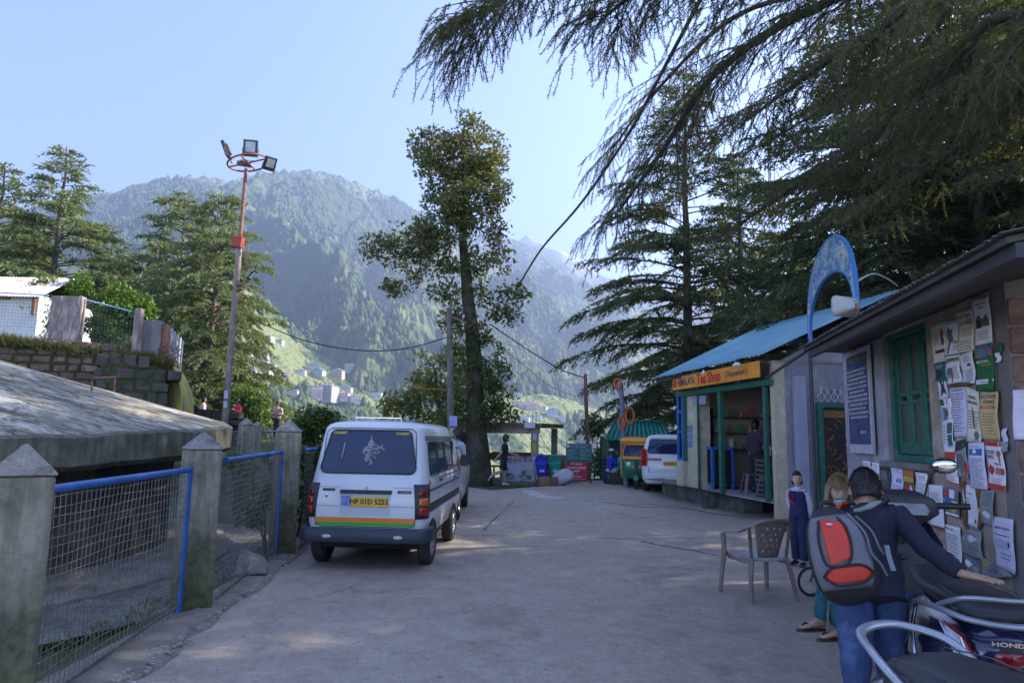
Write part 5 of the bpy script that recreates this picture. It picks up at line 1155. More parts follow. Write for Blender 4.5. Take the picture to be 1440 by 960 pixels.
sc2=scooter('dark blue scooter by the poster wall, its red tail lamp facing the camera',(2.30,3.62,0.03),R(-15),m_navy,1,1.08,(1,),.20)
sc2.rotation_euler=(R(4),0,R(-15))
sc1=scooter('nearest indigo scooter with a wide black seat, cut by the bottom right corner',(1.60,2.17,0.0),R(-160),m_purple,0,1.06,())
sc1.rotation_euler=(0,R(3),R(-160))
# ================================================================== right side buildings
class Plane:
    def __init__(s,O,ang,z=0): s.O=Vector(O); s.a=ang; s.U=Vector((math.cos(ang),math.sin(ang),0)); s.N=Vector((-math.sin(ang),math.cos(ang),0)); s.z=z
    def hit(s,px,py,n=0):
        d=ray(px,py); P=s.O+s.N*n; t=(P-CAM).dot(s.N)/d.dot(s.N); q=CAM+d*t-s.O; return q.dot(s.U),q.z
    def W(s,u,n,z): return s.O+s.U*u+s.N*n+Vector((0,0,z))
m_teal=pm('green_paint_wood',(.02,.14,.09),(.015,.10,.07),5,.55,bs=.3,bsc=30,bd=.003,c3=(.035,.17,.12))
m_cream=pm('cream_plaster',(.52,.46,.32),(.42,.37,.26),2.5,.85,bs=.4,bsc=18,bd=.006,c3=(.58,.53,.40))
m_lav=pm('grey_lilac_plaster',(.27,.25,.30),(.21,.195,.23),1.3,.85,bs=.4,bsc=15,bd=.006,c3=(.33,.31,.36))
m_blueroof=None
def corr_mat(name,c,c2,c3,ang=0):
    return pm(name,c,c2,1.2,.5,bs=.3,bsc=40,bd=.003,c3=c3,st=(1,.35,1),lo=.32,hi=.72)
m_broof=corr_mat('blue_sheet_roof',(.17,.36,.44),(.12,.28,.36),(.27,.45,.50)); m_groof=corr_mat('green_sheet_roof',(.015,.22,.16),(.012,.17,.12),(.03,.27,.2)); m_droof=corr_mat('dark_sheet_roof',(.05,.045,.045),(.09,.08,.075),(.03,.028,.028))
def corrugated(root,name,mat,A,B,C_,D,n,amp=.018,th=.006,ragged=0):
    """sheet with ridges running from edge AB to edge DC"""
    A,B,C_,D=[Vector(v) for v in (A,B,C_,D)]; up=(B-A).cross(D-A).normalized(); up=up if up.z>0 else -up; r0=[];r1=[];rnd=random.Random(5)
    for i in range(n*4+1):
        t=i/(n*4); o=up*amp*math.sin(i*PI/2); rg=rnd.uniform(0,ragged) if ragged and (i//16)%2 else 0
        a=A.lerp(B,t); d=D.lerp(C_,t); r0.append(a+(d-a).normalized()*rg+o); r1.append(d+o)
    mid=[[p.lerp(q,k/4)+up*rnd.uniform(-.006,.006) for p,q in zip(r0,r1)] for k in range(5)]
    mb=MB(); mb.loft(mid,cap=False,closed=False); o=mb.build(name,mat,root,smooth=60); s_=o.modifiers.new('t','SOLIDIFY'); s_.thickness=th; return o
# ---------------- tea shop
TS=Plane((5.1,13.3,0),R(99.1)); PZ=.42
def teashop():
    root=thing('tea_shop','tea shop with a blue sheet roof, orange sign board and open green framed front','shop',TS.O,TS.a)
    g,_=0,0; L=4.25
    def B(name,m,bev,*boxes,par=None):
        mb=MB()
        for (s0,n0,z0,s1,n1,z1) in boxes: mb.box(((s0+s1)/2,(n0+n1)/2,(z0+z1)/2),(abs(s1-s0),abs(n1-n0),abs(z1-z0)))
        return mb.build(name,m,par or root,bevel=bev)
    # plinth
    edge=[]
    for px,py in ((931,694),(972,705),(1020,716),(1046,721),(1072,721),(1094,714)):
        p=gnd(px,py)-TS.O; edge.append((p.dot(TS.U),p.dot(TS.N)))
    poly=[(edge[0][0]+.0,-3.2)]+edge+[(edge[-1][0]-.1,-.3),(edge[-1][0]-.1,-3.2)]
    ins=[(edge[0][0],.1)]+[(x,.1) for x,y in edge[1:-1]]+[(edge[-1][0]-.1,.1)]
    zs_=[.45,.42,.36,.29,.24,.20]; bm=bmesh.new(); k_=len(edge)
    A0=[bm.verts.new((x,y,-.1)) for x,y in edge]; A1=[bm.verts.new((x,y,z)) for (x,y),z in zip(edge,zs_)]; A2=[bm.verts.new((x,y,PZ)) for x,y in ins]; A3=[bm.verts.new((x,-3.2,PZ)) for x,y in ins]
    for i in range(k_-1):
        for a_,b_ in ((A0,A1),(A1,A2),(A2,A3)): bm.faces.new((a_[i],a_[i+1],b_[i+1],b_[i]))
    g0=bm.verts.new((ins[-1][0],.1,-.1)); g1=bm.verts.new((ins[-1][0],-3.2,-.1)); bm.faces.new((A0[-1],g0,A2[-1],A1[-1])); bm.faces.new((g0,g1,A3[-1],A2[-1]))
    g2=bm.verts.new((ins[0][0],-3.2,-.1)); bm.faces.new((A0[0],A1[0],A2[0],A3[0],g2)); bmesh.ops.recalc_face_normals(bm,faces=bm.faces)
    me=bpy.data.meshes.new('plinth'); bm.to_mesh(me); bm.free(); me.materials.append(weathered('plinth_concrete',(.2,.2,.19),(.09,.085,.06),(.05,.05,.02),(-.3,.1))); o=bpy.data.objects.new('plinth',me); COL.objects.link(o); o.parent=root; fl=MB(); fl.box((2.1,-1.46,PZ-.005),(4.1,2.95,.03)); fl.build('floor',pm('shop_floor',(.34,.32,.31),(.27,.25,.25),2,.7,bs=.2,bsc=20,bd=.004),root)
    H=3.15
    sL,_=TS.hit(983,620); sM,_=TS.hit(963,620); sW,_=TS.hit(1085,620)
    B('corner_post',m_cream,.01,(-.02,-.25,PZ-.3,sW,.0,H)); B('side_pier',m_cream,.01,(sL,-.3,PZ,sM-.12,.0,H-.25))
    # interior shell
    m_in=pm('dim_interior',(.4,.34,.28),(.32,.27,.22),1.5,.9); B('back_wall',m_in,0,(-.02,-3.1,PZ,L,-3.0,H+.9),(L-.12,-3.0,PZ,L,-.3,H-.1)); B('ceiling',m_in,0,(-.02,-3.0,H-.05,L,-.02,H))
    # bay window with blue and green frames on the far corner
    w=B('wall',m_cream,.01,(sM-.12,-.5,PZ,sM+.25,.12,1.05))
    wq=B('bay_window',pm('blue_frame_paint',(.02,.13,.42),(.03,.17,.48),5,.5),.006,(sM-.1,.02,1.05,sM-.04,.10,2.75),(sM+.2,.02,1.05,sM+.26,.10,2.75),(sM-.04,.03,1.05,sM+.2,.09,1.12),(sM-.04,.03,1.75,sM+.2,.09,1.8),(sM-.04,.03,2.25,sM+.2,.09,2.3),(sM-.04,.03,2.68,sM+.2,.09,2.75)); B('pane',glass('shop_glass',(.5,.52,.5),.05,.35),0,(sM-.03,.05,1.1,sM+.19,.06,2.7),par=wq); B('mullion',m_teal,.004,(sM-.17,.0,1.05,sM-.11,.08,2.75),par=wq)
    B('backing',m_cream,0,(sM-.04,-.45,1.05,sM+.2,-.4,2.7),par=wq)
    # green frame
    sC,_=TS.hit(1018,640); sR,_=TS.hit(1083,640)
    B('green_beam',m_teal,.008,(-.05,.0,2.66,L+.3,.12,2.78)); B('green_post',m_teal,.008,(sC-.06,.0,PZ,sC+.06,.1,2.66)); B('green_post',m_teal,.008,(sR,.005,PZ,sR+.07,.09,2.66)); B('green_post',m_teal,.008,(sL-.02,.005,PZ,sL-.06,.06,2.66))
    # roof
    E0=Vector(at(915,533,18.3)); E1=Vector(at(1071,498,13.1)); tw=lambda v:Vector(((v-TS.O).dot(TS.U),(v-TS.O).dot(TS.N),v.z))
    e0=tw(E0);e1=tw(E1); zE=(e0.z+e1.z)/2; nE=max(e0.y,e1.y); r=3.15; zr=zE+1.5
    corrugated(root,'roof',m_broof,(e1.x,e1.y,e1.z),(e0.x,e0.y,e0.z),(e0.x,e0.y-r,zr),(e1.x,e1.y-r,zr),34,ragged=.08)
    corrugated(root,'roof',m_broof,(e1.x,e1.y-r,zr),(e0.x,e0.y-r,zr),(e0.x,e0.y-2*r,zE),(e1.x,e1.y-2*r,zE),34)
    mb=MB(); 
    for k in range(5): mb.bar((e0.x-.1,e0.y-.15-k*.75,zE-.09+k*.357),(e1.x+.1,e1.y-.15-k*.75,zE-.09+k*.357),.06,.08)
    mb.build('purlin',pm('dark_timber',(.04,.03,.025),(.07,.05,.04),6,.9,bs=.5,bsc=20,bd=.005),root)
    # gable wall facing the camera, lilac, with pilaster
    gw=MB(); gx=-.02; prof=[(-.25,PZ-.5),(-6.0,PZ-.5),(-6.0,zE-.25),(-r-.0+e1.y,zr-.12),(-.25,zE-.02)]
    gw.prism(prof,gx,gx+.15,'x'); gw.build('gable_wall',m_lav,root)
    def gn(px): # position along the gable wall from a pixel column
        d=ray(px,640); P=TS.O+TS.U*gx; t=(P-CAM).dot(TS.U)/d.dot(TS.U); return (CAM+d*t-TS.O).dot(TS.N)
    a,b=gn(1117),gn(1132); B('pilaster',pm('light_lilac',(.33,.33,.42),(.28,.28,.36),2,.85,bs=.3,bsc=15,bd=.005),.01,(gx-.14,a,PZ-.5,gx,b,2.85))
    a,b=gn(1149),gn(1156); B('door_frame',m_teal,.008,(gx-.1,a,PZ-.5,gx+.0,b,2.35))
    B('door_frame',m_teal,.008,(gx-.1,gn(1156),2.25,gx,gn(1215),2.35))
    dk=pm('black_gate',(.015,.013,.012),(.03,.022,.02),6,.6); a,b=gn(1156),gn(1215); g_=B('gate',dk,0,(gx-.06,a,PZ-.5,gx-.002,b,2.25))
    og=pm('orange_graphic',(.35,.12,.02),(.25,.08,.015),14,.6); mb=MB(); rnd=random.Random(4)
    for k in range(26):
        n_=a+(b-a)*rnd.uniform(.05,.6); z_=rnd.uniform(.9,2.0); mb.tube(bez((gx-.065,n_,z_),(gx-.065,n_+rnd.uniform(-.12,.12),z_+rnd.uniform(-.1,.1)),(gx-.065,n_+rnd.uniform(-.15,.15),z_+rnd.uniform(-.15,.15)),3),.009,4)
    o=mb.build('orange_graphic',og,g_); o['kind']='stuff'
    mb=MB(); mb.box((gx-.064,a+(b-a)*.28,2.13),(.004,abs(b-a)*.5,.14)); 
    o=mb.build('gate_header',pm('gate_yellow',(.3,.16,.02),(.1,.05,.02),30,.7),g_)
    ww=pm('white_iron',(.5,.5,.52),(.4,.4,.42),8,.6)
    for k in range(4):
        c=a+.12+ (b-a)*.16*k-.12; z0=2.36+.0
        mb=MB(); 
        for sg in (-1,1): mb.tube(crv([(gx-.05,c,z0),(gx-.05,c+sg*.07,z0+.10),(gx-.05,c+sg*.015,z0+.2),(gx-.05,c+sg*.05,z0+.26)],4),.009,5)
        mb.tube([(gx-.05,c,z0),(gx-.05,c,z0+.33)],.006,5); mb.build('iron_finial',ww,root)
    mb=MB(); mb.tube([tw(at(1076,532,13.0)),tw(at(1112,508,13.0)),tw(at(1165,474,13.1))],.03,6); mb.build('brace',m_plas,root)
    # lamps under the eave
    for s_,n_,rr in ((.35,.55,.09),(2.1,.45,.045)):
        mb=MB(); mb.lathe([(.01,.06),(rr*.5,.05),(rr,.0),(rr*1.05,-.02),(.01,-.03)],(s_,n_,zE-.13),14); mb.build('eave_lamp',pm('white_enamel',(.6,.6,.6),(.5,.5,.5),6,.4),root,smooth=50)
    # papers pinned on the pier
    z=2.35
    for k,(px0,px1,y0,y1,c) in enumerate(((965,974,598,608,(.2,.3,.4)),(965,974,609,618,(.3,.3,.5)),(965,974,619,629,(.2,.35,.5)),(974,993,558,568,(.4,.4,.55)))):
        s0,z0=TS.hit(px0,y0,.0); s1,z1=TS.hit(px1,y1,.0); mb=MB(); mb.box(((s0+s1)/2,.006,(z0+z1)/2),(abs(s1-s0),.006,abs(z1-z0))); mb.build('notice',pm('notice%d'%k,c,tuple(x*.4 for x in c),20,.8),root)
    return root
teashop()
def tsobj(o): o.location=TS.O; o.rotation_euler=(0,0,TS.a); return o
def tea_sign():
    s0,_=TS.hit(1068,518,.34); s1,_=TS.hit(947,545,.34); _,zt=TS.hit(1068,507,.34); _,zb=TS.hit(1068,530,.34); _,zt2=TS.hit(947,535,.34)
    root=thing('shop_sign','long orange board reading HIMALAYA Tea Shop in blue and red letters','sign',TS.O,TS.a)
    m_o=pm('orange_board',(.72,.27,.025),(.62,.22,.02),1.2,.55,c3=(.78,.36,.04))
    sL=s1; mb=MB(); mb.box(((s0+sL)/2,.34,(zt+zb)/2),(sL-s0,.03,zt-zb)); mb.build('board',m_o,root,bevel=.004)
    mb=MB(); mb.slab([(sL+.002,.355,zb),(sL+.30,.10,zb),(sL+.30,.10,zt),(sL+.002,.355,zt)],.02); mb.build('side_board',m_o,root)
    h=zt-zb; ink=pm('navy_letters',(.02,.03,.10),(.03,.04,.12),9,.6); red=pm('red_letters',(.5,.02,.02),(.42,.015,.02),9,.6); W=sL-s0; n=.358; zc=(zt+zb)/2
    fx=(-1,0,0)
    def T(t,u,m,sz,b=.004,sx=1,dz=0): text('lettering',t,m,sz,frame((sL-W*u,n,zc+dz),fx,(0,0,1)),root,.003,bold=b,sx=sx)
    T('HIMALAYA',.19,ink,h*.78,.005,.82); T('Tea Shop',.48,red,h*1.05,.012,.95); T('| Dharamkot |',.78,pm('dark_letters',(.05,.035,.06),(.06,.05,.08),9,.6),h*.56,.003,.95)
    mb=MB(); mb.box((sL-W*.035,.358,zc-.0),(.16,.004,h*.55)); mb.build('red_patch',red,root)
tea_sign()
# things in the shop
m_blacktbl=pm('black_table',(.02,.02,.022),(.03,.03,.03),5,.4)
def in_shop(s_,n_,z=PZ): return TS.W(s_,n_,z)
def case():
    s0,_=TS.hit(1012,650,-.6); s1,_=TS.hit(985,650,-.35); p=in_shop((s0+s1)/2-.25,-.45); root=thing('display_case','blue framed glass display counter at the left of the tea shop front','counter',p,TS.a)
    bl=MATS['blue_frame_paint']; w,d,h=.95,.5,1.0; 
    for k,(x,y) in enumerate(((-w/2,-d/2),(w/2,-d/2),(w/2,d/2),(-w/2,d/2))): mb=MB(); mb.box((x,y,h/2),(.06,.06,h)); mb.build('leg',bl,root)
    mb=MB(); mb.box((0,0,h-.03),(w+.06,d+.06,.06)); mb.build('top',bl,root); mb=MB(); mb.box((0,0,.14),(w,d,.05)); mb.build('base',bl,root)
    mb=MB(); mb.box((0,0,.52),(w-.05,d-.05,.015)); mb.build('shelf',MATS['shop_glass'],root); mb=MB(); mb.box((0,d/2,.55),(w-.05,.006,.8)); mb.build('pane',MATS['shop_glass'],root)
    mb=MB(); mb.box((0,-d/2+.02,.55),(w-.05,.02,.85)); mb.box((-w/2,0,.55),(.02,d-.06,.85)); mb.build('back_panel',m_blacktbl,root)
    cols=[(.5,.4,.2),(.1,.35,.1),(.4,.1,.3),(.5,.05,.05),(.3,.3,.5)]
    for k in range(9):
        c=cols[k%5]; x=-.35+.17*(k%5); z=.17 if k<5 else .53; mb=MB(); mb.lathe([(.04,0),(.045,.08),(.03,.12),(.015,.16)],(0,0,0),10); o=mb.build('snack_jar',pm('jar%d'%(k%5),c,tuple(q*.6 for q in c),8,.4),loc=in_shop((s0+s1)/2-.25+x,-.4,PZ+z)); tag(o,['mustard','green','purple','red','lilac'][k%5]+' jar on the '+('lower' if k<5 else 'upper')+' shelf of the blue display counter','jar','jars in the blue display counter')
case()
m_blacktbl=pm('black_table',(.02,.02,.022),(.03,.03,.03),5,.4); m_stool=pm('plum_plastic',(.11,.08,.10),(.14,.105,.13),3,.45)
def stool(label,p,rz):
    root=thing('stool',label,'stool',p,rz,'plastic stools on the tea shop floor')
    mb=MB(); mb.loft([superring(.15,-.15,.15,z,.05) for z in (.42,.45)]); mb.build('seat',m_stool,root,smooth=40)
    for sx in(-1,1):
        for sy in(-1,1): mb=MB(); mb.bar((sx*.125,sy*.125,.43),(sx*.19,sy*.19,0),.055,.02,up=(sx,sy,0)); mb.build('leg',m_stool,root)
    for a_ in ((-1,-1,1,-1),(1,-1,1,1),(1,1,-1,1),(-1,1,-1,-1)): pass
def table(label,p,rz,h=.75,w=.6,l=.9):
    root=thing('table',label,'table',p,rz)
    mb=MB(); mb.box((0,0,h),(l,w,.04)); mb.build('tabletop',m_blacktbl,root,bevel=.005); mb=MB(); mb.box((0,0,h-.08),(l-.08,w-.08,.1)); mb.build('apron',m_blacktbl,root)
    for sx in(-1,1):
        for sy in(-1,1): mb=MB(); mb.box((sx*(l/2-.05),sy*(w/2-.05),h/2-.02),(.045,.045,h-.04)); mb.build('leg',m_blacktbl,root)
table('black table at the right of the tea shop floor under the bottle shelf',in_shop(.75,-.75),TS.a,.78); table('black table behind the green centre post of the tea shop',in_shop(2.1,-1.1),TS.a,.76)
stool('plum plastic stool nearest the cream corner post',in_shop(.62,-.22),TS.a+.3); stool('plum plastic stool just behind the green centre post',in_shop(1.75,-.45),TS.a-.2)
# stacked grey crate
def crate():
    root=thing('crate_stack','dark slatted crate standing on end beside the right hand table','crate',in_shop(1.15,-.5),TS.a)
    mb=MB(); 
    for k in range(8): mb.box((0,.19,.06+k*.1),(.36,.02,.05)); mb.box((0,-.19,.06+k*.1),(.36,.02,.05))
    for sx in (-1,1): mb.box((sx*.17,0,.42),(.02,.4,.84)); 
    mb.build('slats',pm('crate_grey',(.06,.06,.06),(.1,.1,.1),5,.6),root); mb=MB(); mb.box((0,0,.84),(.4,.42,.03)); mb.build('lid',m_blacktbl,root)
crate()
# wall shelf with bottles
def shelves():
    root=thing('wall_shelf','dark wall shelves with bottles and packets at the back of the tea shop','shelf',in_shop(3.95,-1.75,0),TS.a+PI/2)
    for z in (1.35,1.75,2.15): mb=MB(); mb.box((0,0,z),(2.4,.28,.03)); mb.build('board',m_blacktbl,root)
    for sx in(-1,1): mb=MB(); mb.box((sx*1.2,0,1.6),(.04,.28,1.5)); mb.build('side',m_blacktbl,root)
    rnd=random.Random(8); names=['red','orange','white','blue','green','amber','pink','brown']; cc=[(.5,.03,.04),(.55,.2,.02),(.6,.6,.58),(.05,.15,.4),(.05,.25,.08),(.3,.15,.03),(.55,.08,.2),(.18,.09,.04)]
    for zi,z in enumerate((1.365,1.765,2.165)):
        for k in range(8):
            ci=(k*3+zi*5)%8; x=-1.05+k*.29+rnd.uniform(-.05,.05); hh=rnd.uniform(.16,.27); mb=MB(); r_=rnd.uniform(.035,.06)
            if ci%2: mb.lathe([(r_,0),(r_,hh*.65),(r_*.4,hh*.82),(r_*.35,hh)],(0,0,0),10)
            else: mb.box((0,0,hh/2),(r_*2.2,.05,hh))
            o=mb.build('bottle' if ci%2 else 'packet',pm('goods%d'%ci,cc[ci],tuple(q*.6 for q in cc[ci]),9,.4),loc=in_shop(3.88,-1.75+x,z))
            tag(o,'%s %s, %s from the left on the %s shelf of the tea shop'%(names[ci],'bottle' if ci%2 else 'packet',['eighth','seventh','sixth','fifth','fourth','third','second','first'][k],['lowest','middle','top'][zi]),'bottle' if ci%2 else 'packet','goods on the tea shop shelves')
shelves()
pb=MB(); pb.box((0,0,0),(.5,.02,.6)); o=pb.build('wall_poster',pm('poster_blue_white',(.55,.55,.62),(.15,.25,.45),9,.7),loc=in_shop(2.3,-2.6,2.2)); o.rotation_euler=(0,0,TS.a); tag(o,'pale portrait poster on the dim back wall of the tea shop','poster')
# ---------------- arched sign
def arch():
    pr=at(1206,428,8.6); pl=at(1138,470,11.4); top=at(1173,338,9.9)
    U=(pl-pr); U.z=0; L=U.length; U.normalize(); O=Vector((pr.x,pr.y,0)); root=thing('arch_sign','blue and white painted metal arch sign rising above the roofs','sign',O,math.atan2(U.y,U.x))
    zb=(pr.z+pl.z)/2; zt=top.z; N=28; pts=[]
    outer=[];inner=[]
    for k in range(N+1):
        a=PI*k/N; x=L/2-math.cos(a)*L/2; outer.append(Vector((x,0,zb+(zt-zb)*math.sin(a)**.75))); inner.append(Vector((L/2-math.cos(a)*(L/2-.10),0,zb-.12+(zt-zb-.40)*math.sin(a)**.75)))
    mb=MB(); mb.loft([[o_+Vector((0,-.02,0)),i_+Vector((0,-.02,0)),i_+Vector((0,.02,0)),o_+Vector((0,.02,0))] for o_,i_ in zip(outer,inner)])
    # white face with blue borders and peeling letters
    m,nt,b=_nodes('arch_face'); v=coords(nt); n1=noise_(nt,3,4,.6,v); n2=noise_(nt,9,5,.7,coords(nt,(1,1,2.5)),.8)
    c=ramp(nt,n1.outputs['Fac'],[(.38,(.05,.2,.5)),(.5,(.25,.42,.6)),(.6,(.5,.56,.55))]); c=mix(nt,ramp(nt,n2.outputs['Fac'],[(.52,(0,0,0)),(.58,(1,1,1))]),c,(.07,.09,.12)); nt.links.new(c,b.inputs['Base Color']); b.inputs['Roughness'].default_value=.5
    face=mb.build('arch_face',m,root)
    for ring,nm in ((outer,'outer_rim'),(inner,'inner_rim')):
        mb=MB(); mb.tube(ring,.028,6); mb.build(nm,pm('arch_blue',(.03,.16,.45),(.04,.2,.5),5,.5),root,smooth=60)
    for x in (0,L): mb=MB(); mb.tube([(x,0,zb+.03),(x,0,0)],.03,8); mb.build('pole',m_plas,root)
arch()
def speaker():
    p=at(1186,431,8.7); root=thing('loudspeaker','pale grey horn loudspeaker mounted on the arch sign pole','loudspeaker',p,R(200))
    mb=MB(); mb.loft([superring(.18,-.13,.13,z,.06) for z in (0,.02)]); o=mb.build('mouth',pm('speaker_grille',(.4,.42,.42),(.3,.32,.32),60,.6),root,smooth=40); o.rotation_euler=(R(90),0,0)
    mb=MB(); mb.loft([superring(.185,-.135,.135,-.005,.06),superring(.13,-.1,.1,-.12,.05),superring(.06,-.06,.06,-.2,.03)]); o=mb.build('horn',pm('speaker_grey',(.48,.48,.46),(.4,.4,.38),5,.5),root,smooth=50); o.rotation_euler=(R(90),0,0)
    mb=MB(); mb.tube([(0,.2,0),(0,.22,-.3)],.02,6); mb.build('bracket',m_rust,root)
speaker()
# ---------------- poster hut
HP=Plane((3.28,4.6,0),math.atan2(.982,.187))
m_hut=pm('grey_brown_plaster',(.46,.35,.27),(.3,.23,.18),1.6,.92,bs=.8,bsc=14,bd=.015,c3=(.55,.44,.35)); m_hutlav=pm('blue_grey_plaster',(.34,.32,.35),(.25,.235,.26),1.8,.9,bs=.6,bsc=14,bd=.01,c3=(.42,.4,.43))
m_blk=pm('laterite_block',(.22,.13,.10),(.14,.085,.07),3,.95,bs=1,bsc=16,bd=.02,c3=(.3,.19,.15)); m_mort=pm('grey_mortar',(.25,.22,.2),(.17,.15,.14),4,.95,bs=1,bsc=20,bd=.01)
def hut():
    root=thing('poster_hut','low brick and plaster hut with a dark sheet roof and green shuttered window','building',HP.O,HP.a)
    def B(name,m,bev,*boxes,par=None):
        mb=MB()
        for (s0,n0,z0,s1,n1,z1) in boxes: mb.box(((s0+s1)/2,(n0+n1)/2,(z0+z1)/2),(abs(s1-s0),abs(n1-n0),abs(z1-z0)))
        return mb.build(name,m,par or root,bevel=bev)
    sp,_=HP.hit(1306,560); sw1,_=HP.hit(1240,560); s_end,_=HP.hit(1187,560); _,zs=HP.hit(1322,660,-.06); _,ztop=HP.hit(1306,452,-.06)
    zt=2.66; zs=max(zs,1.2)
    B('pier',m_hut,.02,(.0,-.35,-.1,sp,.0,zt))
    B('wall',m_hut,.01,(sp,-.3,-.1,sw1,-.03,zs-.02)); B('wall',m_hutlav,.01,(sw1,-.3,-.1,s_end,-.03,zt)); B('lintel',m_hut,.01,(sp,-.3,ztop+.06,sw1,-.03,zt))
    B('sill',pm('sill_concrete',(.2,.19,.18),(.14,.13,.12),6,.9,bs=.5,bsc=20,bd=.01),.01,(sp+.0,-.3,zs-.02,sw1+.02,.05,zs+.04))
    wn=B('window',m_teal,.006,(sp+.01,-.20,zs+.04,sp+.08,-.08,ztop+.06),(sw1-.08,-.20,zs+.04,sw1-.005,-.08,ztop+.06),(sp+.08,-.19,ztop-.03,sw1-.08,-.09,ztop+.06),(sp+.08,-.19,zs+.04,sw1-.08,-.09,zs+.10))
    a=sp+.09; b=sw1-.09; W=(b-a)/3
    dkp=glass('dusty_pane',(.12,.14,.13),.3,.8)
    for k in range(3):
        x0=a+k*W+.006; x1=a+(k+1)*W-.006; zm=zs+.1+(ztop-zs)*.42; f_=.065
        sh=B('shutter',m_teal,.004,(x0,-.15,zs+.11,x0+f_,-.11,ztop-.04),(x1-f_,-.15,zs+.11,x1,-.11,ztop-.04),(x0+f_,-.148,zs+.11,x1-f_,-.112,zs+.22),(x0+f_,-.148,ztop-.14,x1-f_,-.112,ztop-.04),(x0+f_,-.148,zm-.05,x1-f_,-.112,zm-.01),(x0+f_,-.148,zm+.03,x1-f_,-.112,zm+.07))
        B('panel',pm('dark_shutter_panel',(.05,.06,.055),(.08,.085,.075),5,.5),0,(x0+f_,-.135,zs+.22,x1-f_,-.125,zm-.05),(x0+f_,-.135,zm+.07,x1-f_,-.125,ztop-.14),par=sh)
    # blocks: end wall faces the camera
    mb=MB(); rnd=random.Random(2); z=-.1; r_=0
    while z<2.44:
        n=.0-(0 if r_%2 else .0); h=.19; x=0
        while x>-3.2:
            w=.2 if (x==0 and r_%2) else .40; n0=x; n1=x-w
            n0=min(n0,-.0)
            mb.box((-.10+rnd.uniform(-.008,.008),(n0+n1)/2,z+h/2),(.2,abs(n1-n0)-.018,h-.018)); x-=w
        z+=h; r_+=1
    mb.build('end_blocks',m_blk,root,bevel=.012)
    B('end_wall',m_mort,0,(-.185,-3.2,-.1,-.0,-.004,zt+.25))
    q=B('door',pm('teal_door',(.04,.25,.22),(.03,.18,.16),2,.6,c3=(.1,.3,.27)),.01,(-.225,-1.25,.1,-.2,-.37,1.55)); 
    B('far_wall',m_hutlav,0,(s_end,-3.2,-.1,s_end+.1,-.03,zt)); 
    # foot of the wall
    B('plinth',m_conc,.02,(-.3,.02,-.05,s_end,.22,.10))
    # roof
    zf=lambda n: 2.66+ (0.0-n)*.21
    P=[(-1.75,.72),(2.25,.72),(3.75,-.05),(3.75,-3.6),(-1.75,-3.6)]
    mb=MB(); mb.add([Vector((s_,n_,zf(n_)+.03)) for s_,n_ in P]+[Vector((s_,n_,zf(n_)-.0)) for s_,n_ in P],[tuple(range(5)),tuple(range(9,4,-1))]+[(i,i+5,(i+1)%5+5,(i+1)%5) for i in range(5)]); mb.build('roof_boards',pm('dark_boards',(.06,.055,.055),(.1,.09,.085),2,.9,st=(3,.3,1),bs=.4,bsc=10,bd=.01),root)  # dark tone on the boards under the sheet roof
    corrugated(root,'roof',m_droof,(-1.8,.76,zf(.76)+.045),(2.3,.76,zf(.76)+.045),(2.3,-3.6,zf(-3.6)+.045),(-1.8,-3.6,zf(-3.6)+.045),60,.005); corrugated(root,'roof',m_droof,(2.3,.0,zf(.0)+.07),(3.8,.0,zf(.0)+.07),(3.8,-3.6,zf(-3.6)+.07),(2.3,-3.6,zf(-3.6)+.07),20,.005)
    mb=MB(); mb.bar((-1.75,.66,zf(.66)-.045),(2.2,.66,zf(.66)-.045),.05,.07); mb.build('eave_batten',m_plas,root)
    mb=MB(); mb.lathe([(.0,.0),(.045,.0),(.045,.12),(.0,.12)],(0,0,0),10); 
    c_s,c_z=HP.hit(1196,487,.06); o=mb.build('tin_lamp',m_rust,root); o.location=(c_s,.06,c_z-.05)
hut()
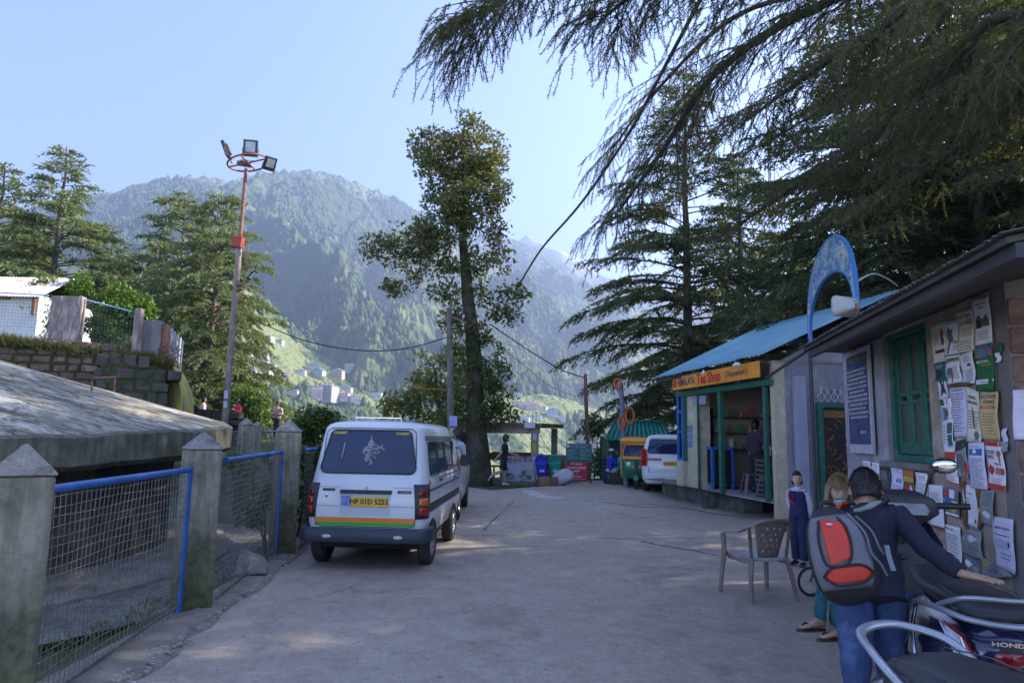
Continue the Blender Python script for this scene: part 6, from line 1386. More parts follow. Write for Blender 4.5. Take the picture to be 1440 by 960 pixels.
# blackboard sign
def blackboard():
    qs=[HP.hit(x,y,.02) for x,y in ((1187,495),(1221,488),(1231,640),(1198,635))]
    s0=max(q[0] for q in qs)-.05; s1=min(q[0] for q in qs)+.05; zt=sum(q[1] for q in qs[:2])/2; zb=sum(q[1] for q in qs[2:])/2
    root=thing('notice_board','tall dark blue hand lettered notice board with a white border','sign',HP.O,HP.a)
    W=s0-s1; H=zt-zb; mb=MB(); mb.box(((s0+s1)/2,.01,(zt+zb)/2),(W,.03,H)); mb.build('frame',pm('white_border',(.45,.45,.5),(.35,.35,.4),8,.7),root,bevel=.003)
    mb=MB(); mb.box(((s0+s1)/2,.027,(zt+zb)/2+.02),(W*.88,.008,H*.86)); bd=mb.build('board',pm('navy_board',(.03,.04,.11),(.05,.06,.15),4,.7,c3=(.02,.025,.07)),root)
    wt=pm('white_letters',(.5,.5,.54),(.4,.4,.44),20,.7); gt=pm('gold_letters',(.3,.2,.08),(.25,.17,.08),20,.7); bt=pm('blue_letters',(.06,.12,.4),(.05,.1,.3),20,.7)
    rnd=random.Random(6)
    def scrib(z,h,u0,u1,m,nm):
        x=u0; mb=MB()
        while x<u1:
            w=rnd.uniform(.25,.75)*h; k=rnd.choice((0,1,2)); X=s0-W*.06-x*W*.88
            mb.box((X-w/2,.033,z),(w*.28,.003,h)); 
            if k: mb.box((X-w/2-w*.25,.033,z+(h*.3 if k==1 else -h*.3)),(w*.5,.0028,h*.22)); mb.box((X-w*.95,.033,z),(w*.22,.0031,h*.9))
            x+=(w*1.5+ (.35*h if rnd.random()<.22 else 0))/(W*.88)
        o=mb.build(nm,m,bd); o['kind']='stuff'
    scrib(zt-H*.10,H*.045,.08,.95,gt,'lettering_line'); scrib(zt-H*.155,H*.04,.15,.75,bt,'lettering_line')
    for k in range(12): scrib(zt-H*(.205+.041*k),H*.024,.03+.08*(k%3==2),.97-.1*(k%4==1),wt,'lettering_line')
    scrib(zt-H*.80,H*.03,.55,.85,wt,'lettering_line')
blackboard()
# ---------------- posters
PC={'w':(.84,.80,.82),'c':(.82,.74,.6),'b':(.72,.68,.84),'k':(.04,.04,.045),'g':(.16,.16,.18),'r':(.55,.05,.03),'gr':(.02,.16,.05),'t':(.02,.14,.13),'y':(.6,.42,.05),'ye':(.7,.5,.24),'bl':(.06,.14,.42),'br':(.22,.09,.04),'o':(.5,.18,.04),'p':(.2,.14,.28),'ink':(.05,.05,.07),'dg':(.1,.12,.1),'lb':(.1,.25,.4),'n':(.33,.33,.33)}
def pmat(k): return pm('print_'+k,PC[k],tuple(x*.86 for x in PC[k]),25,.75) if k!='w' else pm('print_w',PC['w'],(.74,.71,.74),3,.75,bs=.3,bsc=10,bd=.004)
PN=0
def poster(pl,quad,base,items,label,zoom=(3,1100,320),lift=.012,seed=0,name='poster'):
    global PN; PN+=1; k,ox,oy=zoom; rnd=random.Random(PN*7+seed)
    Q=[pl.hit(ox+x/k,oy+y/k,lift) for x,y in quad]       # TL TR BR BL in (s,z)
    ph=rnd.uniform(0,6); am=rnd.uniform(.002,.007)
    def F(u,v,e=0.0):
        a=(Q[0][0]*(1-u)+Q[1][0]*u, Q[0][1]*(1-u)+Q[1][1]*u); b=(Q[3][0]*(1-u)+Q[2][0]*u, Q[3][1]*(1-u)+Q[2][1]*u)
        return Vector((a[0]*(1-v)+b[0]*v, lift+.0016*(PN%9)+am*math.sin(u*5+ph)+am*math.sin(v*7+ph*2)+(.012*(v-.85)*6*((u-.5)**2) if v>.85 else 0)+e, a[1]*(1-v)+b[1]*v))
    root=None
    def patchq(u0,v0,u1,v1,e,m,nm,par,nu=4,nv=6):
        mb=MB(); rings=[[F(u0+(u1-u0)*i/nu,v0+(v1-v0)*j/nv,e) for i in range(nu+1)] for j in range(nv+1)]; mb.loft(rings,cap=False,closed=False); o=mb.build(nm,m,par,smooth=60); return o
    sheet=patchq(0,0,1,1,0,pmat(base),name,None,6,10); sheet.modifiers.new('t','SOLIDIFY').thickness=.001
    sheet.location=pl.O; sheet.rotation_euler=(0,0,pl.a); tag(sheet,label,'poster','posters pasted on the hut wall')
    for it in items:
        if it[0]=='rect': _,u0,v0,u1,v1,c=it; patchq(u0,v0,u1,v1,.0012,pmat(c),'print_panel',sheet,3,3)
        elif it[0]=='lines':
            _,u0,v0,u1,v1,n,c=it; mb=MB(); hh=(v1-v0)/n*.30
            for j in range(n):
                v=v0+(v1-v0)*(j+.5)/n; a=u0+rnd.uniform(0,.06); b=u1-rnd.uniform(0,.35)*(u1-u0); x=a
                while x<b:
                    w=rnd.uniform(.03,.10); q=min(b,x+w); mb.quad(F(x,v,.0018),F(q,v,.0018),F(q,v+hh,.0018),F(x,v+hh,.0018)); x=q+.022
            o=mb.build('small_print',pmat(c),sheet); o['kind']='stuff'
        elif it[0]=='poly':
            _,P_,c=it; mb=MB(); cu=sum(p[0] for p in P_)/len(P_); cv=sum(p[1] for p in P_)/len(P_); mb.add([F(cu,cv,.002)]+[F(u,v,.002) for u,v in P_],[(0,i+1,(i+1)%len(P_)+1) for i in range(len(P_))]); mb.build('print_figure',pmat(c),sheet)
        elif it[0]=='text':
            _,t,u,v,wd,c=it[:6]; o=text('lettering',t,pmat(c),1.0,Matrix.Identity(4),sheet,.0005,bold=.012)
            X_=[p.co.x for p in o.data.vertices]; Y_=[p.co.y for p in o.data.vertices]; xm,w_=(max(X_)+min(X_))/2,max(X_)-min(X_); ym,h_=(max(Y_)+min(Y_))/2,max(Y_)-min(Y_)
            asp=(F(1,.5)-F(0,.5)).length/(F(.5,1)-F(.5,0)).length; hv=it[6] if len(it)>6 else wd*asp*h_/w_
            for p in o.data.vertices: p.co=F(u+(p.co.x-xm)/w_*wd,v-(p.co.y-ym)/h_*hv,.0028+(.0004 if p.co.z>0 else 0))
Z3=(3,1100,320); Z6=(6,1300,540); Z4=(4.8,1180,620)
blob=lambda cx,cy,rx,ry,n=9,s=0:[(cx+rx*math.cos(2*PI*i/n)*(1+.25*math.sin(i*2.7+s)),cy+ry*math.sin(2*PI*i/n)*(1+.25*math.cos(i*1.9+s))) for i in range(n)]
poster(HP,[(628,412),(690,390),(698,562),(640,576)],'c',[('lines',.1,.12,.55,.55,8,'ink'),('poly',blob(.68,.32,.12,.12),'r'),('poly',blob(.75,.5,.13,.1),'bl'),('poly',blob(.66,.2,.08,.04),'o'),('rect',.2,.68,.85,.76,'k')],'cream leaflet with a small red and blue figure at the left of the top row',Z3)
poster(HP,[(688,402),(742,384),(754,545),(692,556)],'w',[('rect',.06,.06,.94,.075,'k'),('rect',.06,.9,.94,.93,'k'),('poly',[(.3,.12),(.45,.25),(.62,.18),(.5,.33),(.55,.5),(.38,.6),(.3,.88),(.2,.86),(.28,.55),(.15,.35)],'g'),('text','YOGA',.68,.58,.4,'ink',.07),('lines',.5,.65,.9,.8,3,'ink')],'white leaflet with a dark dancing figure and black border lines',Z3)
poster(HP,[(740,362),(803,340),(816,515),(752,530)],'c',[('text','POTTERY',.5,.14,.8,'k',.10),('text','CLASSES',.5,.28,.8,'k',.10),('lines',.2,.4,.85,.62,5,'ink'),('lines',.15,.7,.9,.95,4,'ink')],'cream poster headed POTTERY CLASSES in black',Z3)
poster(HP,[(806,308),(872,288),(893,482),(820,500)],'w',[('text','HIMALAYAN',.5,.12,.6,'ink',.04),('text','TREK',.5,.2,.35,'ink',.04),('poly',[(.15,.62),(.15,.42),(.32,.34),(.5,.5),(.62,.42),(.72,.36),(.85,.48),(.88,.62)],'g'),('poly',[(.15,.64),(.18,.44),(.42,.5),(.45,.64)],'k'),('lines',.2,.7,.85,.9,4,'ink')],'tall lilac white leaflet with a grey mountain picture at the top right',Z3)
poster(HP,[(752,536),(812,516),(824,655),(766,664)],'w',[('lines',.15,.08,.85,.3,3,'ink'),('rect',.45,.36,.75,.44,'k'),('lines',.15,.52,.9,.92,6,'ink')],'white sheet of small print with a black label under the pottery poster',Z3)
poster(HP,[(818,503),(893,486),(903,685),(826,690)],'gr',[('rect',0,0,1,.28,'g'),('poly',blob(.4,.17,.25,.1,s=1),'lb'),('poly',blob(.75,.12,.18,.1,s=2),'p'),('poly',blob(.2,.22,.18,.05,s=3),'o'),('poly',blob(.88,.2,.1,.06,s=3),'o'),('text','MENTORING',.42,.36,.7,'w',.06),('text','PROGRAM',.6,.44,.55,'y',.05),('rect',0,.75,1,.85,'w'),('lines',.25,.77,.85,.83,1,'ink')],'green poster with a coloured group photo across its top',Z3)
poster(HP,[(650,574),(690,564),(702,645),(656,650)],'t',[('poly',blob(.3,.6,.3,.25,s=2),'k'),('lines',.2,.1,.9,.3,2,'w')],'small dark teal leaflet at the left edge below the cream leaflet',Z3)
poster(HP,[(694,570),(752,558),(762,650),(700,662)],'w',[('rect',.15,.3,.6,.75,'n'),('poly',blob(.38,.45,.22,.18,s=4),'g'),('rect',.42,.62,.5,.95,'br'),('lines',.6,.2,.92,.8,6,'ink')],'leaflet with a grey tree picture in the second row',Z3)
poster(HP,[(653,620),(690,610),(702,715),(662,722)],'w',[('poly',[(.5,.1),(.8,.3),(.65,.55),(.9,.9),(.5,.75),(.2,.95),(.35,.5),(.2,.3)],'ink')],'leaflet with a dark inky figure at the left edge above the dive photos',Z3)
poster(HP,[(700,678),(776,668),(784,880),(716,884)],'b',[('lines',.12,.1,.9,.9,15,'ink'),('text','WORKSHOP',.5,.06,.6,'ink',.03)],'long pale sheet of small print in the middle of the pier',Z3)
poster(HP,[(705,662),(790,650),(790,663),(708,673)],'br',[],'strip of brown packing tape over the long pale sheet',Z3,lift=.03,name='tape')
poster(HP,[(664,722),(720,718),(729,925),(682,932)],'w',[('rect',.0,.02,1,.14,'gr'),('rect',.08,.18,.92,.45,'lb'),('poly',blob(.45,.3,.2,.12,s=2),'br'),('rect',.55,.5,.95,.72,'dg'),('rect',.6,.74,.95,.97,'t'),('lines',.08,.52,.5,.95,8,'ink')],'leaflet with blue and green photographs at the left of the third row',Z3)
poster(HP,[(778,668),(832,690),(846,905),(786,902)],'c',[('text','HEAD',.5,.16,.5,'ink',.06),('text','HEALING',.5,.26,.7,'ink',.06),('poly',[(.45,.35),(.5,.35),(.58,.75),(.52,.75)],'ink'),('lines',.1,.4,.9,.75,7,'ink'),('poly',blob(.7,.88,.16,.09,s=1),'g')],'cream leaflet reading HEAD HEALING with a small grey portrait',Z3)
poster(HP,[(838,694),(916,690),(926,898),(846,890)],'ye',[('text','ECSTATIC',.48,.1,.78,'k',.08),('text','DANCE',.48,.21,.56,'k',.08),('text','& CACAO',.48,.32,.76,'r',.08),('lines',.15,.42,.85,.9,8,'br'),('rect',-.02,-.03,1.02,.01,'gr')],'yellow parchment poster reading ECSTATIC DANCE and CACAO',Z3)
poster(HP,[(160,492),(270,480),(300,862),(195,822)],'w',[('poly',blob(.5,.05,.12,.06),'r'),('rect',.06,.24,.92,.46,'r'),('lines',.15,.28,.85,.42,3,'o'),('lines',.1,.54,.9,.92,8,'r'),('rect',.0,.95,1,.99,'r')],'white leaflet with a solid red box, left of the fourth row',Z6)
poster(HP,[(275,482),(370,460),(392,800),(292,772)],'n',[('poly',[(.0,.02),(1,.0),(1,.2),(.0,.3)],'k'),('lines',.1,.08,.9,.2,2,'w'),('poly',blob(.8,.75,.2,.2,s=2),'r'),('poly',blob(.3,.6,.3,.3,s=3),'g'),('lines',.6,.7,.95,.8,2,'w')],'grey photo poster with a slanting black title and a red figure',Z6)
poster(HP,[(376,492),(510,490),(546,892),(402,872)],'b',[('rect',.1,.14,.88,.28,'bl'),('poly',blob(.45,.2,.12,.05),'w'),('lines',.15,.06,.85,.11,1,'bl'),('lines',.12,.33,.92,.93,13,'ink')],'bluish white sheet with a blue banner in the fourth row',Z6)
poster(HP,[(506,482),(660,492),(700,902),(542,872)],'w',[('rect',0,0,1,.09,'r'),('rect',0,.89,1,1,'r'),('text','ECSTATIC',.30,.22,.5,'k',.08),('text','DANCE',.24,.32,.36,'k',.08),('poly',[(.7,.18),(.85,.17),(.93,.25),(.84,.3),(.82,.4),(.74,.44),(.74,.32),(.66,.26)],'o'),('text','HIMALAYA',.62,.46,.45,'ink',.035),('poly',blob(.2,.6,.15,.1,14),'r'),('rect',.42,.55,.95,.68,'r'),('lines',.47,.57,.9,.66,3,'w'),('lines',.15,.76,.9,.87,3,'r')],'white poster with red bands reading ECSTATIC DANCE and an orange shape',Z6)
poster(HP,[(160,130),(215,139),(217,192),(166,178)],'w',[('lines',.15,.2,.9,.8,4,'ink')],'first small white sheet of the low row under the window',Z4)
poster(HP,[(219,140),(272,150),(276,222),(222,208)],'w',[('lines',.15,.15,.9,.9,5,'bl')],'second small white sheet of the low row under the window',Z4)
poster(HP,[(275,156),(352,168),(364,384),(286,352)],'k',[('rect',.0,.0,1,.08,'br'),('rect',.08,.2,.92,.5,'g'),('lines',.1,.52,.9,.72,5,'n'),('rect',.02,.86,.98,1.0,'w')],'black poster with rows of faint figures beneath the green window',Z4)
poster(HP,[(357,168),(434,180),(438,425),(366,400)],'b',[('lines',.25,.08,.75,.16,2,'ink'),('rect',.15,.32,.8,.44,'bl'),('lines',.15,.5,.9,.95,8,'ink')],'bluish sheet with a blue logo beneath the green window',Z4)
poster(HP,[(437,182),(516,194),(520,392),(444,374)],'br',[('rect',.05,.25,.98,.45,'y'),('lines',.1,.3,.9,.4,2,'r'),('rect',.05,.02,.98,.22,'o'),('poly',blob(.65,.75,.16,.22,s=2),'w'),('poly',blob(.65,.62,.08,.07),'o'),('poly',blob(.3,.7,.2,.15),'r')],'red and yellow event poster beneath the green window',Z4)
poster(HP,[(517,206),(605,220),(612,410),(525,395)],'w',[('lines',.2,.1,.85,.25,3,'ink'),('rect',.08,.38,.2,.6,'bl'),('lines',.3,.35,.9,.9,7,'ink')],'white sheet behind the scooter mirror',Z4)
poster(HP,[(612,292),(712,300),(722,606),(628,580)],'w',[('lines',.1,.15,.9,.6,10,'ink'),('rect',.0,.93,1,1,'br')],'white sheet just right of the scooter mirror, above the handlebar',Z4)
poster(HP,[(708,305),(820,330),(828,522),(728,492)],'g',[('rect',.4,.05,.75,.35,'w'),('poly',blob(.3,.5,.2,.2,s=2),'bl'),('rect',.05,.45,.95,.5,'w'),('poly',blob(.55,.72,.3,.15,s=3),'y'),('rect',.05,.9,.95,.97,'w'),('poly',blob(.25,.2,.12,.12),'r')],'dark photo poster taped with brown strips beside the handlebar',Z4)
poster(HP,[(832,286),(936,318),(950,596),(858,560)],'w',[('lines',.2,.15,.8,.22,1,'ink'),('lines',.1,.28,.4,.6,4,'ink'),('poly',blob(.7,.85,.08,.06),'ink')],'white curled sheet hanging on brown tape below the slanting black title',Z4)
poster(HP,[(820,262),(852,262),(870,600),(842,560)],'br',[],'vertical strip of brown tape beside the curled white sheet',Z4,name='tape')
poster(HP,[(930,318),(962,320),(968,560),(948,600)],'br',[('rect',.2,.5,.8,.6,'y'),('rect',.2,.6,.8,.7,'r')],'torn brown and red scrap at the right of the curled white sheet',Z4,name='poster_scrap')
poster(HP,[(960,326),(1050,334),(1054,596),(968,548)],'n',[('lines',.1,.05,.9,.45,7,'ink'),('poly',blob(.4,.7,.3,.1,s=2),'w')],'greyish crumpled sheet under the red banded poster',Z4)
poster(HP,[(1036,505),(1176,528),(1194,902),(1066,842)],'b',[('text','MEDITATION',.5,.2,.7,'ink',.04),('lines',.1,.3,.9,.36,1,'ink'),('lines',.1,.42,.9,.6,5,'bl'),('lines',.3,.65,.9,.8,2,'bl'),('poly',blob(.78,.5,.04,.05),'k')],'large pale blue sheet low on the corner of the pier',Z4)
poster(HP,[(724,560),(824,584),(838,858),(742,800)],'w',[('poly',blob(.12,.08,.06,.03),'gr'),('poly',blob(.3,.09,.06,.03),'r'),('poly',blob(.5,.1,.06,.03),'ink'),('lines',.1,.2,.9,.85,9,'ink')],'white sheet with three coloured dots below the handlebar',Z4)
poster(HP,[(830,588),(958,612),(978,808),(836,752)],'n',[('lines',.05,.05,.95,.9,10,'ink'),('rect',.0,.94,1,1,'br'),('poly',blob(.6,.3,.2,.12,s=2),'w')],'crumpled newsprint sheet under the curled white sheet',Z4)
poster(HP,[(842,760),(970,812),(982,930),(862,880)],'g',[('poly',blob(.3,.4,.2,.2,s=2),'w'),('poly',blob(.7,.6,.2,.2,s=4),'n'),('lines',.1,.1,.9,.9,6,'n')],'dark torn newsprint photograph low on the pier, left',Z4)
poster(HP,[(974,776),(1060,826),(1194,912),(985,935)],'n',[('poly',blob(.25,.3,.15,.15,s=2),'y'),('poly',blob(.5,.6,.2,.15,s=4),'g'),('lines',.1,.2,.9,.9,7,'ink')],'torn newsprint with a lime patch low on the pier, right',Z4)
# scraps of old paper pasted around the corner edge
for k,(q,c,l) in enumerate([([(905,482),(925,486),(930,520),(908,530)],'gr','green and white torn scrap on the pier corner by the group photo poster'),([(900,530),(918,525),(922,565),(905,570)],'w','white torn scrap just under the green one on the pier corner'),([(925,850),(945,845),(950,905),(930,910)],'b','lilac scrap on the pier corner beside the parchment poster'),([(925,905),(950,900),(958,940),(935,950)],'n','grey scrap of torn paper on the pier corner above the red banded poster')]):
    poster(HP,q,c,[],l,Z3,name='poster_scrap')
EP=Plane(HP.W(-.21,0,0),HP.a-PI/2)
poster(EP,[(975,685),(1060,678),(1060,895),(980,892)],'b',[('poly',blob(.25,.13,.16,.08,14),'ink'),('poly',blob(.25,.13,.13,.06,14),'b'),('text','YES',.25,.13,.16,'ink',.04),('lines',.08,.3,.9,.9,9,'ink')],'pale leaflet with an oval emblem on the block end wall at the right edge',Z3,lift=-.02)
# ================================================================== yard end: shelter, bins, signs, hut, poles, wires, village
def boxes(name,m,root,L,bevel=0,par=None):
    mb=MB()
    for c,d in L: mb.box(c,d)
    return mb.build(name,m,par or root,bevel=bevel)
m_plaster=pm('worn_pink_plaster',(.34,.27,.23),(.24,.19,.16),2,.9,bs=.5,bsc=15,bd=.01,c3=(.4,.33,.28)); m_mural=None
def shelter():
    Y=23.8; a=at(618,640,Y); b=at(757,640,Y); zt=at(750,599,Y).z; z0=-.05; root=thing('bus_shelter','open flat roofed roadside shelter with a painted parapet beyond the oak trunk','shelter',(a.x,Y,z0)); o=Vector(root.location)
    L=b.x-a.x; H=zt-z0; e=at(793,604,Y+1.2).x-a.x
    mb=MB(); mb.add([(-.2,-.35,H-.02),(L+.1,-.35,H-.02),(e,1.3,H-.02),(e,3.0,H-.02),(-.2,3.0,H-.02),(-.2,-.35,H+.1),(L+.1,-.35,H+.1),(e,1.3,H+.1),(e,3.0,H+.1),(-.2,3.0,H+.1)],[(4,3,2,1,0),(5,6,7,8,9)]+[(i,(i+1)%5,(i+1)%5+5,i+5) for i in range(5)])
    mb.build('roof_slab',pm('mossy_slab',(.09,.085,.05),(.13,.13,.05),2,.95,bs=.8,bsc=12,bd=.02,c3=(.2,.18,.12)),root)
    boxes('beam',m_plaster,root,[((L/2,-.05,H-.14),(L+.1,.2,.24))]); 
    for x,y,w in ((L-.13,0,.26),(.1,0,.24),(L*.55-1.2,2.2,.2),(e-.3,1.9,.22),(.1,2.6,.2)): boxes('column',m_plaster,root,[((x,y,H/2-.02),(w,.24,H-.05))],.01)
    m,nt,bb=_nodes('mural_paint'); v=coords(nt); n=noise_(nt,2.6,6,.75,v,1.2); n2=noise_(nt,7,4,.7,v,.6)
    c=ramp(nt,n.outputs['Fac'],[(.4,(.06,.07,.08)),(.48,(.36,.36,.4)),(.62,(.45,.45,.5)),(.72,(.3,.2,.25))]); c=mix(nt,ramp(nt,n2.outputs['Fac'],[(.6,(0,0,0)),(.64,(1,1,1))]),c,(.08,.08,.1)); nt.links.new(c,bb.inputs['Base Color'])
    x0=at(703,660,Y).x-a.x; zp=at(730,641,Y).z-z0; zl=at(730,676,Y).z-z0
    boxes('parapet',m,root,[(((x0+L)/2,-.12,(zp+zl)/2),(L-x0,.1,zp-zl))]); boxes('ledge',m_conc,root,[(((x0+L)/2-.1,-.25,zl-.08),(L-x0+.3,.5,.12)),(((x0+L)/2,-.15,zl/2-.12),(L-x0,.3,zl))],.01)
    boxes('wing_wall',m_conc,root,[((L+.55,.7,.5),(.9,.12,1.0))]); boxes('back_parapet',m_plaster,root,[((L/2,2.9,.85),(L+.6,.1,.25))])
    boxes('board',pm('white_plate2',(.55,.6,.72),(.5,.55,.66),5,.6),root,[((at(745,597,Y-.4).x-a.x,-.4,H+.03),(.36,.04,.2))]); 
    for dx in (0,.12): mb=MB(); mb.tube([(L-.2+dx,.3,H+.05),(L-.2+dx,.3,H+.5)],.012,5); mb.build('rebar',m_rust,root)
    pi=[pm('face_ink%d'%k,(.1+.05*k,.1,.12),(.3,.28,.3),30,.8) for k in range(3)]
    for k in range(5):
        u=x0+.35+k*.17; mb=MB(); mb.lathe([(.001,-.006),(.07,-.006),(.07,0),(.001,0)],(u,-.172,zp-.13),12,'y'); mb.build('painted_disc',pi[k%3],root)
    boxes('paper',pm('turquoise_paper',(.1,.4,.35),(.08,.3,.28),9,.7),root,[((x0+.12,-.175,zp-.42),(.2,.008,.22))]); boxes('paper',pm('pale_paper',(.45,.48,.62),(.4,.42,.55),9,.7),root,[((x0+.52,-.175,zp-.42),(.42,.008,.3))])
    boxes('paper',pm('lime_paper',(.4,.5,.04),(.35,.45,.04),9,.7),root,[((L-.14,-.13,1.25),(.12,.008,.3))]); boxes('paper',MATS['pale_paper'],root,[((L-.14,-.13,1.62),(.14,.008,.24))])
shelter()
def bench():
    p=at(722,652,25.0); root=thing('bench','maroon bench inside the roadside shelter','bench',(p.x,25.0,0)); red=pm('maroon_paint',(.2,.05,.04),(.16,.04,.035),5,.6)
    boxes('seat',red,root,[((0,0,.5),(1.6,.4,.05))]); boxes('backrest',red,root,[((0,.2,.85),(1.6,.04,.3))])
    for x in(-.7,.7): boxes('leg',red,root,[((x,0,.25),(.06,.36,.5))])
bench()
def bin_(label,px,py,Y,m,tilt):
    p=gnd(px,py); p=at(px,py,Y); root=thing('litter_bin',label,'bin',(p.x,Y,p.z-.42),0,'plastic litter bins on posts'); root.rotation_euler=(R(6),R(tilt),0)
    mb=MB(); mb.loft([superring(w,-d,d,z,.06) for z,w,d in ((.0,.13,.11),(.05,.15,.13),(.5,.19,.17),(.55,.2,.18))]); mb.build('body',m,root,smooth=40)
    mb=MB(); mb.loft([superring(w,-d,d,z,.06) for z,w,d in ((.55,.215,.19),(.60,.215,.19),(.61,.205,.18))]); mb.build('rim',m,root,smooth=40)
    mb=MB(); mb.tube([(.19*math.cos(R(a)),0,.6+.24*math.sin(R(a))) for a in range(0,181,15)],.03,8); mb.build('hood',m,root,smooth=50); mb=MB(); mb.loft([[(.19*math.cos(R(a)),.12,.6+.24*math.sin(R(a))) for a in range(0,181,15)],[(.19*math.cos(R(a)),.15,.6+.24*math.sin(R(a))) for a in range(0,181,15)]]); mb.build('hood_back',m,root)
    for sx in (-1,1): mb=MB(); mb.tube([(sx*.235,0,-.42),(sx*.235,0,.55)],.016,6); mb.build('post',m_rust,root)
    boxes('label',pm('bin_label',(.5,.55,.6),(.4,.45,.5),9,.6),root,[((0,-.185,.34),(.16,.006,.08))])
bin_('blue plastic litter bin tilted on its posts beside the shelter','x' and 763,657,23.1,pm('blue_bin',(.02,.05,.5),(.02,.04,.42),4,.45),-5)
bin_('green plastic litter bin between the blue bin and the red sign',782,657,23.2,pm('green_bin',(.01,.28,.2),(.01,.23,.17),4,.45),-6)
def bag():
    p=gnd(789,681); rnd=random.Random(9); mb=MB(); nu,nv=22,14; vs=[];fs=[]
    for i in range(nv+1):
        t=PI*i/nv
        for j in range(nu):
            a=2*PI*j/nu; r=.33*(1+.14*math.sin(a*3+t*2)+.08*math.sin(a*7-t*5)+rnd.uniform(-.03,.03)); vs.append((r*1.05*math.sin(t)*math.cos(a)+.12*math.cos(t),r*.7*math.sin(t)*math.sin(a),.25+.28*math.cos(t)*(1+.1*math.sin(a*2))))
    for i in range(nv):
        for j in range(nu): a=i*nu+j; b=i*nu+(j+1)%nu; fs.append((a,a+nu,b+nu,b))
    mb.add(vs,fs); m=pm('rubbish_bag',(.55,.55,.6),(.42,.42,.48),5,.35,c3=(.5,.25,.3),lo=.3,hi=.75); o=mb.build('rubbish_bag',m,smooth=60,loc=(p.x,23.0,0)); tag(o,'stuffed white and pink rubbish bag on the ground by the green bin','bag')
    for k,(px,c,l) in enumerate(((766,(.3,.17,.1),'torn brown carton under the blue bin'),(775,(.16,.11,.08),'crumpled brown sack between the two bins'))):
        p=gnd(px,683); mb=MB(); rnd=random.Random(k); mb.add([(sx*.2*rnd.uniform(.7,1.2),sy*.15*rnd.uniform(.7,1.2),z*rnd.uniform(.7,1.2)) for z in (.0,.28) for sx,sy in((-1,-1),(1,-1),(1,1),(-1,1))],[(0,3,2,1),(4,5,6,7),(0,1,5,4),(1,2,6,5),(2,3,7,6),(3,0,4,7)]); o=mb.build('carton' if k==0 else 'sack',pm('carton%d'%k,c,tuple(x*.7 for x in c),6,.9),loc=(p.x,p.y+.1,0),bevel=.03); tag(o,l,'rubbish')
bag()
m_sw=pm('sign_white',(.55,.57,.6),(.48,.5,.53),12,.6)
def glyphs(root,x0,x1,z,h,y,m,seed,par,dense=1.0,bar=False):
    rnd=random.Random(seed); mb=MB(); x=x0
    while x<x1:
        w=h*rnd.uniform(.35,.7); mb.box((x+w/2,y,z),(w*.3,.004,h)); 
        if rnd.random()<.8: mb.box((x+w/2,y-.001,z+h*.4),(w,.004,h*.2))
        if rnd.random()<.5: mb.box((x+w*.85,y-.0005,z-h*.1),(w*.25,.004,h*.7))
        x+=w*1.35+(h*.5 if rnd.random()<.18 else 0)
    o=mb.build('lettering_line',m,par); o['kind']='stuff'
def board_sign(name,label,px0,px1,py0,py1,Y,m,fill,zleg=0,post=True):
    a=at(px0,py0,Y); b=at(px1,py1,Y); w=b.x-a.x; h=a.z-b.z; root=thing(name,label,'sign',((a.x+b.x)/2,Y,b.z)); 
    bd=boxes('board',m,root,[((0,0,h/2),(w,.04,h))],.004)
    if post:
        for sx in(-1,1): mb=MB(); mb.box((sx*(w/2-.03),.05,(-b.z)/2+h*.4),(.05,.05,b.z+h*.8+.1)); mb.build('post',pm('sign_post',(.03,.08,.07),(.05,.06,.05),5,.6),root)
    fill(bd,w,h); return root
def green_fill(bd,w,h):
    boxes('emblem_panel',m_sw,bd,[((-w*.42,-.022,h*.86),(w*.1,.004,h*.16))])
    glyphs(None,-w*.32,w*.36,h*.9,h*.065,-.023,m_sw,1,bd); glyphs(None,-w*.3,w*.3,h*.79,h*.065,-.023,m_sw,2,bd)
    for k in range(6): glyphs(None,-w*.46,-w*.08-(.1*w if k in(1,3) else 0),h*(.66-.095*k),h*.045,-.023,m_sw,3+k,bd); glyphs(None,w*.02,w*.42-(.15*w if k in(2,4) else 0),h*(.66-.095*k),h*.045,-.023,m_sw,13+k,bd)
m_sg=pm('sign_green',(.01,.13,.12),(.01,.11,.10),3,.5); m_sr=pm('sign_red',(.5,.015,.03),(.42,.012,.025),3,.5)
board_sign('information_sign','large green information board with white text in two columns','x' and 796,832,623,650,23.9,m_sg,green_fill)
def red_fill(bd,w,h):
    T=lambda t,z,sz,sx=1.0: text('lettering',t,m_sw,sz*h,frame((0,-.023,h*z),(1,0,0),(0,0,1)),bd,.003,bold=.004,sx=sx)
    T('देशी शराब ठेका',.88,.13,.8); T('ENGLISH MARKET',.69,.13,.98); T('WINE',.52,.12); T('&',.38,.11); T('BEER SHOP',.23,.10,1.0); glyphs(None,-w*.38,w*.38,h*.09,h*.06,-.023,m_sw,31,bd)
board_sign('shop_board','red board with white Hindi and English lettering standing under the green board',796,825.5,649,676,23.6,m_sr,red_fill,post=False)
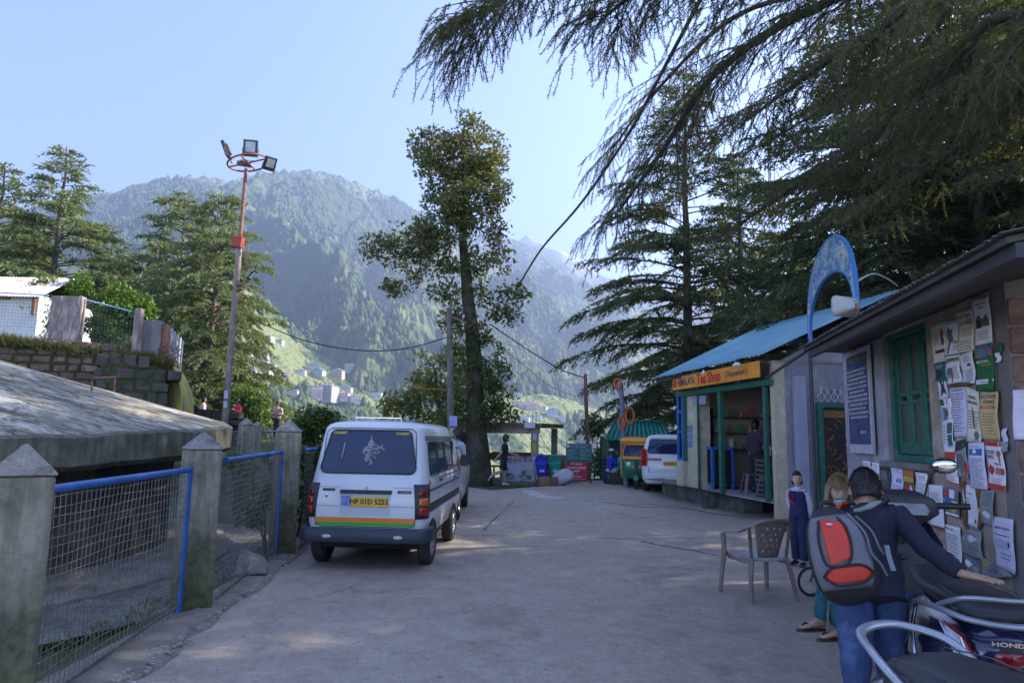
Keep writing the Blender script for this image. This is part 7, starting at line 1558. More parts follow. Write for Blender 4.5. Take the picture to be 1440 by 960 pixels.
# green roofed stall
def stall():
    Y=25.2; x0=at(853,620,Y).x; x1=at(943,620,Y).x; root=thing('green_hut','small green wooden stall with a ridged green sheet roof','hut',(x0,Y,-.1)); L=x1-x0; zt=at(860,614,Y).z+.1; zr=at(880,592,Y+1.2).z+.1
    boxes('wall',pm('dark_green_boards',(.01,.07,.045),(.015,.055,.04),3,.7,bs=.3,bsc=10,bd=.01,st=(8,1,.5)),root,[((.45,.1,zt/2),(.8,.08,zt)),((.09,.95,zt/2),(.08,1.7,zt)),((L/2,1.8,zt/2),(L,.08,zt)),((L-.05,1,zt/2),(.08,1.8,zt))])
    corrugated(root,'roof',m_groof,(-.15,-.25,zt-.12),(L+.1,-.25,zt-.12),(L+.1,1.5,zr),(.5,1.5,zr),14,.03)
    mb=MB(); mb.tube([(.48,1.5,zr+.02),(L+.1,1.5,zr+.02)],.05,6); mb.build('ridge_cap',m_groof,root)
    boxes('awning_strip',pm('orange_cloth',(.6,.2,.03),(.5,.16,.03),5,.8),root,[((.9,-.2,zt-.25),(.9,.04,.07))])
    boxes('counter',m_plas,root,[((1.6,.2,.5),(1.5,.5,1.0))]); boxes('corner_post',m_teal,root,[((.06,-.1,zt/2),(.08,.08,zt)),])
stall()
def stall2():
    Y=25.5; p=at(655,640,Y); root=thing('kiosk','dark teal kiosk with a striped awning edge, half hidden behind the oak trunk','kiosk',(p.x,Y,-.1))
    boxes('body',pm('teal_kiosk',(.015,.07,.08),(.02,.05,.06),3,.6),root,[((0,.4,.95),(1.1,.8,1.9))],.01); boxes('awning',pm('navy_awning',(.02,.03,.12),(.02,.025,.09),3,.7),root,[((0,-.12,1.78),(1.2,.3,.07))]); boxes('awning_edge',pm('orange_cloth',(.6,.2,.03),(.5,.16,.03),5,.8),root,[((0,-.28,1.70),(1.2,.02,.06))]); 
    glyphs(None,-.3,.5,1.2,.2,-.005,m_sw,4,root); boxes('shelf',m_sw,root,[((.1,-.1,.85),(.8,.2,.04))])
stall2()
# seat blocks, hedge, litter by the seated men
p=at(857,660,24.2); p.z=0; mb=MB(); mb.lathe([(.2,0),(.24,.2),(.2,.42)],(0,0,0),14); o=mb.build('plastic_drum',pm('navy_drum',(.02,.03,.08),(.02,.025,.06),4,.5),loc=(p.x,p.y,0),smooth=40); tag(o,'dark blue drum used as a seat by the man in the blue shirt','drum')
p=at(869,660,24.0); p.z=0; mb=MB(); mb.box((0,0,.2),(.5,.4,.4)); o=mb.build('wooden_box',pm('dark_timber2',(.05,.04,.03),(.07,.055,.04),4,.9),loc=(p.x,p.y,0),bevel=.01); tag(o,'dark wooden box the man in the turquoise shirt sits on','box')
# low dark fence behind the seated men
root=thing('slat_fence','low dark green slatted fence behind the two seated men','fence',(at(836,660,26).x,26,-.2)); L=at(930,660,26).x-at(836,660,26).x
for k in range(8): mb=MB(); mb.box((L*k/7,0,.55),(.05,.05,1.1)); mb.build('post',m_sg,root)
mb=MB(); [mb.box((L/2,-.03,.25+.14*k),(L,.02,.05)) for k in range(6)]; mb.build('slats',pm('dark_green_slat',(.015,.05,.045),(.02,.04,.035),5,.7),root)
# poles
def pole(name,label,bx,by,tx,ty,Y,r,m,extras=None,cat='pole',rt=None):
    b=at(bx,by,Y); t=at(tx,ty,Y); z0=min(zground(b.x,Y),0)-.1; root=thing(name,label,cat,(b.x,Y,z0)); T=t-Vector(root.location); mb=MB(); mb.tube([(0,0,0),tuple(T*.5),tuple(T)],[r,r*.92,(rt or r*.8)],10); mb.build('shaft',m,root,smooth=50)
    if extras: extras(root,T)
    return root
def ex1(root,T):
    boxes('paper',pm('lilac_paper',(.36,.36,.62),(.3,.3,.55),9,.7),root,[((.0,-.15,at(636,590,21).z+.1),(.24,.01,.34))]); boxes('paper',pm('yellowish_paper',(.4,.36,.2),(.3,.28,.18),9,.7),root,[((.0,-.15,at(636,601,21).z+.05),(.2,.01,.3))])
    mb=MB(); mb.bar(T+Vector((-.3,0,-.15)),T+Vector((.55,0,-.45)),.06,.06); mb.build('cross_arm',m_rust,root)
    for k,(dx,dz) in enumerate(((-.2,-.08),(.1,-.18),(.45,-.3))): mb=MB(); mb.lathe([(.03,0),(.045,.05),(.03,.1)],T+Vector((dx,0,dz)),8); mb.build('insulator',m_sw,root)
pole('utility_pole','grey concrete utility pole with lilac and yellow papers, just left of the oak trunk',637,622,632,433,21,.11,m_conc,ex1)
def ex2(root,T):
    mb=MB(); mb.bar(T+Vector((.05,0,-2.2)),T+Vector((.75,0,-1.7)),.16,.04); mb.build('lamp_arm',m_plas,root)
pole('rusty_pole','thin rusty red pole at the valley edge above the green information board',829,645,823,526,25.5,.075,m_rust,ex2)
def ex3(root,T):
    om=pm('orange_garland',(.6,.13,.03),(.5,.1,.02),14,.7)
    for k,(dx,dz,r,) in enumerate(((-.12,-.05,.17),(.28,-1.1,.2),(-.0,-1.35,.14))):
        c=T+Vector((dx,-.1,dz)); mb=MB(); mb.tube([c+Vector((r*math.cos(a)*.7,.02*math.sin(3*a),r*math.sin(a)*(1+.3*k))) for a in [2*PI*i/18 for i in range(19)]],.035,6,cap=False); mb.build('garland',om,root,smooth=60)
pole('steel_pole','grey steel pole hung with orange garlands in front of the green hut',881,640,873,538,23.0,.095,pm('steel_grey_blue',(.16,.17,.22),(.12,.13,.17),4,.6),ex3)
# cables
def cable(label,pts,r,m=m_plas,name='cable'):
    mb=MB(); mb.tube(crv([at(*p) for p in pts],8),r,6); tag(mb.build(name,m,smooth=60),label,'cable')
cable('thick twisted cable sloping from the upper right branches down to the oak',[(728,404,23.2),(760,352,19.5),(812,292,16),(862,222,13.2),(900,160,11.4),(945,75,9.6),(985,0,8.3)],.032,pm('old_rope',(.1,.095,.08),(.06,.055,.05),9,.9))
cable('sagging black cable from the concrete pole toward the left mast',[(338,440,20),(420,476,20.2),(500,492,20.5),(570,490,20.8),(632,473,21)],.018)
cable('thin wire running from the oak to the rusty pole',[(688,455,23),(740,490,23.8),(790,520,24.8),(824,531,25.5)],.02)
cable('second wire from the rusty pole dropping to the ground',[(824,530,25.5),(822,560,25.4),(826,640,25.2)],.015)
cable('thin grey wire from the concrete pole to the right valley side',[(634,437,21),(720,500,26),(780,546,32),(830,562,40)],.012)
cable('orange string tied between the loose green tree and the concrete pole',[(560,541,24),(600,546,22),(634,548,21)],.012,pm('orange_string',(.6,.2,.04),(.5,.16,.04),5,.8))
cable('pale wire looping from the arch sign pole to the blue roof',[(1206,395,8.7),(1228,385,9.2),(1248,392,10.0),(1262,402,11.0)],.012,m_sw)
# ---------------- village houses on the hillside
def drop(px,py):
    X,Y_,Z=g4; d=ray(px,py); az=math.atan2(d.x,d.y); el=d.z/math.hypot(d.x,d.y); AZ=np.arctan2(X[5],Y_[5]); j=int(np.clip(np.searchsorted(AZ,az),1,len(AZ)-1))
    rr=np.hypot(X[:,j],Y_[:,j]); e=(Z[:,j]-CAM.z)/rr; n=int(X.shape[0]*.75); k=np.where(e[:n]>=el)[0]; i=int(k[0]) if len(k) else n-1; i=max(i,8)
    return Vector((X[i,j],Y_[i,j],Z[i,j]))
hw=[pm('house_wall%d'%k,c,tuple(x*.85 for x in c),.3,.8) for k,c in enumerate([(.62,.6,.58),(.55,.42,.33),(.62,.5,.5),(.5,.52,.6),(.42,.38,.36)])]
hr=[pm('house_roof%d'%k,c,tuple(x*.8 for x in c),.5,.6) for k,c in enumerate([(.45,.46,.5),(.05,.4,.36),(.5,.22,.2),(.3,.31,.34),(.1,.3,.45)])]
hwin=pm('house_window',(.05,.06,.08),(.08,.09,.1),1,.3)
def house(w,d,st,wm,rm,flat,label):
    h=3.1*st; root=thing('village_house',label,'house',(0,0,0),0,'village houses on the far hillside'); boxes('wall',wm,root,[((0,0,h/2-2),(w,d,h+4))])
    if flat: boxes('roof',rm,root,[((0,0,h+.15),(w+.8,d+.8,.3)),((w*.2,0,h+.9),(w*.3,d*.4,1.6))])
    else: mb=MB(); mb.prism([(-w/2-.7,h),(w/2+.7,h),(0,h+w*.2)],-d/2-.7,d/2+.7,'y'); mb.build('roof',rm,root)
    for s_ in range(st):
        for k in range(int(w/3)):
            boxes('window',hwin,root,[((-w/2+1.6+k*3,-d/2-.03,3.1*s_+1.7),(1.3,.1,1.4))])
        boxes('balcony',wm,root,[((0,-d/2-.5,3.1*s_+.1),(w,.9,.15))])
    return root
protos=[]
spots=SPOTS
cn=['grey','green','red','slate','blue']; wn=['white','ochre','pink','pale blue','brown']
where=lambda px,py:('far left of the mast' if px<340 else 'between the mast and the van' if px<450 else 'above the van roof' if px<560 else 'right of the oak, above the shelter')
for k,(px,py,w,st,wi,ri) in enumerate(spots):
    q=drop(px,py); r_=math.hypot(q.x,q.y); lab='%s %d storey village house with a %s roof, %s, number %s from the left'%(wn[wi],st,cn[ri],where(px,py),'')
    row='upper' if py<530 else 'lower'; 
    lab='%s %s house, %s roof, %s slope at about %d percent across'%({1:'one storey',2:'two storey',3:'three storey',4:'four storey',5:'five storey'}[st],wn[wi],cn[ri],row,round(px/14.4)) 
    near='right of the oak' if px>660 else ('above the van' if px>440 else 'right of the mast')
    nb=sum(1 for z in spots[:k] if (z[3],z[4],z[5])==(st,wi,ri) and (('right of the oak' if z[0]>660 else ('above the van' if z[0]>440 else 'right of the mast'))==near))
    lab='%s %s house, %s roof, on the hill %s%s'%({1:'low',2:'two storey',3:'three storey',4:'four storey',5:'large five storey'}[st],wn[wi],cn[ri],near,['',', lower one',', lowest one',', farthest right one',', smallest one'][min(nb,4)])
    sc_=r_/900*1.0*(w/ w); ob=house(w*max(.8,min(1.25,r_/700)),w*.7,st,hw[wi],hr[ri],wi%2==0,lab); ob.location=q; ob.rotation_euler=(0,0,random.uniform(-.5,.3)+math.atan2(-q.x,q.y)*.5)
# ================================================================== chair, small bicycle, people
m_chair=pm('brown_plastic_chair',(.17,.13,.115),(.21,.165,.145),3,.4,c3=(.14,.11,.10))
def plastic_chair(label,loc,rz,group='brown moulded plastic chairs'):
    """monobloc armchair: faces local +y, back at -y"""
    root=thing('plastic_chair',label,'chair',loc,rz,group)
    mb=MB(); rings=[]
    for y,w,z in ((-.20,.19,.405),(-.1,.205,.40),(.05,.215,.405),(.18,.22,.42),(.235,.22,.415),(.25,.215,.385)): rings.append([Vector((x*w,y,z-.018*(1-abs(x))*(1 if y<.2 else 0))) for x in np.linspace(-1,1,9)]+[Vector((x*w,y,z-.014-.018*(1-abs(x)))) for x in np.linspace(1,-1,9)])
    mb.loft(rings); mb.build('seat',pm('chair_seat_grey',(.36,.36,.4),(.28,.27,.29),4,.4),root,smooth=50)
    # back: perforated fan panel between two stiles under a curved top
    def bp(u,v): # u -1..1, v 0..1
        w=.115+.075*v; return Vector((u*w,-.215-.075*v+.03*u*u,.42+.36*v+.035*(1-u*u)*v))
    mb=MB(); N=13;K=14; vs=[];fs=[]
    for i in range(K+1):
        for j in range(N+1): vs.append(bp(-1+2*j/N,i/K))
    for i in range(K):
        for j in range(N):
            hole=(2<=j<N-2) and (2<=i<K-2) and ((i%2==0 and (j+i//2)%3==0))
            if hole: continue
            a=i*(N+1)+j; fs.append((a,a+1,a+N+2,a+N+1))
    mb.add(vs,fs); o=mb.build('backrest',m_chair,root,smooth=50); o.modifiers.new('t','SOLIDIFY').thickness=.012
    # top rail sweeping into the arms
    P=crv([(.265,.20,.62),(.275,.05,.645),(.27,-.12,.675),(.235,-.235,.74),(.12,-.285,.795),(0,-.295,.805),(-.12,-.285,.795),(-.235,-.235,.74),(-.27,-.12,.675),(-.275,.05,.645),(-.265,.20,.62)],5)
    mb=MB(); rings=[]
    for i,p in enumerate(P):
        d=(P[min(i+1,len(P)-1)]-P[max(i-1,0)]).normalized(); s_=Vector((d.y,-d.x,0)).normalized(); wv=.032; rings.append([p+s_*wv-Vector((0,0,.012)),p+s_*wv*.8+Vector((0,0,.008)),p-s_*wv*.8+Vector((0,0,.008)),p-s_*wv-Vector((0,0,.012))])
    mb.loft(rings); mb.build('arm_rail',m_chair,root,smooth=40)
    for sx in(-1,1):
        for nm,pts in (('leg',[(sx*.265,.20,.61),(sx*.245,.22,.42),(sx*.262,.245,.2),(sx*.275,.265,0)]),('leg',[(sx*.19,-.20,.42),(sx*.225,-.235,.25),(sx*.255,-.28,0)])):
            mb=MB(); rings=[]
            for p in crv(pts,4):
                t=p.z/.6; a=.028+.014*t; b=.016; rings.append([p+Vector((sx*b,a,0)),p+Vector((sx*b,-a,0)),p+Vector((-sx*b*.2,-a*.9,0)),p+Vector((-sx*b*.2,a*.9,0))])
            mb.loft(rings); mb.build(nm,m_chair,root,bevel=.004)
        mb=MB(); mb.bar((sx*.235,-.23,.735),(sx*.20,-.20,.42),.03,.02); mb.build('back_stile',m_chair,root)
        mb=MB(); mb.box((sx*.205,.01,.375),(.015,.42,.05)); mb.build('seat_rail',m_chair,root)
    return root
p=gnd(1064,836); plastic_chair('brown plastic armchair with a perforated back standing alone on the road',(p.x,p.y-.05,0.0),R(14))
def small_bike():
    p=gnd(1163,800); root=thing('bicycle','small green child bicycle between the schoolgirl and the blonde woman','bicycle',(3.42,7.45,0),R(100)); root.scale=(.8,.8,.8); gm=pm('dark_green_bike',(.01,.1,.06),(.012,.08,.05),3,.4)
    for y,nm in((-.28,0),(.32,1)):
        mb=MB(); mb.tube([(0,y+.17*math.cos(a),.185+.17*math.sin(a)) for a in [2*PI*k/24 for k in range(25)]],.018,8,cap=False); w_=mb.build('wheel',m_tyre,root,smooth=60); mb=MB(); [mb.tube([(0,y,.185),(0,y+.165*math.cos(a),.185+.165*math.sin(a))],.003,4) for a in [2*PI*k/12 for k in range(12)]]; mb.build('spokes',m_rim,w_)
    mb=MB(); mb.tube([(0,-.28,.185),(0,-.02,.2),(0,-.1,.45),(0,-.28,.185)],.015,7); mb.tube([(0,-.02,.2),(0,.2,.48),(0,-.08,.40)],.017,7); mb.tube([(0,.32,.185),(0,.2,.5),(0,.17,.62)],.014,7); mb.build('frame',gm,root)
    mb=MB(); mb.tube(crv([(-.24,.08,.66),(-.1,.16,.66),(0,.17,.62),(.1,.16,.66),(.24,.08,.66)],4),.011,7); mb.build('handlebar',m_plas,root); mb=MB(); mb.ell((0,-.12,.49),(.06,.12,.03)); mb.build('saddle',m_plas,root,smooth=60)
small_bike()
# ---------------- people
def skinm(n,c): return pm('skin_'+n,c,tuple(x*.88 for x in c),9,.55,bs=.1,bsc=60,bd=.001)
def cloth(n,c,c2=None,sc=8,c3=None): return pm('cloth_'+n,c,c2 or tuple(x*.75 for x in c),sc,.9,bs=.35,bsc=26,bd=.006,c3=c3)
def bake(mb,name,mat,root,vox,sm=4,disp=0,seed=0,par=None):
    me=bpy.data.meshes.new(name); me.from_pydata(mb.v,[],mb.f); bm=bmesh.new(); bm.from_mesh(me); bmesh.ops.recalc_face_normals(bm,faces=bm.faces); bm.to_mesh(me); bm.free()
    o=bpy.data.objects.new('src',me); COL.objects.link(o); r=o.modifiers.new('r','REMESH'); r.mode='VOXEL'; r.voxel_size=vox; s_=o.modifiers.new('s','SMOOTH'); s_.iterations=sm; s_.factor=.5
    bpy.context.view_layer.update(); m2=bpy.data.meshes.new_from_object(o.evaluated_get(bpy.context.evaluated_depsgraph_get())); bpy.data.objects.remove(o)
    if disp and len(m2.vertices):
        n=len(m2.vertices); co=np.empty(n*3,dtype=np.float32); m2.vertices.foreach_get('co',co); co=co.reshape(-1,3); no=np.empty(n*3,dtype=np.float32); m2.vertices.foreach_get('normal',no); no=no.reshape(-1,3)
        f=fbm(co[:,0]*16+co[:,2]*7+seed,co[:,2]*13+co[:,1]*14,4,seed,ridge=True)-.5; co+=no*(f*disp)[:,None]; m2.vertices.foreach_set('co',co.ravel())
    m2.polygons.foreach_set('use_smooth',[True]*len(m2.polygons)); m2.materials.clear(); m2.materials.append(mat); m2.name=name; m2.update()
    q=bpy.data.objects.new(name,m2); COL.objects.link(q); q.parent=par or root; return q
def oring(c,ax,fw,rx,ry,n=16):
    ax=Vector(ax).normalized(); fw=Vector(fw); fw=(fw-ax*fw.dot(ax)).normalized(); return [Vector(c)+ax*rx*math.cos(2*PI*k/n)+fw*ry*math.sin(2*PI*k/n) for k in range(n)]
def head_mesh(mb,c,yaw,pitch,roll,s=1.0):
    """head of unit size s=1 -> 0.235 high, looks towards local +y before rotation; returns matrix"""
    E=Euler((pitch,roll,yaw)).to_matrix(); nu,nv=36,26; vs=[];fs=[]
    for i in range(nv+1):
        t=PI*i/nv
        for j in range(nu):
            a=2*PI*j/nu; x=math.sin(t)*math.cos(a); y=math.sin(t)*math.sin(a); z=math.cos(t)
            X=.074*x; Y=.094*y; Z=.118*z
            if z<-.1: X*=1-.30*(-z-.1)**1.1; Y*=1-.10*(-z); Y+=.016*(-z)*(1 if y>0 else .2)
            if y>0:
                g=lambda cx,cz,sx,sz:math.exp(-((X-cx)/sx)**2-((Z-cz)/sz)**2)
                Y+=.020*g(0,-.016,.010,.020)+.009*g(0,.004,.007,.022)-.009*(g(.031,.006,.015,.012)+g(-.031,.006,.015,.012))+.005*(g(.03,.028,.022,.008)+g(-.03,.028,.022,.008))+.006*g(0,-.052,.020,.006)+.006*g(0,-.064,.016,.006)+.008*g(0,-.093,.018,.014)+.004*(g(.042,-.02,.018,.02)+g(-.042,-.02,.018,.02))
            vs.append(Vector(c)+E@(Vector((X,Y,Z))*s))
    for i in range(nv):
        for j in range(nu): a=i*nu+j; b=i*nu+(j+1)%nu; fs.append((a,a+nu,b+nu,b))
    mb.add(vs,fs)
    for sx in(-1,1): mb.ell(Vector(c)+E@(Vector((sx*.076,-.008,-.008))*s),(.012*s,.018*s,.030*s),10,8,rot=E)
    return E
def hand(mb,w,dirn,palm_n,s=1.0,curl=.35,thumb=1,spread=.16):
    """w wrist, dirn along hand, palm_n palm normal (towards the palm side)"""
    w=Vector(w); d=Vector(dirn).normalized(); n=Vector(palm_n); n=(n-d*n.dot(d)).normalized(); sd=d.cross(n)*thumb
    L=.095*s; r=[]
    for t,wd,th in ((0,.026,.020),(.25,.033,.019),(.6,.041,.016),(1,.040,.013)): r.append(oring(w+d*L*t,sd,n,wd*s,th*s,12))
    mb.loft(r)
    for k,(off,ln) in enumerate(((-.030,.062),(-.010,.078),(.010,.084),(.030,.076))):
        b=w+d*L*.92+sd*off*s; dd=(d+sd*spread*(off/.03)).normalized(); p=[b-d*.015*s]; a=0; cur=b
        for q in range(3):
            dq=(dd*math.cos(a)+n*math.sin(a)).normalized(); cur=cur+dq*ln*s/3*(1.15-.15*q); p.append(cur); a+=curl
        mb.tube([p[0],b]+p[1:],[.009*s,.0095*s,.009*s,.0085*s,.007*s],8)
    b=w+d*L*.25+sd*.030*s; t1=b+(d*.5+sd*.75+n*.25).normalized()*.036*s; t2=t1+(d*.85+sd*.4+n*.2).normalized()*.030*s; t3=t2+(d*.95+sd*.1+n*.25).normalized()*.024*s
    mb.tube([w+d*L*.12+sd*.01*s,b,t1,t2,t3],[.013*s,.013*s,.0115*s,.010*s,.008*s],8)
def person(label,loc,rz,J,skin,parts,s=1.0,vox=.009,hair=None,yaw=0,pitch=0,roll=0,curl=(.35,.35),face=True,shoes=None,palm=None,barefoot=False,slim=1.0,group=None,headscale=1.0):
    """J: joints in metres (local, facing +y): pelvis neck head shL shR elL elR wrL wrR hipL hipR knL knR anL anR toeL toeR"""
    root=thing('person',label,'person',loc,rz,group); J={k:Vector(v) for k,v in J.items()}; g=slim*s
    sh=(J['shR']-J['shL']).normalized(); hp=(J['hipR']-J['hipL']).normalized(); up=(J['neck']-J['pelvis']).normalized(); fw=up.cross(sh)*-1; fw=sh.cross(up)*-1 if False else up.cross(sh)
    if fw.dot(Vector((0,1,0)))<0 and abs(J['toeL'].y-J['anL'].y)<.2: pass
    def torso(mb,inf,z0=0,z1=1):
        T=[(-.10,.150,.105),(0,.160,.112),(.18,.148,.105),(.36,.134,.095),(.6,.150,.105),(.8,.165,.105),(.93,.150,.085),(1.0,.075,.065)]
        rs=[]
        if inf>.017: T=[(-.30,.158,.112)]+T
        for t,a,b in T:
            if t<(z0 if z0>-.05 else -.3)-1e-6 or t>z1+1e-6: continue
            ax=hp.lerp(sh,max(0,min(1,t))); c=J['pelvis'].lerp(J['neck'],t); rs.append(oring(c,ax,fw,a*g+inf,b*g+inf,18))
        mb.loft(rs)
    def limb(mb,pts,rad,inf=0):
        P=crv(pts,5); n=len(P); rr=np.interp(np.linspace(0,1,n),np.linspace(0,1,len(rad)),rad); mb.tube(P,[r*g+inf for r in rr],12)
    mb=MB(); torso(mb,-.006); 
    mb.tube([J['pelvis'].lerp(J['neck'],.93),J['neck'],J['head']-Vector((0,0,.05*s))],[.07*g,.052*g,.05*g],12)
    E=head_mesh(mb,J['head'],yaw,pitch,roll,s*headscale)
    for S_ in 'LR':
        limb(mb,[J['sh'+S_],J['sh'+S_].lerp(J['el'+S_],.4),J['el'+S_]],[.050,.046,.038],-.003); limb(mb,[J['el'+S_],J['el'+S_].lerp(J['wr'+S_],.3),J['wr'+S_]],[.038,.040,.025])
        d=(J['wr'+S_]-J['el'+S_]).normalized(); hd=J.get('hand'+S_); d2=(hd-J['wr'+S_]).normalized() if hd else d
        pn=Vector(palm[S_]) if palm and S_ in palm else (sh*(-1 if S_=='R' else 1)); hand(mb,J['wr'+S_],d2,pn,s,curl[0] if S_=='L' else curl[1],thumb=(1 if S_=='R' else -1))
        limb(mb,[J['hip'+S_],J['hip'+S_].lerp(J['kn'+S_],.45),J['kn'+S_]],[.088,.078,.055],-.004); limb(mb,[J['kn'+S_],J['kn'+S_].lerp(J['an'+S_],.35),J['an'+S_]],[.054,.054,.034])
        a=J['an'+S_]; t=J['toe'+S_]; f=(t-a); f.z=0; f=f.normalized() if f.length>1e-3 else Vector((0,1,0)); h=a-f*.05*s; zz=min(a.z,t.z)
        mb.loft([oring(h+Vector((0,0,-.02*s)),f.cross(Vector((0,0,1))),Vector((0,0,1)),.028*s,.035*s,12),oring(a+Vector((0,0,-.025*s)),f.cross(Vector((0,0,1))),Vector((0,0,1)),.036*s,.042*s,12),oring(a.lerp(t,.6)+Vector((0,0,-.008*s)),f.cross(Vector((0,0,1))),Vector((0,0,1)),.044*s,.026*s,12),oring(t,f.cross(Vector((0,0,1))),Vector((0,0,1)),.036*s,.014*s,12)])
    body=bake(mb,'body',skin,root,vox,3)
    H=J['head']; hs=s*headscale
    for nm,mat_,kind in parts:
        m=MB(); 
        if kind.startswith('top'):           # top:long / top:short / top:vest
            torso(m,(.022 if '+un' in kind else .010)*s,-.10,.97)
            for S_ in 'LR':
                if 'vest' in kind: limb(m,[J['pelvis'].lerp(J['neck'],.85),J['sh'+S_]],[.06,.062],.008*s); continue
                e=J['el'+S_]; a=J['sh'+S_]; w_=J['wr'+S_]
                limb(m,[J['pelvis'].lerp(J['neck'],.85),a],[.06,.058],.006*s)
                if 'short' in kind: limb(m,[a,a.lerp(e,.75)],[.056,.056],.010*s)
                elif 'roll' in kind: limb(m,[a,a.lerp(e,.5),e],[.054,.050,.046],.010*s); limb(m,[e,e.lerp(w_,.5)],[.046,.044],.010*s)
                else: limb(m,[a,a.lerp(e,.5),e],[.054,.050,.046],.010*s); limb(m,[e,e.lerp(w_,.5),e.lerp(w_,.97)],[.046,.043,.034],.010*s)
            m.tube([J['pelvis'].lerp(J['neck'],.93),J['neck']+(J['head']-J['neck'])*.15],[.085*g,.062*g],14)
        elif kind.startswith('legs'):        # legs:long / legs:short / legs:baggy
            rs=[]
            for t,a,b in ((-.10,.150,.110),(0,.158,.112),(.16,.146,.104)): rs.append(oring(J['pelvis'].lerp(J['neck'],t),hp,fw,a*g+.012*s,b*g+.012*s,18))
            m.loft(rs); k=.012*s if 'baggy' in kind else 0
            for S_ in 'LR':
                h_,n_,a_=J['hip'+S_],J['kn'+S_],J['an'+S_]; limb(m,[h_,h_.lerp(n_,.45),n_ if 'short' not in kind else h_.lerp(n_,.85)],[.094,.084,.064 if 'short' not in kind else .078],.009*s+k)
                if 'short' not in kind: limb(m,[n_,n_.lerp(a_,.35),n_.lerp(a_,.93)],[.062,.060,.052],.009*s+k)
        bake(m,nm,mat_,root,vox,3,.011*s,len(nm))
    sm=shoes
    if sm:
        for S_ in 'LR':
            m=MB(); a=J['an'+S_]; t=J['toe'+S_]; f=(t-a); f.z=0; f=f.normalized(); x=f.cross(Vector((0,0,1))); h=a-f*.055*s; Z=Vector((0,0,1))
            m.loft([oring(h+Z*-.02*s,x,Z,.034*s,.045*s,12),oring(a+Z*-.025*s,x,Z,.044*s,.052*s,12),oring(a.lerp(t,.6)+Z*-.004*s,x,Z,.052*s,.036*s,12),oring(t+f*.012*s,x,Z,.042*s,.024*s,12)]); bake(m,'shoe',sm,root,max(vox*.8,.006),2)
    if face:
        ew=pm('eye_white',(.6,.58,.56),(.55,.53,.5),9,.3); ei=pm('eye_dark',(.02,.012,.01),(.03,.02,.015),9,.2); lp=pm('lips',(.36,.12,.1),(.3,.1,.09),9,.5); bw=pm('brow',(.03,.02,.015),(.05,.035,.025),9,.9)
        for sx in(-1,1):
            m=MB(); m.ell(H+E@(Vector((sx*.031,.0795,.006))*hs),(.0125*hs,.009*hs,.0052*hs),12,8,rot=E); e_=m.build('eye',ew,root,smooth=60)
            m=MB(); m.ell(H+E@(Vector((sx*.031,.0875,.006))*hs),(.0055*hs,.004*hs,.0050*hs),10,6,rot=E); m.build('iris',ei,e_,smooth=60)
            m=MB(); m.tube([H+E@(Vector((sx*x,y,z))*hs) for x,y,z in ((.014,.094,.026),(.03,.092,.031),(.046,.080,.026))],.0028*hs,6); m.build('eyebrow',bw,root,smooth=60)
        m=MB(); m.ell(H+E@(Vector((0,.0955,-.057))*hs),(.021*hs,.006*hs,.0075*hs),12,8,rot=E); m.build('lips',lp,root,smooth=60)
    if hair: hair(root,H,E,hs)
    return root,J,E
def cap_hair(mat,front=.35,low=-.35,thick=.010,rough=.006,extra=None,slen=.011):
    def f(root,H,E,hs):
        nu,nv=40,26; m=MB(); rnd=random.Random(3); vs=[];fs=[]; keep={}
        for i in range(nv+1):
            t=PI*i/nv
            for j in range(nu):
                a=2*PI*j/nu; x=math.sin(t)*math.cos(a); y=math.sin(t)*math.sin(a); z=math.cos(t); k=thick+rnd.uniform(-rough,rough)
                vs.append(H+E@(Vector(((.074+k)*x,(.094+k)*y-.004,(.118+k)*z+.003))*hs)); keep[(i,j)]=(z>front if y>.35 else (z>front-.45*(.35-y)/.35*1.0 if y>-.0 else z>low-.15))
        for i in range(nv):
            for j in range(nu):
                if keep[(i,j)]: a=i*nu+j; b=i*nu+(j+1)%nu; fs.append((a,a+nu,b+nu,b))
        m.add(vs,fs); o=m.build('hair',mat,root,smooth=60); o.modifiers.new('t','SOLIDIFY').thickness=.008*hs
        rg=np.random.default_rng(5); used=sorted({i for f_ in fs for i in f_}); P0=np.array([vs[i] for i in used]); P0=np.repeat(P0,5,0)+rg.normal(size=(len(P0)*5,3))*.003*hs
        C0=np.array(H); D0=P0-C0; D0/=np.linalg.norm(D0,axis=1)[:,None]; top=np.array(E@Vector((0,-.02,1))); D1=D0*.35-(top-D0*(D0@top)[:,None])*.8
        V_,F_=blades(P0,D1,np.full(len(P0)*2,slen*hs),np.full(len(P0)*2,.0035*hs),rg,2,.15); q_=mesh_np('strands',V_,F_,mat,o); q_['kind']='stuff'
        if extra: extra(root,H,E,hs)
    return f
m_hairb=pm('black_hair',(.012,.010,.009),(.025,.02,.018),30,.45,bs=.6,bsc=90,bd=.003); m_hairbr=pm('dark_brown_hair',(.035,.022,.014),(.055,.035,.022),30,.5,bs=.6,bsc=90,bd=.003)
m_blond=pm('blonde_hair',(.36,.25,.13),(.22,.15,.08),22,.5,bs=.4,bsc=60,bd=.002,st=(1,1,.2)); 
sk1=skinm('tan',(.46,.27,.18)); sk2=skinm('brown',(.27,.15,.095)); sk3=skinm('light',(.5,.32,.24))
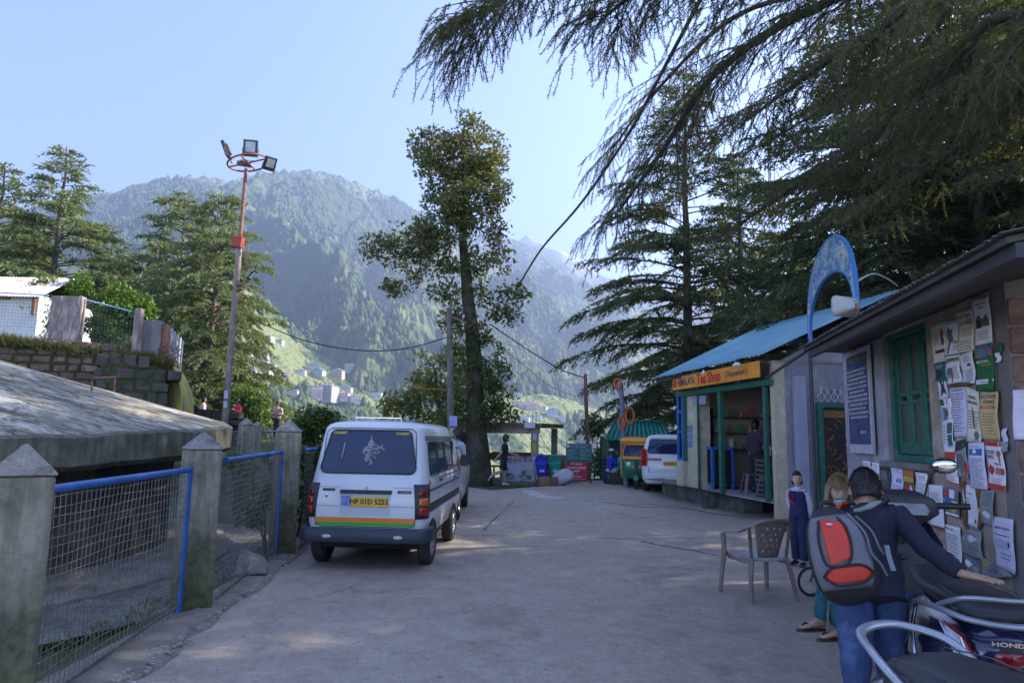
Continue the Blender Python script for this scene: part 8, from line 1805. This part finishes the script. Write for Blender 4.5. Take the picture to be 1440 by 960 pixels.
def std(sc=1.0,**kw):
    J=dict(pelvis=(0,0,.95),neck=(0,0,1.46),head=(0,.015,1.63),shL=(-.185,0,1.40),shR=(.185,0,1.40),elL=(-.22,-.02,1.12),elR=(.22,-.02,1.12),wrL=(-.22,.06,.87),wrR=(.22,.06,.87),hipL=(-.085,0,.90),hipR=(.085,0,.90),knL=(-.09,.02,.49),knR=(.09,.02,.49),anL=(-.09,0,.085),anR=(.09,0,.085),toeL=(-.11,.17,.03),toeR=(.11,.17,.03)); J.update(kw)
    return {k:tuple(x*sc for x in v) for k,v in J.items()}
# ---- man with the backpack
hx=Vector((1.86,3.62,0)); 
def L_(w): return tuple(Vector(w)-hx)
hd=at(1217,690,3.86); shl=at(1172,728,3.78); shr=at(1262,722,3.72); nk=(at(1216,716,3.80)); wr=at(1352,806,3.33); fin=at(1400,816,3.22)
el=at(1300,768,3.50)
Jm=dict(pelvis=(0,0,.90),neck=L_(nk),head=L_(hd),shL=L_(shl),shR=L_(shr),elL=L_(at(1150,790,3.9)),elR=L_(el),wrL=L_(at(1175,800,4.15)),wrR=L_(wr),handR=L_(fin),hipL=(-.09,0,.85),hipR=(.09,0,.85),knL=(-.13,-.06,.45),knR=(.10,.05,.45),anL=(-.15,-.14,.085),anR=(.14,.0,.085),toeL=(-.20,.03,.03),toeR=(.21,.16,.03))
m_jean=cloth('blue_jeans',(.05,.085,.2),(.035,.06,.15),5,(.075,.12,.25)); m_navysh=cloth('navy_dotted_shirt',(.010,.011,.027),(.022,.022,.045),60)
man,_,_=person('person in a dark navy shirt and jeans with a backpack, reaching toward a scooter',tuple(hx),0,Jm,sk1,[('shirt',m_navysh,'top:long+un'),('jeans',m_jean,'legs:long')],1.0,.0075,cap_hair(m_hairb,.25,-.30,.004,.002),yaw=R(-18),pitch=R(-22),curl=(.4,.12),slim=.88,shoes=pm('brown_shoe',(.08,.05,.03),(.06,.04,.03),5,.6),palm={'R':(0,0,-1),'L':(1,0,0)})
def backpack():
    c=at(1188,778,3.50); Rr=(shr-shl).normalized(); up=(Vector(nk)-hx-Vector((0,0,.9))).normalized(); up=Vector((-.10,.30,1)).normalized(); rt=Vector((1,.12,-.12)).normalized(); rt=(rt-up*rt.dot(up)).normalized(); bk=rt.cross(up)*-1 if rt.cross(up).y>0 else rt.cross(up)
    root=thing('backpack','grey and black backpack with two bright red panels worn by the man','backpack',c); M3=Matrix((rt,up,bk)).transposed()   # local x right, y up, z outwards to camera
    gy=pm('pack_grey',(.17,.17,.19),(.13,.13,.15),9,.7,bs=.3,bsc=80,bd=.002); bk_=pm('pack_black',(.015,.015,.018),(.025,.025,.028),9,.75,bs=.3,bsc=80,bd=.002); rd=pm('pack_red',(.62,.05,.025),(.5,.035,.02),9,.6,bs=.3,bsc=60,bd=.002)
    def shp(y,e=0): # half width and front depth at height y (-.30..+.30)
        t=y/.30; w=.168*(1-abs(t)**4*.5)-(.03*max(0,t)); d=.155*(1-abs(t)**2.6*.75)+.02*max(0,-t); return w+e,d+e
    def surf(u,y,e=0): # u -1..1 across the outer face
        w,d=shp(y,e); a=u*PI/2; return Vector((w*math.sin(a)**1 if True else 0,y,-.04+d*max(0,math.cos(a))**.75+e*0))
    def T(P): P=Vector(P); return M3@Vector((P.x*1.02,P.y*.76,P.z*1.05))
    def skin(name,m,y0,y1,u0,u1,e,ny=14,nu=16,par=None,mask=None):
        mb=MB(); rings=[]
        for i in range(ny+1):
            y=y0+(y1-y0)*i/ny; a,b=(u0,u1) if not mask else mask(y); rings.append([T(surf(a+(b-a)*j/nu,y,e)) for j in range(nu+1)])
        mb.loft(rings,cap=False,closed=False); o=mb.build(name,m,par or root,smooth=60); o.modifiers.new('t','SOLIDIFY').thickness=.008; return o
    mb=MB(); rings=[]
    for i in range(17):
        y=-.31+.62*i/16; w,d=shp(max(-.299,min(.299,y))); w*=1 if 0<i<16 else .6; d*=1 if 0<i<16 else .5
        rings.append([T((w*math.sin(2*PI*k/24),y,-.04+(d if math.cos(2*PI*k/24)>0 else .06)*math.cos(2*PI*k/24)*(1))) for k in range(24)])
    mb.loft(rings); bd=mb.build('main_bag',bk_,root,smooth=60)
    skin('grey_front',gy,-.22,.24,-.95,.18,.006)
    ell=lambda cy,ry,cu,ru:(lambda y:(cu-ru*math.sqrt(max(0,1-((y-cy)/ry)**2)),cu+ru*math.sqrt(max(0,1-((y-cy)/ry)**2))))
    skin('red_panel',rd,-.075,.215,0,0,.014,16,10,mask=lambda y:(lambda t:(-.60-.02*t-.0,-.60+.02+(.50+.0*t)*min(1,max(0,(1-t)*2.2+.45))*1.0*math.sqrt(max(0.02,1-max(0,(-t*1.0-.55)/.45)**2))-.08))((y-.07)/.145))
    skin('red_panel',rd,-.185,-.095,0,0,.014,10,10,mask=ell(-.14,.050,-.32,.42))
    for P,m in (([(-.64,.21),(-.70,.08),(-.66,-.06),(-.5,-.085),(-.27,-.07),(-.16,.02),(-.14,.14),(-.2,.22)],bk_),([(-.76,-.14),(-.55,-.195),(-.32,-.2),(-.05,-.19),(.12,-.14),(-.08,-.09),(-.32,-.088),(-.58,-.095),(-.76,-.14)],bk_),([(.12,.24),(.18,.10),(.15,-.02),(.3,-.09),(.5,-.16)],gy),([(.28,.22),(.40,.12),(.42,.02),(.52,-.03)],gy)):
        mb=MB(); mb.tube(crv([T(surf(u,y,.018)) for u,y in P],4),.006,6,cap=False); mb.build('piping',m,root,smooth=60)
    mb=MB(); mb.tube(crv([T((-.03,.29,-.05)),T((-.03,.34,-.04)),T((.03,.34,-.04)),T((.04,.29,-.05))],4),.012,6); mb.build('handle',bk_,root,smooth=60)
    mb=MB(); mb.ell(T(surf(-.42,.175,.02)),(.018,.004,.006)); mb.build('logo',m_sw,root)
    # shoulder straps (red and grey) over the shoulders and loose webbing at the side
    for S_,a,m in (('L',shl,rd),('R',shr,bk_)):
        mb=MB(); top=T((.02 if S_=='L' else .07,.27,-.06)); A_=Vector(a)-c+Vector((.05 if S_=='L' else -.07,-.02,.075)); P=crv([top,(top+A_)/2+Vector((0,-.02,.03 if S_=='L' else -.02)),A_,A_+Vector((0,.09,-.06))],4)
        rings=[[p+rt*.026+Vector((0,0,.008)),p-rt*.026+Vector((0,0,.008)),p-rt*.026-Vector((0,0,.006)),p+rt*.026-Vector((0,0,.006))] for p in P]; mb.loft(rings); mb.build('shoulder_strap',m,root,smooth=40)
        mb=MB(); mb.loft([[q+Vector((0,0,.010)) for q in r_] for r_ in rings[3:7]]); mb.build('grey_pad',pm('pack_greygreen',(.22,.27,.26),(.18,.22,.21),9,.7),root)
    wb=pm('webbing_grey',(.2,.25,.28),(.16,.2,.23),9,.7)
    for P in ([at(1247,766,3.42),at(1251,784,3.41),at(1257,802,3.40)],):
        mb=MB(); Q=crv([p-c for p in P],4); mb.loft([[q+Vector((.012,0,0)),q-Vector((.012,0,0)),q-Vector((.012,-.004,0)),q+Vector((.012,.004,0))] for q in Q]); mb.build('webbing_strap',wb,root)
backpack()
# ---- schoolgirl
sg=1.18/1.75
def braid(root,H,E,hs):
    for sx in(-1,1):
        m=MB(); m.ell(H+E@(Vector((sx*.062,-.075,-.05))*hs),(.03*hs,.03*hs,.045*hs),12,8,rot=E); m.build('braid',m_hairb,root,smooth=60)
        m=MB(); m.tube([H+E@(Vector((sx*.070,-.075,-.07))*hs),H+E@(Vector((sx*.072,-.07,-.10))*hs)],[.012*hs,.006*hs],8); m.build('red_ribbon',pm('ribbon_red',(.5,.02,.04),(.4,.015,.03),5,.6),root)
m_vest=cloth('navy_vest',(.018,.022,.075),(.024,.028,.09)); m_trou=cloth('navy_trousers',(.018,.022,.07),(.025,.03,.09)); m_wsh=cloth('white_shirt',(.55,.56,.66),(.46,.47,.58))
p=gnd(1126,795)
def onto(J,**k): J.update(k); return J
Jg=std(1.0,shL=(-.165,0,1.39),shR=(.165,0,1.39),elR=(.23,-.07,1.14),wrR=(.17,-.12,.93),elL=(-.22,-.07,1.14),wrL=(-.15,-.1,.93),anR=(.10,-.02,.085),anL=(-.10,.04,.085),toeL=(-.13,.21,.03),toeR=(.13,.15,.03))
Jg={k:tuple(x*sg for x in v) for k,v in Jg.items()}; Jg['head']=(Jg['head'][0],Jg['head'][1],Jg['head'][2]+.005)
GR=R(128)
girl,_,_=person('schoolgirl in navy vest and trousers with a white shirt, looking at the camera',(p.x,p.y,0),GR,Jg,skinm('fair_tan',(.6,.38,.27)),[('shirt',m_wsh,'top:long'),('trousers',m_trou,'legs:baggy')],sg,.0065,cap_hair(m_hairb,.50,-.45,.005,.001,braid,.006),yaw=R(32),headscale=1.18,shoes=pm('black_shoe',(.012,.012,.015),(.02,.02,.022),5,.3))
def vest(root,J,s):
    J={k:Vector(v) for k,v in J.items()}; m=MB(); T=[(-.10,.150,.105),(0,.160,.112),(.18,.148,.105),(.36,.134,.095),(.6,.150,.105),(.8,.165,.105),(.90,.155,.09)]
    m.loft([oring(J['pelvis'].lerp(J['neck'],t),(1,0,0),(0,1,0),a*s+.028*s,b*s+.030*s,18) for t,a,b in T]); bake(m,'vest',m_vest,root,.0065,3,.006,3)
    m=MB(); 
    for sx in(-1,1): m.slab([Vector(v)*s for v in ((sx*.012,.115,1.36),(sx*.07,.095,1.44),(sx*.09,.05,1.47),(sx*.05,.07,1.47),(sx*.015,.085,1.43))],.012); m.build('collar',m_wsh,root); m=MB()
    m.slab([Vector(v)*s for v in ((-.016,.13,1.40),(.016,.13,1.40),(.022,.137,1.24),(0,.14,1.20),(-.022,.137,1.24))],.006); m.build('tie',cloth('dark_tie',(.03,.01,.03),(.02,.01,.02)),root)
    for sx in (1,): m=MB(); m.tube(crv([Vector(v)*s for v in ((sx*.115,-.02,1.46),(sx*.125,.10,1.38),(sx*.10,.145,1.25),(-.02,.15,1.15))],4),.016*s,8); m.build('bag_strap',pm('ribbon_red',(.5,.02,.04),(.4,.015,.03),5,.6),root)
    for S_ in 'LR':
        a=J['an'+S_]; m=MB(); m.tube([a+Vector((0,0,.0)),a+Vector((0,0,.05))],[.042*s,.042*s],10); m.build('sock',m_wsh,root)
vest(girl,Jg,sg)
# ---- blonde woman seated by the wall
plastic_chair('brown plastic armchair under the seated blonde woman',(2.98,5.95,0),R(155))
def long_hair(root,H,E,hs):
    rnd=random.Random(4)
    for sx in(-1,1):
        m=MB()
        for k in range(26):
            a=rnd.uniform(-.9,1.0); x0=.073+rnd.uniform(.004,.012); y0=-.065+.105*(k/26); L=rnd.uniform(.13,.2); wv=rnd.uniform(0,6)
            m.tube([H+E@(Vector((sx*(x0*.55),y0*.9,.09))*hs),H+E@(Vector((sx*(x0+.004),y0,.02))*hs),H+E@(Vector((sx*(x0+.012+.006*math.sin(wv)),y0+.006,-.06))*hs),H+E@(Vector((sx*(x0+.018+.01*math.sin(wv+1)),y0+.012,-.06-L*.45))*hs),H+E@(Vector((sx*(x0+.01+.015*math.sin(wv+2)),y0+.022,-.06-L))*hs)],[.007*hs,.010*hs,.010*hs,.008*hs,.003*hs],6)
        o=m.build('hair_strands',m_blond,root,smooth=60); o['kind']='stuff'
hdw=at(1180,690,5.55); wx=Vector((2.98,5.9,0))
def Lw(v):
    d=Vector(v)-wx; a=-R(155); return (d.x*math.cos(a)-d.y*math.sin(a),d.x*math.sin(a)+d.y*math.cos(a),d.z)
hl=Lw(hdw); nkw=(hl[0]*.9,hl[1]-.05,hl[2]-.165)
ft=gnd(1152,866); f1=Lw((ft.x+.05,ft.y+.02,0)); 
Jw=dict(pelvis=(0,-.02,.50),neck=nkw,head=hl,shL=(nkw[0]-.165,nkw[1]-.02,nkw[2]-.06),shR=(nkw[0]+.165,nkw[1]-.02,nkw[2]-.06),elL=(-.22,.15,.72),elR=(.24,.15,.72),wrL=(-.12,.36,.62),wrR=(.10,.36,.62),hipL=(-.09,.02,.48),hipR=(.09,.02,.48),knL=(-.11,.42,.50),knR=(.13,.42,.50),anL=(-.12,.40,.085),anR=(.16,.42,.085),toeL=(-.13,.57,.03),toeR=(.2,.58,.03))
Jw.update(knL=Lw((2.72,5.98,.50)),anL=Lw((2.70,6.12,.085)),toeL=Lw((2.50,6.08,.03)),knR=Lw((2.66,5.72,.50)),anR=Lw((2.74,5.86,.085)),toeR=Lw((2.55,5.80,.03)))
m_denim=cloth('teal_top',(.015,.06,.09),(.02,.08,.11)); 
woman,_,_=person('seated blonde person in a dark blue top, wearing flip flops, looking down by the wall',tuple(wx),R(155),Jw,sk3,[('top',m_denim,'top:roll'),('trousers',cloth('teal_patterned_trousers',(.01,.08,.12),(.03,.15,.18),14),'legs:baggy')],.96,.0085,cap_hair(m_blond,.45,-.6,.010,.002,long_hair,.02),yaw=R(10),pitch=R(-14),palm={'L':(0,0,-1),'R':(0,0,-1)})
for S_ in 'LR':
    a=Vector(Jw['toe'+S_]); b=Vector(Jw['an'+S_]); m=MB(); d=(a-b); d.z=0; d.normalize(); x=d.cross(Vector((0,0,1))); c=b.lerp(a,.5); c.z=.012
    out=[c+d*(.145*math.cos(t))+x*(.045*math.sin(t)*(1+.15*math.cos(t))) for t in [2*PI*k/18 for k in range(18)]]; m.add(out+[q-Vector((0,0,.018)) for q in out],[tuple(range(18)),tuple(range(35,17,-1))]+[(k,k+18,(k+1)%18+18,(k+1)%18) for k in range(18)]); o=m.build('flip_flop',pm('flip_flop_brown',(.09,.05,.04),(.06,.035,.03),6,.7),woman)
    m=MB(); m.tube(crv([c+x*.045+Vector((0,0,.01)),c+d*.05+Vector((0,0,.055)),c+d*.09+Vector((0,0,.03)),c+d*.05+Vector((0,0,.055)),c-x*.045+Vector((0,0,.01))],4),.008,6); m.build('strap',m_plas,o)
# ---- walking man
p=gnd(708,683); sw=.93
Jk=std(1.0,pelvis=(0,0,.93),neck=(0,.03,1.44),head=(0,.06,1.61),shL=(-.175,.03,1.38),shR=(.175,.03,1.38),elL=(-.22,.17,1.14),wrL=(-.19,.40,1.06),elR=(.24,-.13,1.13),wrR=(.25,-.30,.93),hipL=(-.085,.01,.88),hipR=(.085,-.01,.88),knR=(.09,-.10,.50),anR=(.09,-.47,.34),toeR=(.09,-.53,.18),knL=(-.09,.05,.47),anL=(-.09,.03,.085),toeL=(-.1,.2,.03))
Jk={k:tuple(x*sw for x in v) for k,v in Jk.items()}
bs_=cloth('black_shirt',(.012,.012,.016),(.02,.02,.026))
def beard(root,H,E,hs): m=MB(); m.ell(H+E@(Vector((0,.055,-.085))*hs),(.05*hs,.045*hs,.035*hs),12,8,rot=E); m.build('beard',m_hairb,root,smooth=60)
wk=dict(skin=sk1,vox=.012)
person('bearded person in a black shirt and dark shorts striding right past the shelter',(p.x,p.y,0),R(-82),Jk,sk1,[('shirt',bs_,'top:short'),('shorts',cloth('navy_shorts',(.014,.016,.035)),'legs:short')],sw,.012,cap_hair(m_hairb,.3,-.6,.022,.006,beard),shoes=pm('white_trainer',(.6,.6,.6),(.5,.5,.5),5,.6),face=True)
# ---- two seated men near the green hut
def sit(label,px,py,rz,shirt,trous,skin,hair,s=.95,kind='top:roll',lean=.0,hat=None):
    p=at(px,py,24.1); J=dict(pelvis=(0,0,.48),neck=(0,.05+lean,.98),head=(0,.08+lean,1.15),shL=(-.18,.04+lean,.92),shR=(.18,.04+lean,.92),elL=(-.24,.12,.68),elR=(.24,.16,.70),wrL=(-.12,.32,.60),wrR=(.10,.36,.66),hipL=(-.09,.02,.46),hipR=(.09,.02,.46),knL=(-.12,.42,.52),knR=(.12,.44,.50),anL=(-.10,.50,.09),anR=(.14,.62,.09),toeL=(-.11,.67,.03),toeR=(.15,.78,.03)); J={k:tuple(x*s for x in v) for k,v in J.items()}
    r_,_,_=person(label,(p.x,p.y,0),rz,J,skin,[('shirt',shirt,kind),('trousers',trous,'legs:long')],s,.013,hair,shoes=pm('grey_sandal',(.12,.12,.14),(.1,.1,.11),5,.7)); return r_
def whitecap(root,H,E,hs): m=MB(); m.ell(H+E@(Vector((0,-.01,.06))*hs),(.088*hs,.108*hs,.075*hs),14,10,rot=E); m.ell(H+E@(Vector((0,.10,.045))*hs),(.06*hs,.05*hs,.008*hs),12,6,rot=E); m.build('cap',pm('white_cap',(.55,.56,.6),(.48,.5,.54),5,.7),root,smooth=60)
sit('person in a white cap, royal blue shirt and white trousers sitting on the blue drum',857,660,R(-70),cloth('royal_blue_shirt',(.02,.04,.45),(.018,.035,.38)),cloth('white_trousers',(.5,.48,.5),(.42,.4,.43)),sk2,cap_hair(m_hairb,.4,-.3,.008,.002,whitecap),lean=.02)
q=sit('person in a turquoise shirt sitting beside the green hut, looking down',869,660,R(-95),cloth('turquoise_shirt',(.03,.3,.32),(.025,.24,.27)),cloth('dark_trousers',(.02,.02,.025)),sk2,cap_hair(m_hairb,.45,-.2,.006,.002),lean=.06)
# ---- group beyond the tank
def stand(label,px,py,Y,H,rz,shirt,trous,skin,kind='top:roll',arms=None,yaw=0):
    h=at(px,py,Y); s=H/1.75; z0=h.z-H; J=std(1.0,**(arms or {})); J={k:tuple(x*s for x in v) for k,v in J.items()}
    return person(label,(h.x,Y,z0),rz,J,skin,[('shirt',shirt,kind),('trousers',trous,'legs:long')],s,.016,cap_hair(m_hairb,.35,-.5,.012),yaw=yaw,shoes=pm('black_shoe',(.012,.012,.015),(.02,.02,.022),5,.3))[0]
m_check=None
def check_mat():
    m,nt,b=_nodes('checked_cloth'); v=coords(nt); w1=nt.nodes.new('ShaderNodeTexChecker'); w1.inputs['Scale'].default_value=14; w1.inputs['Color1'].default_value=(.55,.5,.5,1); w1.inputs['Color2'].default_value=(.35,.08,.09,1); nt.links.new(v,w1.inputs['Vector']); nt.links.new(w1.outputs['Color'],b.inputs['Base Color']); b.inputs['Roughness'].default_value=.9; return m
cross=dict(elL=(-.25,.03,1.13),wrL=(.02,.2,1.14),elR=(.25,.03,1.13),wrR=(-.04,.22,1.18))
stand('person in a red and white checked shirt standing with folded arms beyond the tank',391.5,564,30,1.62,R(170),check_mat(),cloth('dark_brown_trousers',(.05,.035,.04)),sk2,'top:roll',cross)
stand('person in a bright red jacket standing by the floodlight mast',335,560.5,27,1.6,R(150),cloth('red_jacket',(.6,.04,.06),(.5,.03,.05)),cloth('dark_trousers',(.02,.02,.025)),sk2,'top:long',dict(elL=(-.3,.1,1.15),wrL=(-.2,.3,1.25)))
stand('person in a pale pink shirt leaning on the wall, left of the mast',287,558,27,1.55,R(-60),cloth('pink_shirt',(.6,.45,.48),(.52,.38,.42)),cloth('dark_trousers',(.02,.02,.025)),sk2,'top:roll')
stand('person in a green top, only head and shoulders showing above the bush',422,575,26,1.5,R(150),cloth('green_top',(.05,.2,.12),(.04,.16,.1)),cloth('dark_trousers',(.02,.02,.025)),sk2,'top:roll')
# low wall in front of the far group
a=at(255,590,24); b=at(330,592,24); rubble('stone_wall','low dark mossy wall between the tank roof and the far group',(a.x,24,0),(b.x,24,0),at(280,571,24).z,at(330,577,24).z,1,dep=.5,seed=7)
# ---- person standing by the front of the van, and two in the shop
stand('person in a white shirt standing beyond the front of the minivan',644,602,14.6,1.74,R(60),m_wsh,cloth('dark_trousers',(.02,.02,.025)),sk2,'top:short')
w=TS.W(1.55,-.95,PZ); person('person in a black shirt standing with their back to the tea shop door post',(w.x,w.y,PZ),R(95),{k:tuple(x*.95 for x in v) for k,v in std(1.0,elL=(-.24,-.05,1.14),wrL=(-.14,.17,1.06)).items()},sk1,[('shirt',bs_,'top:short'),('trousers',cloth('dark_trousers',(.02,.02,.025)),'legs:long')],.95,.013,cap_hair(m_hairb,.4,-.6,.014),shoes=pm('black_shoe',(.012,.012,.015),(.02,.02,.022),5,.3))
w=TS.W(2.35,-.9,PZ); person('person in a dark plum top behind the green centre post of the tea shop',(w.x,w.y,PZ),R(-60),{k:tuple(x*.93 for x in v) for k,v in std(1.0,elR=(.26,.0,1.16),wrR=(.24,.2,1.3)).items()},sk1,[('top',cloth('plum_top',(.05,.03,.06)),'top:roll'),('trousers',cloth('dark_trousers',(.02,.02,.025)),'legs:long')],.93,.013,cap_hair(m_hairb,.4,-.6,.014),shoes=pm('black_shoe',(.012,.012,.015),(.02,.02,.022),5,.3))
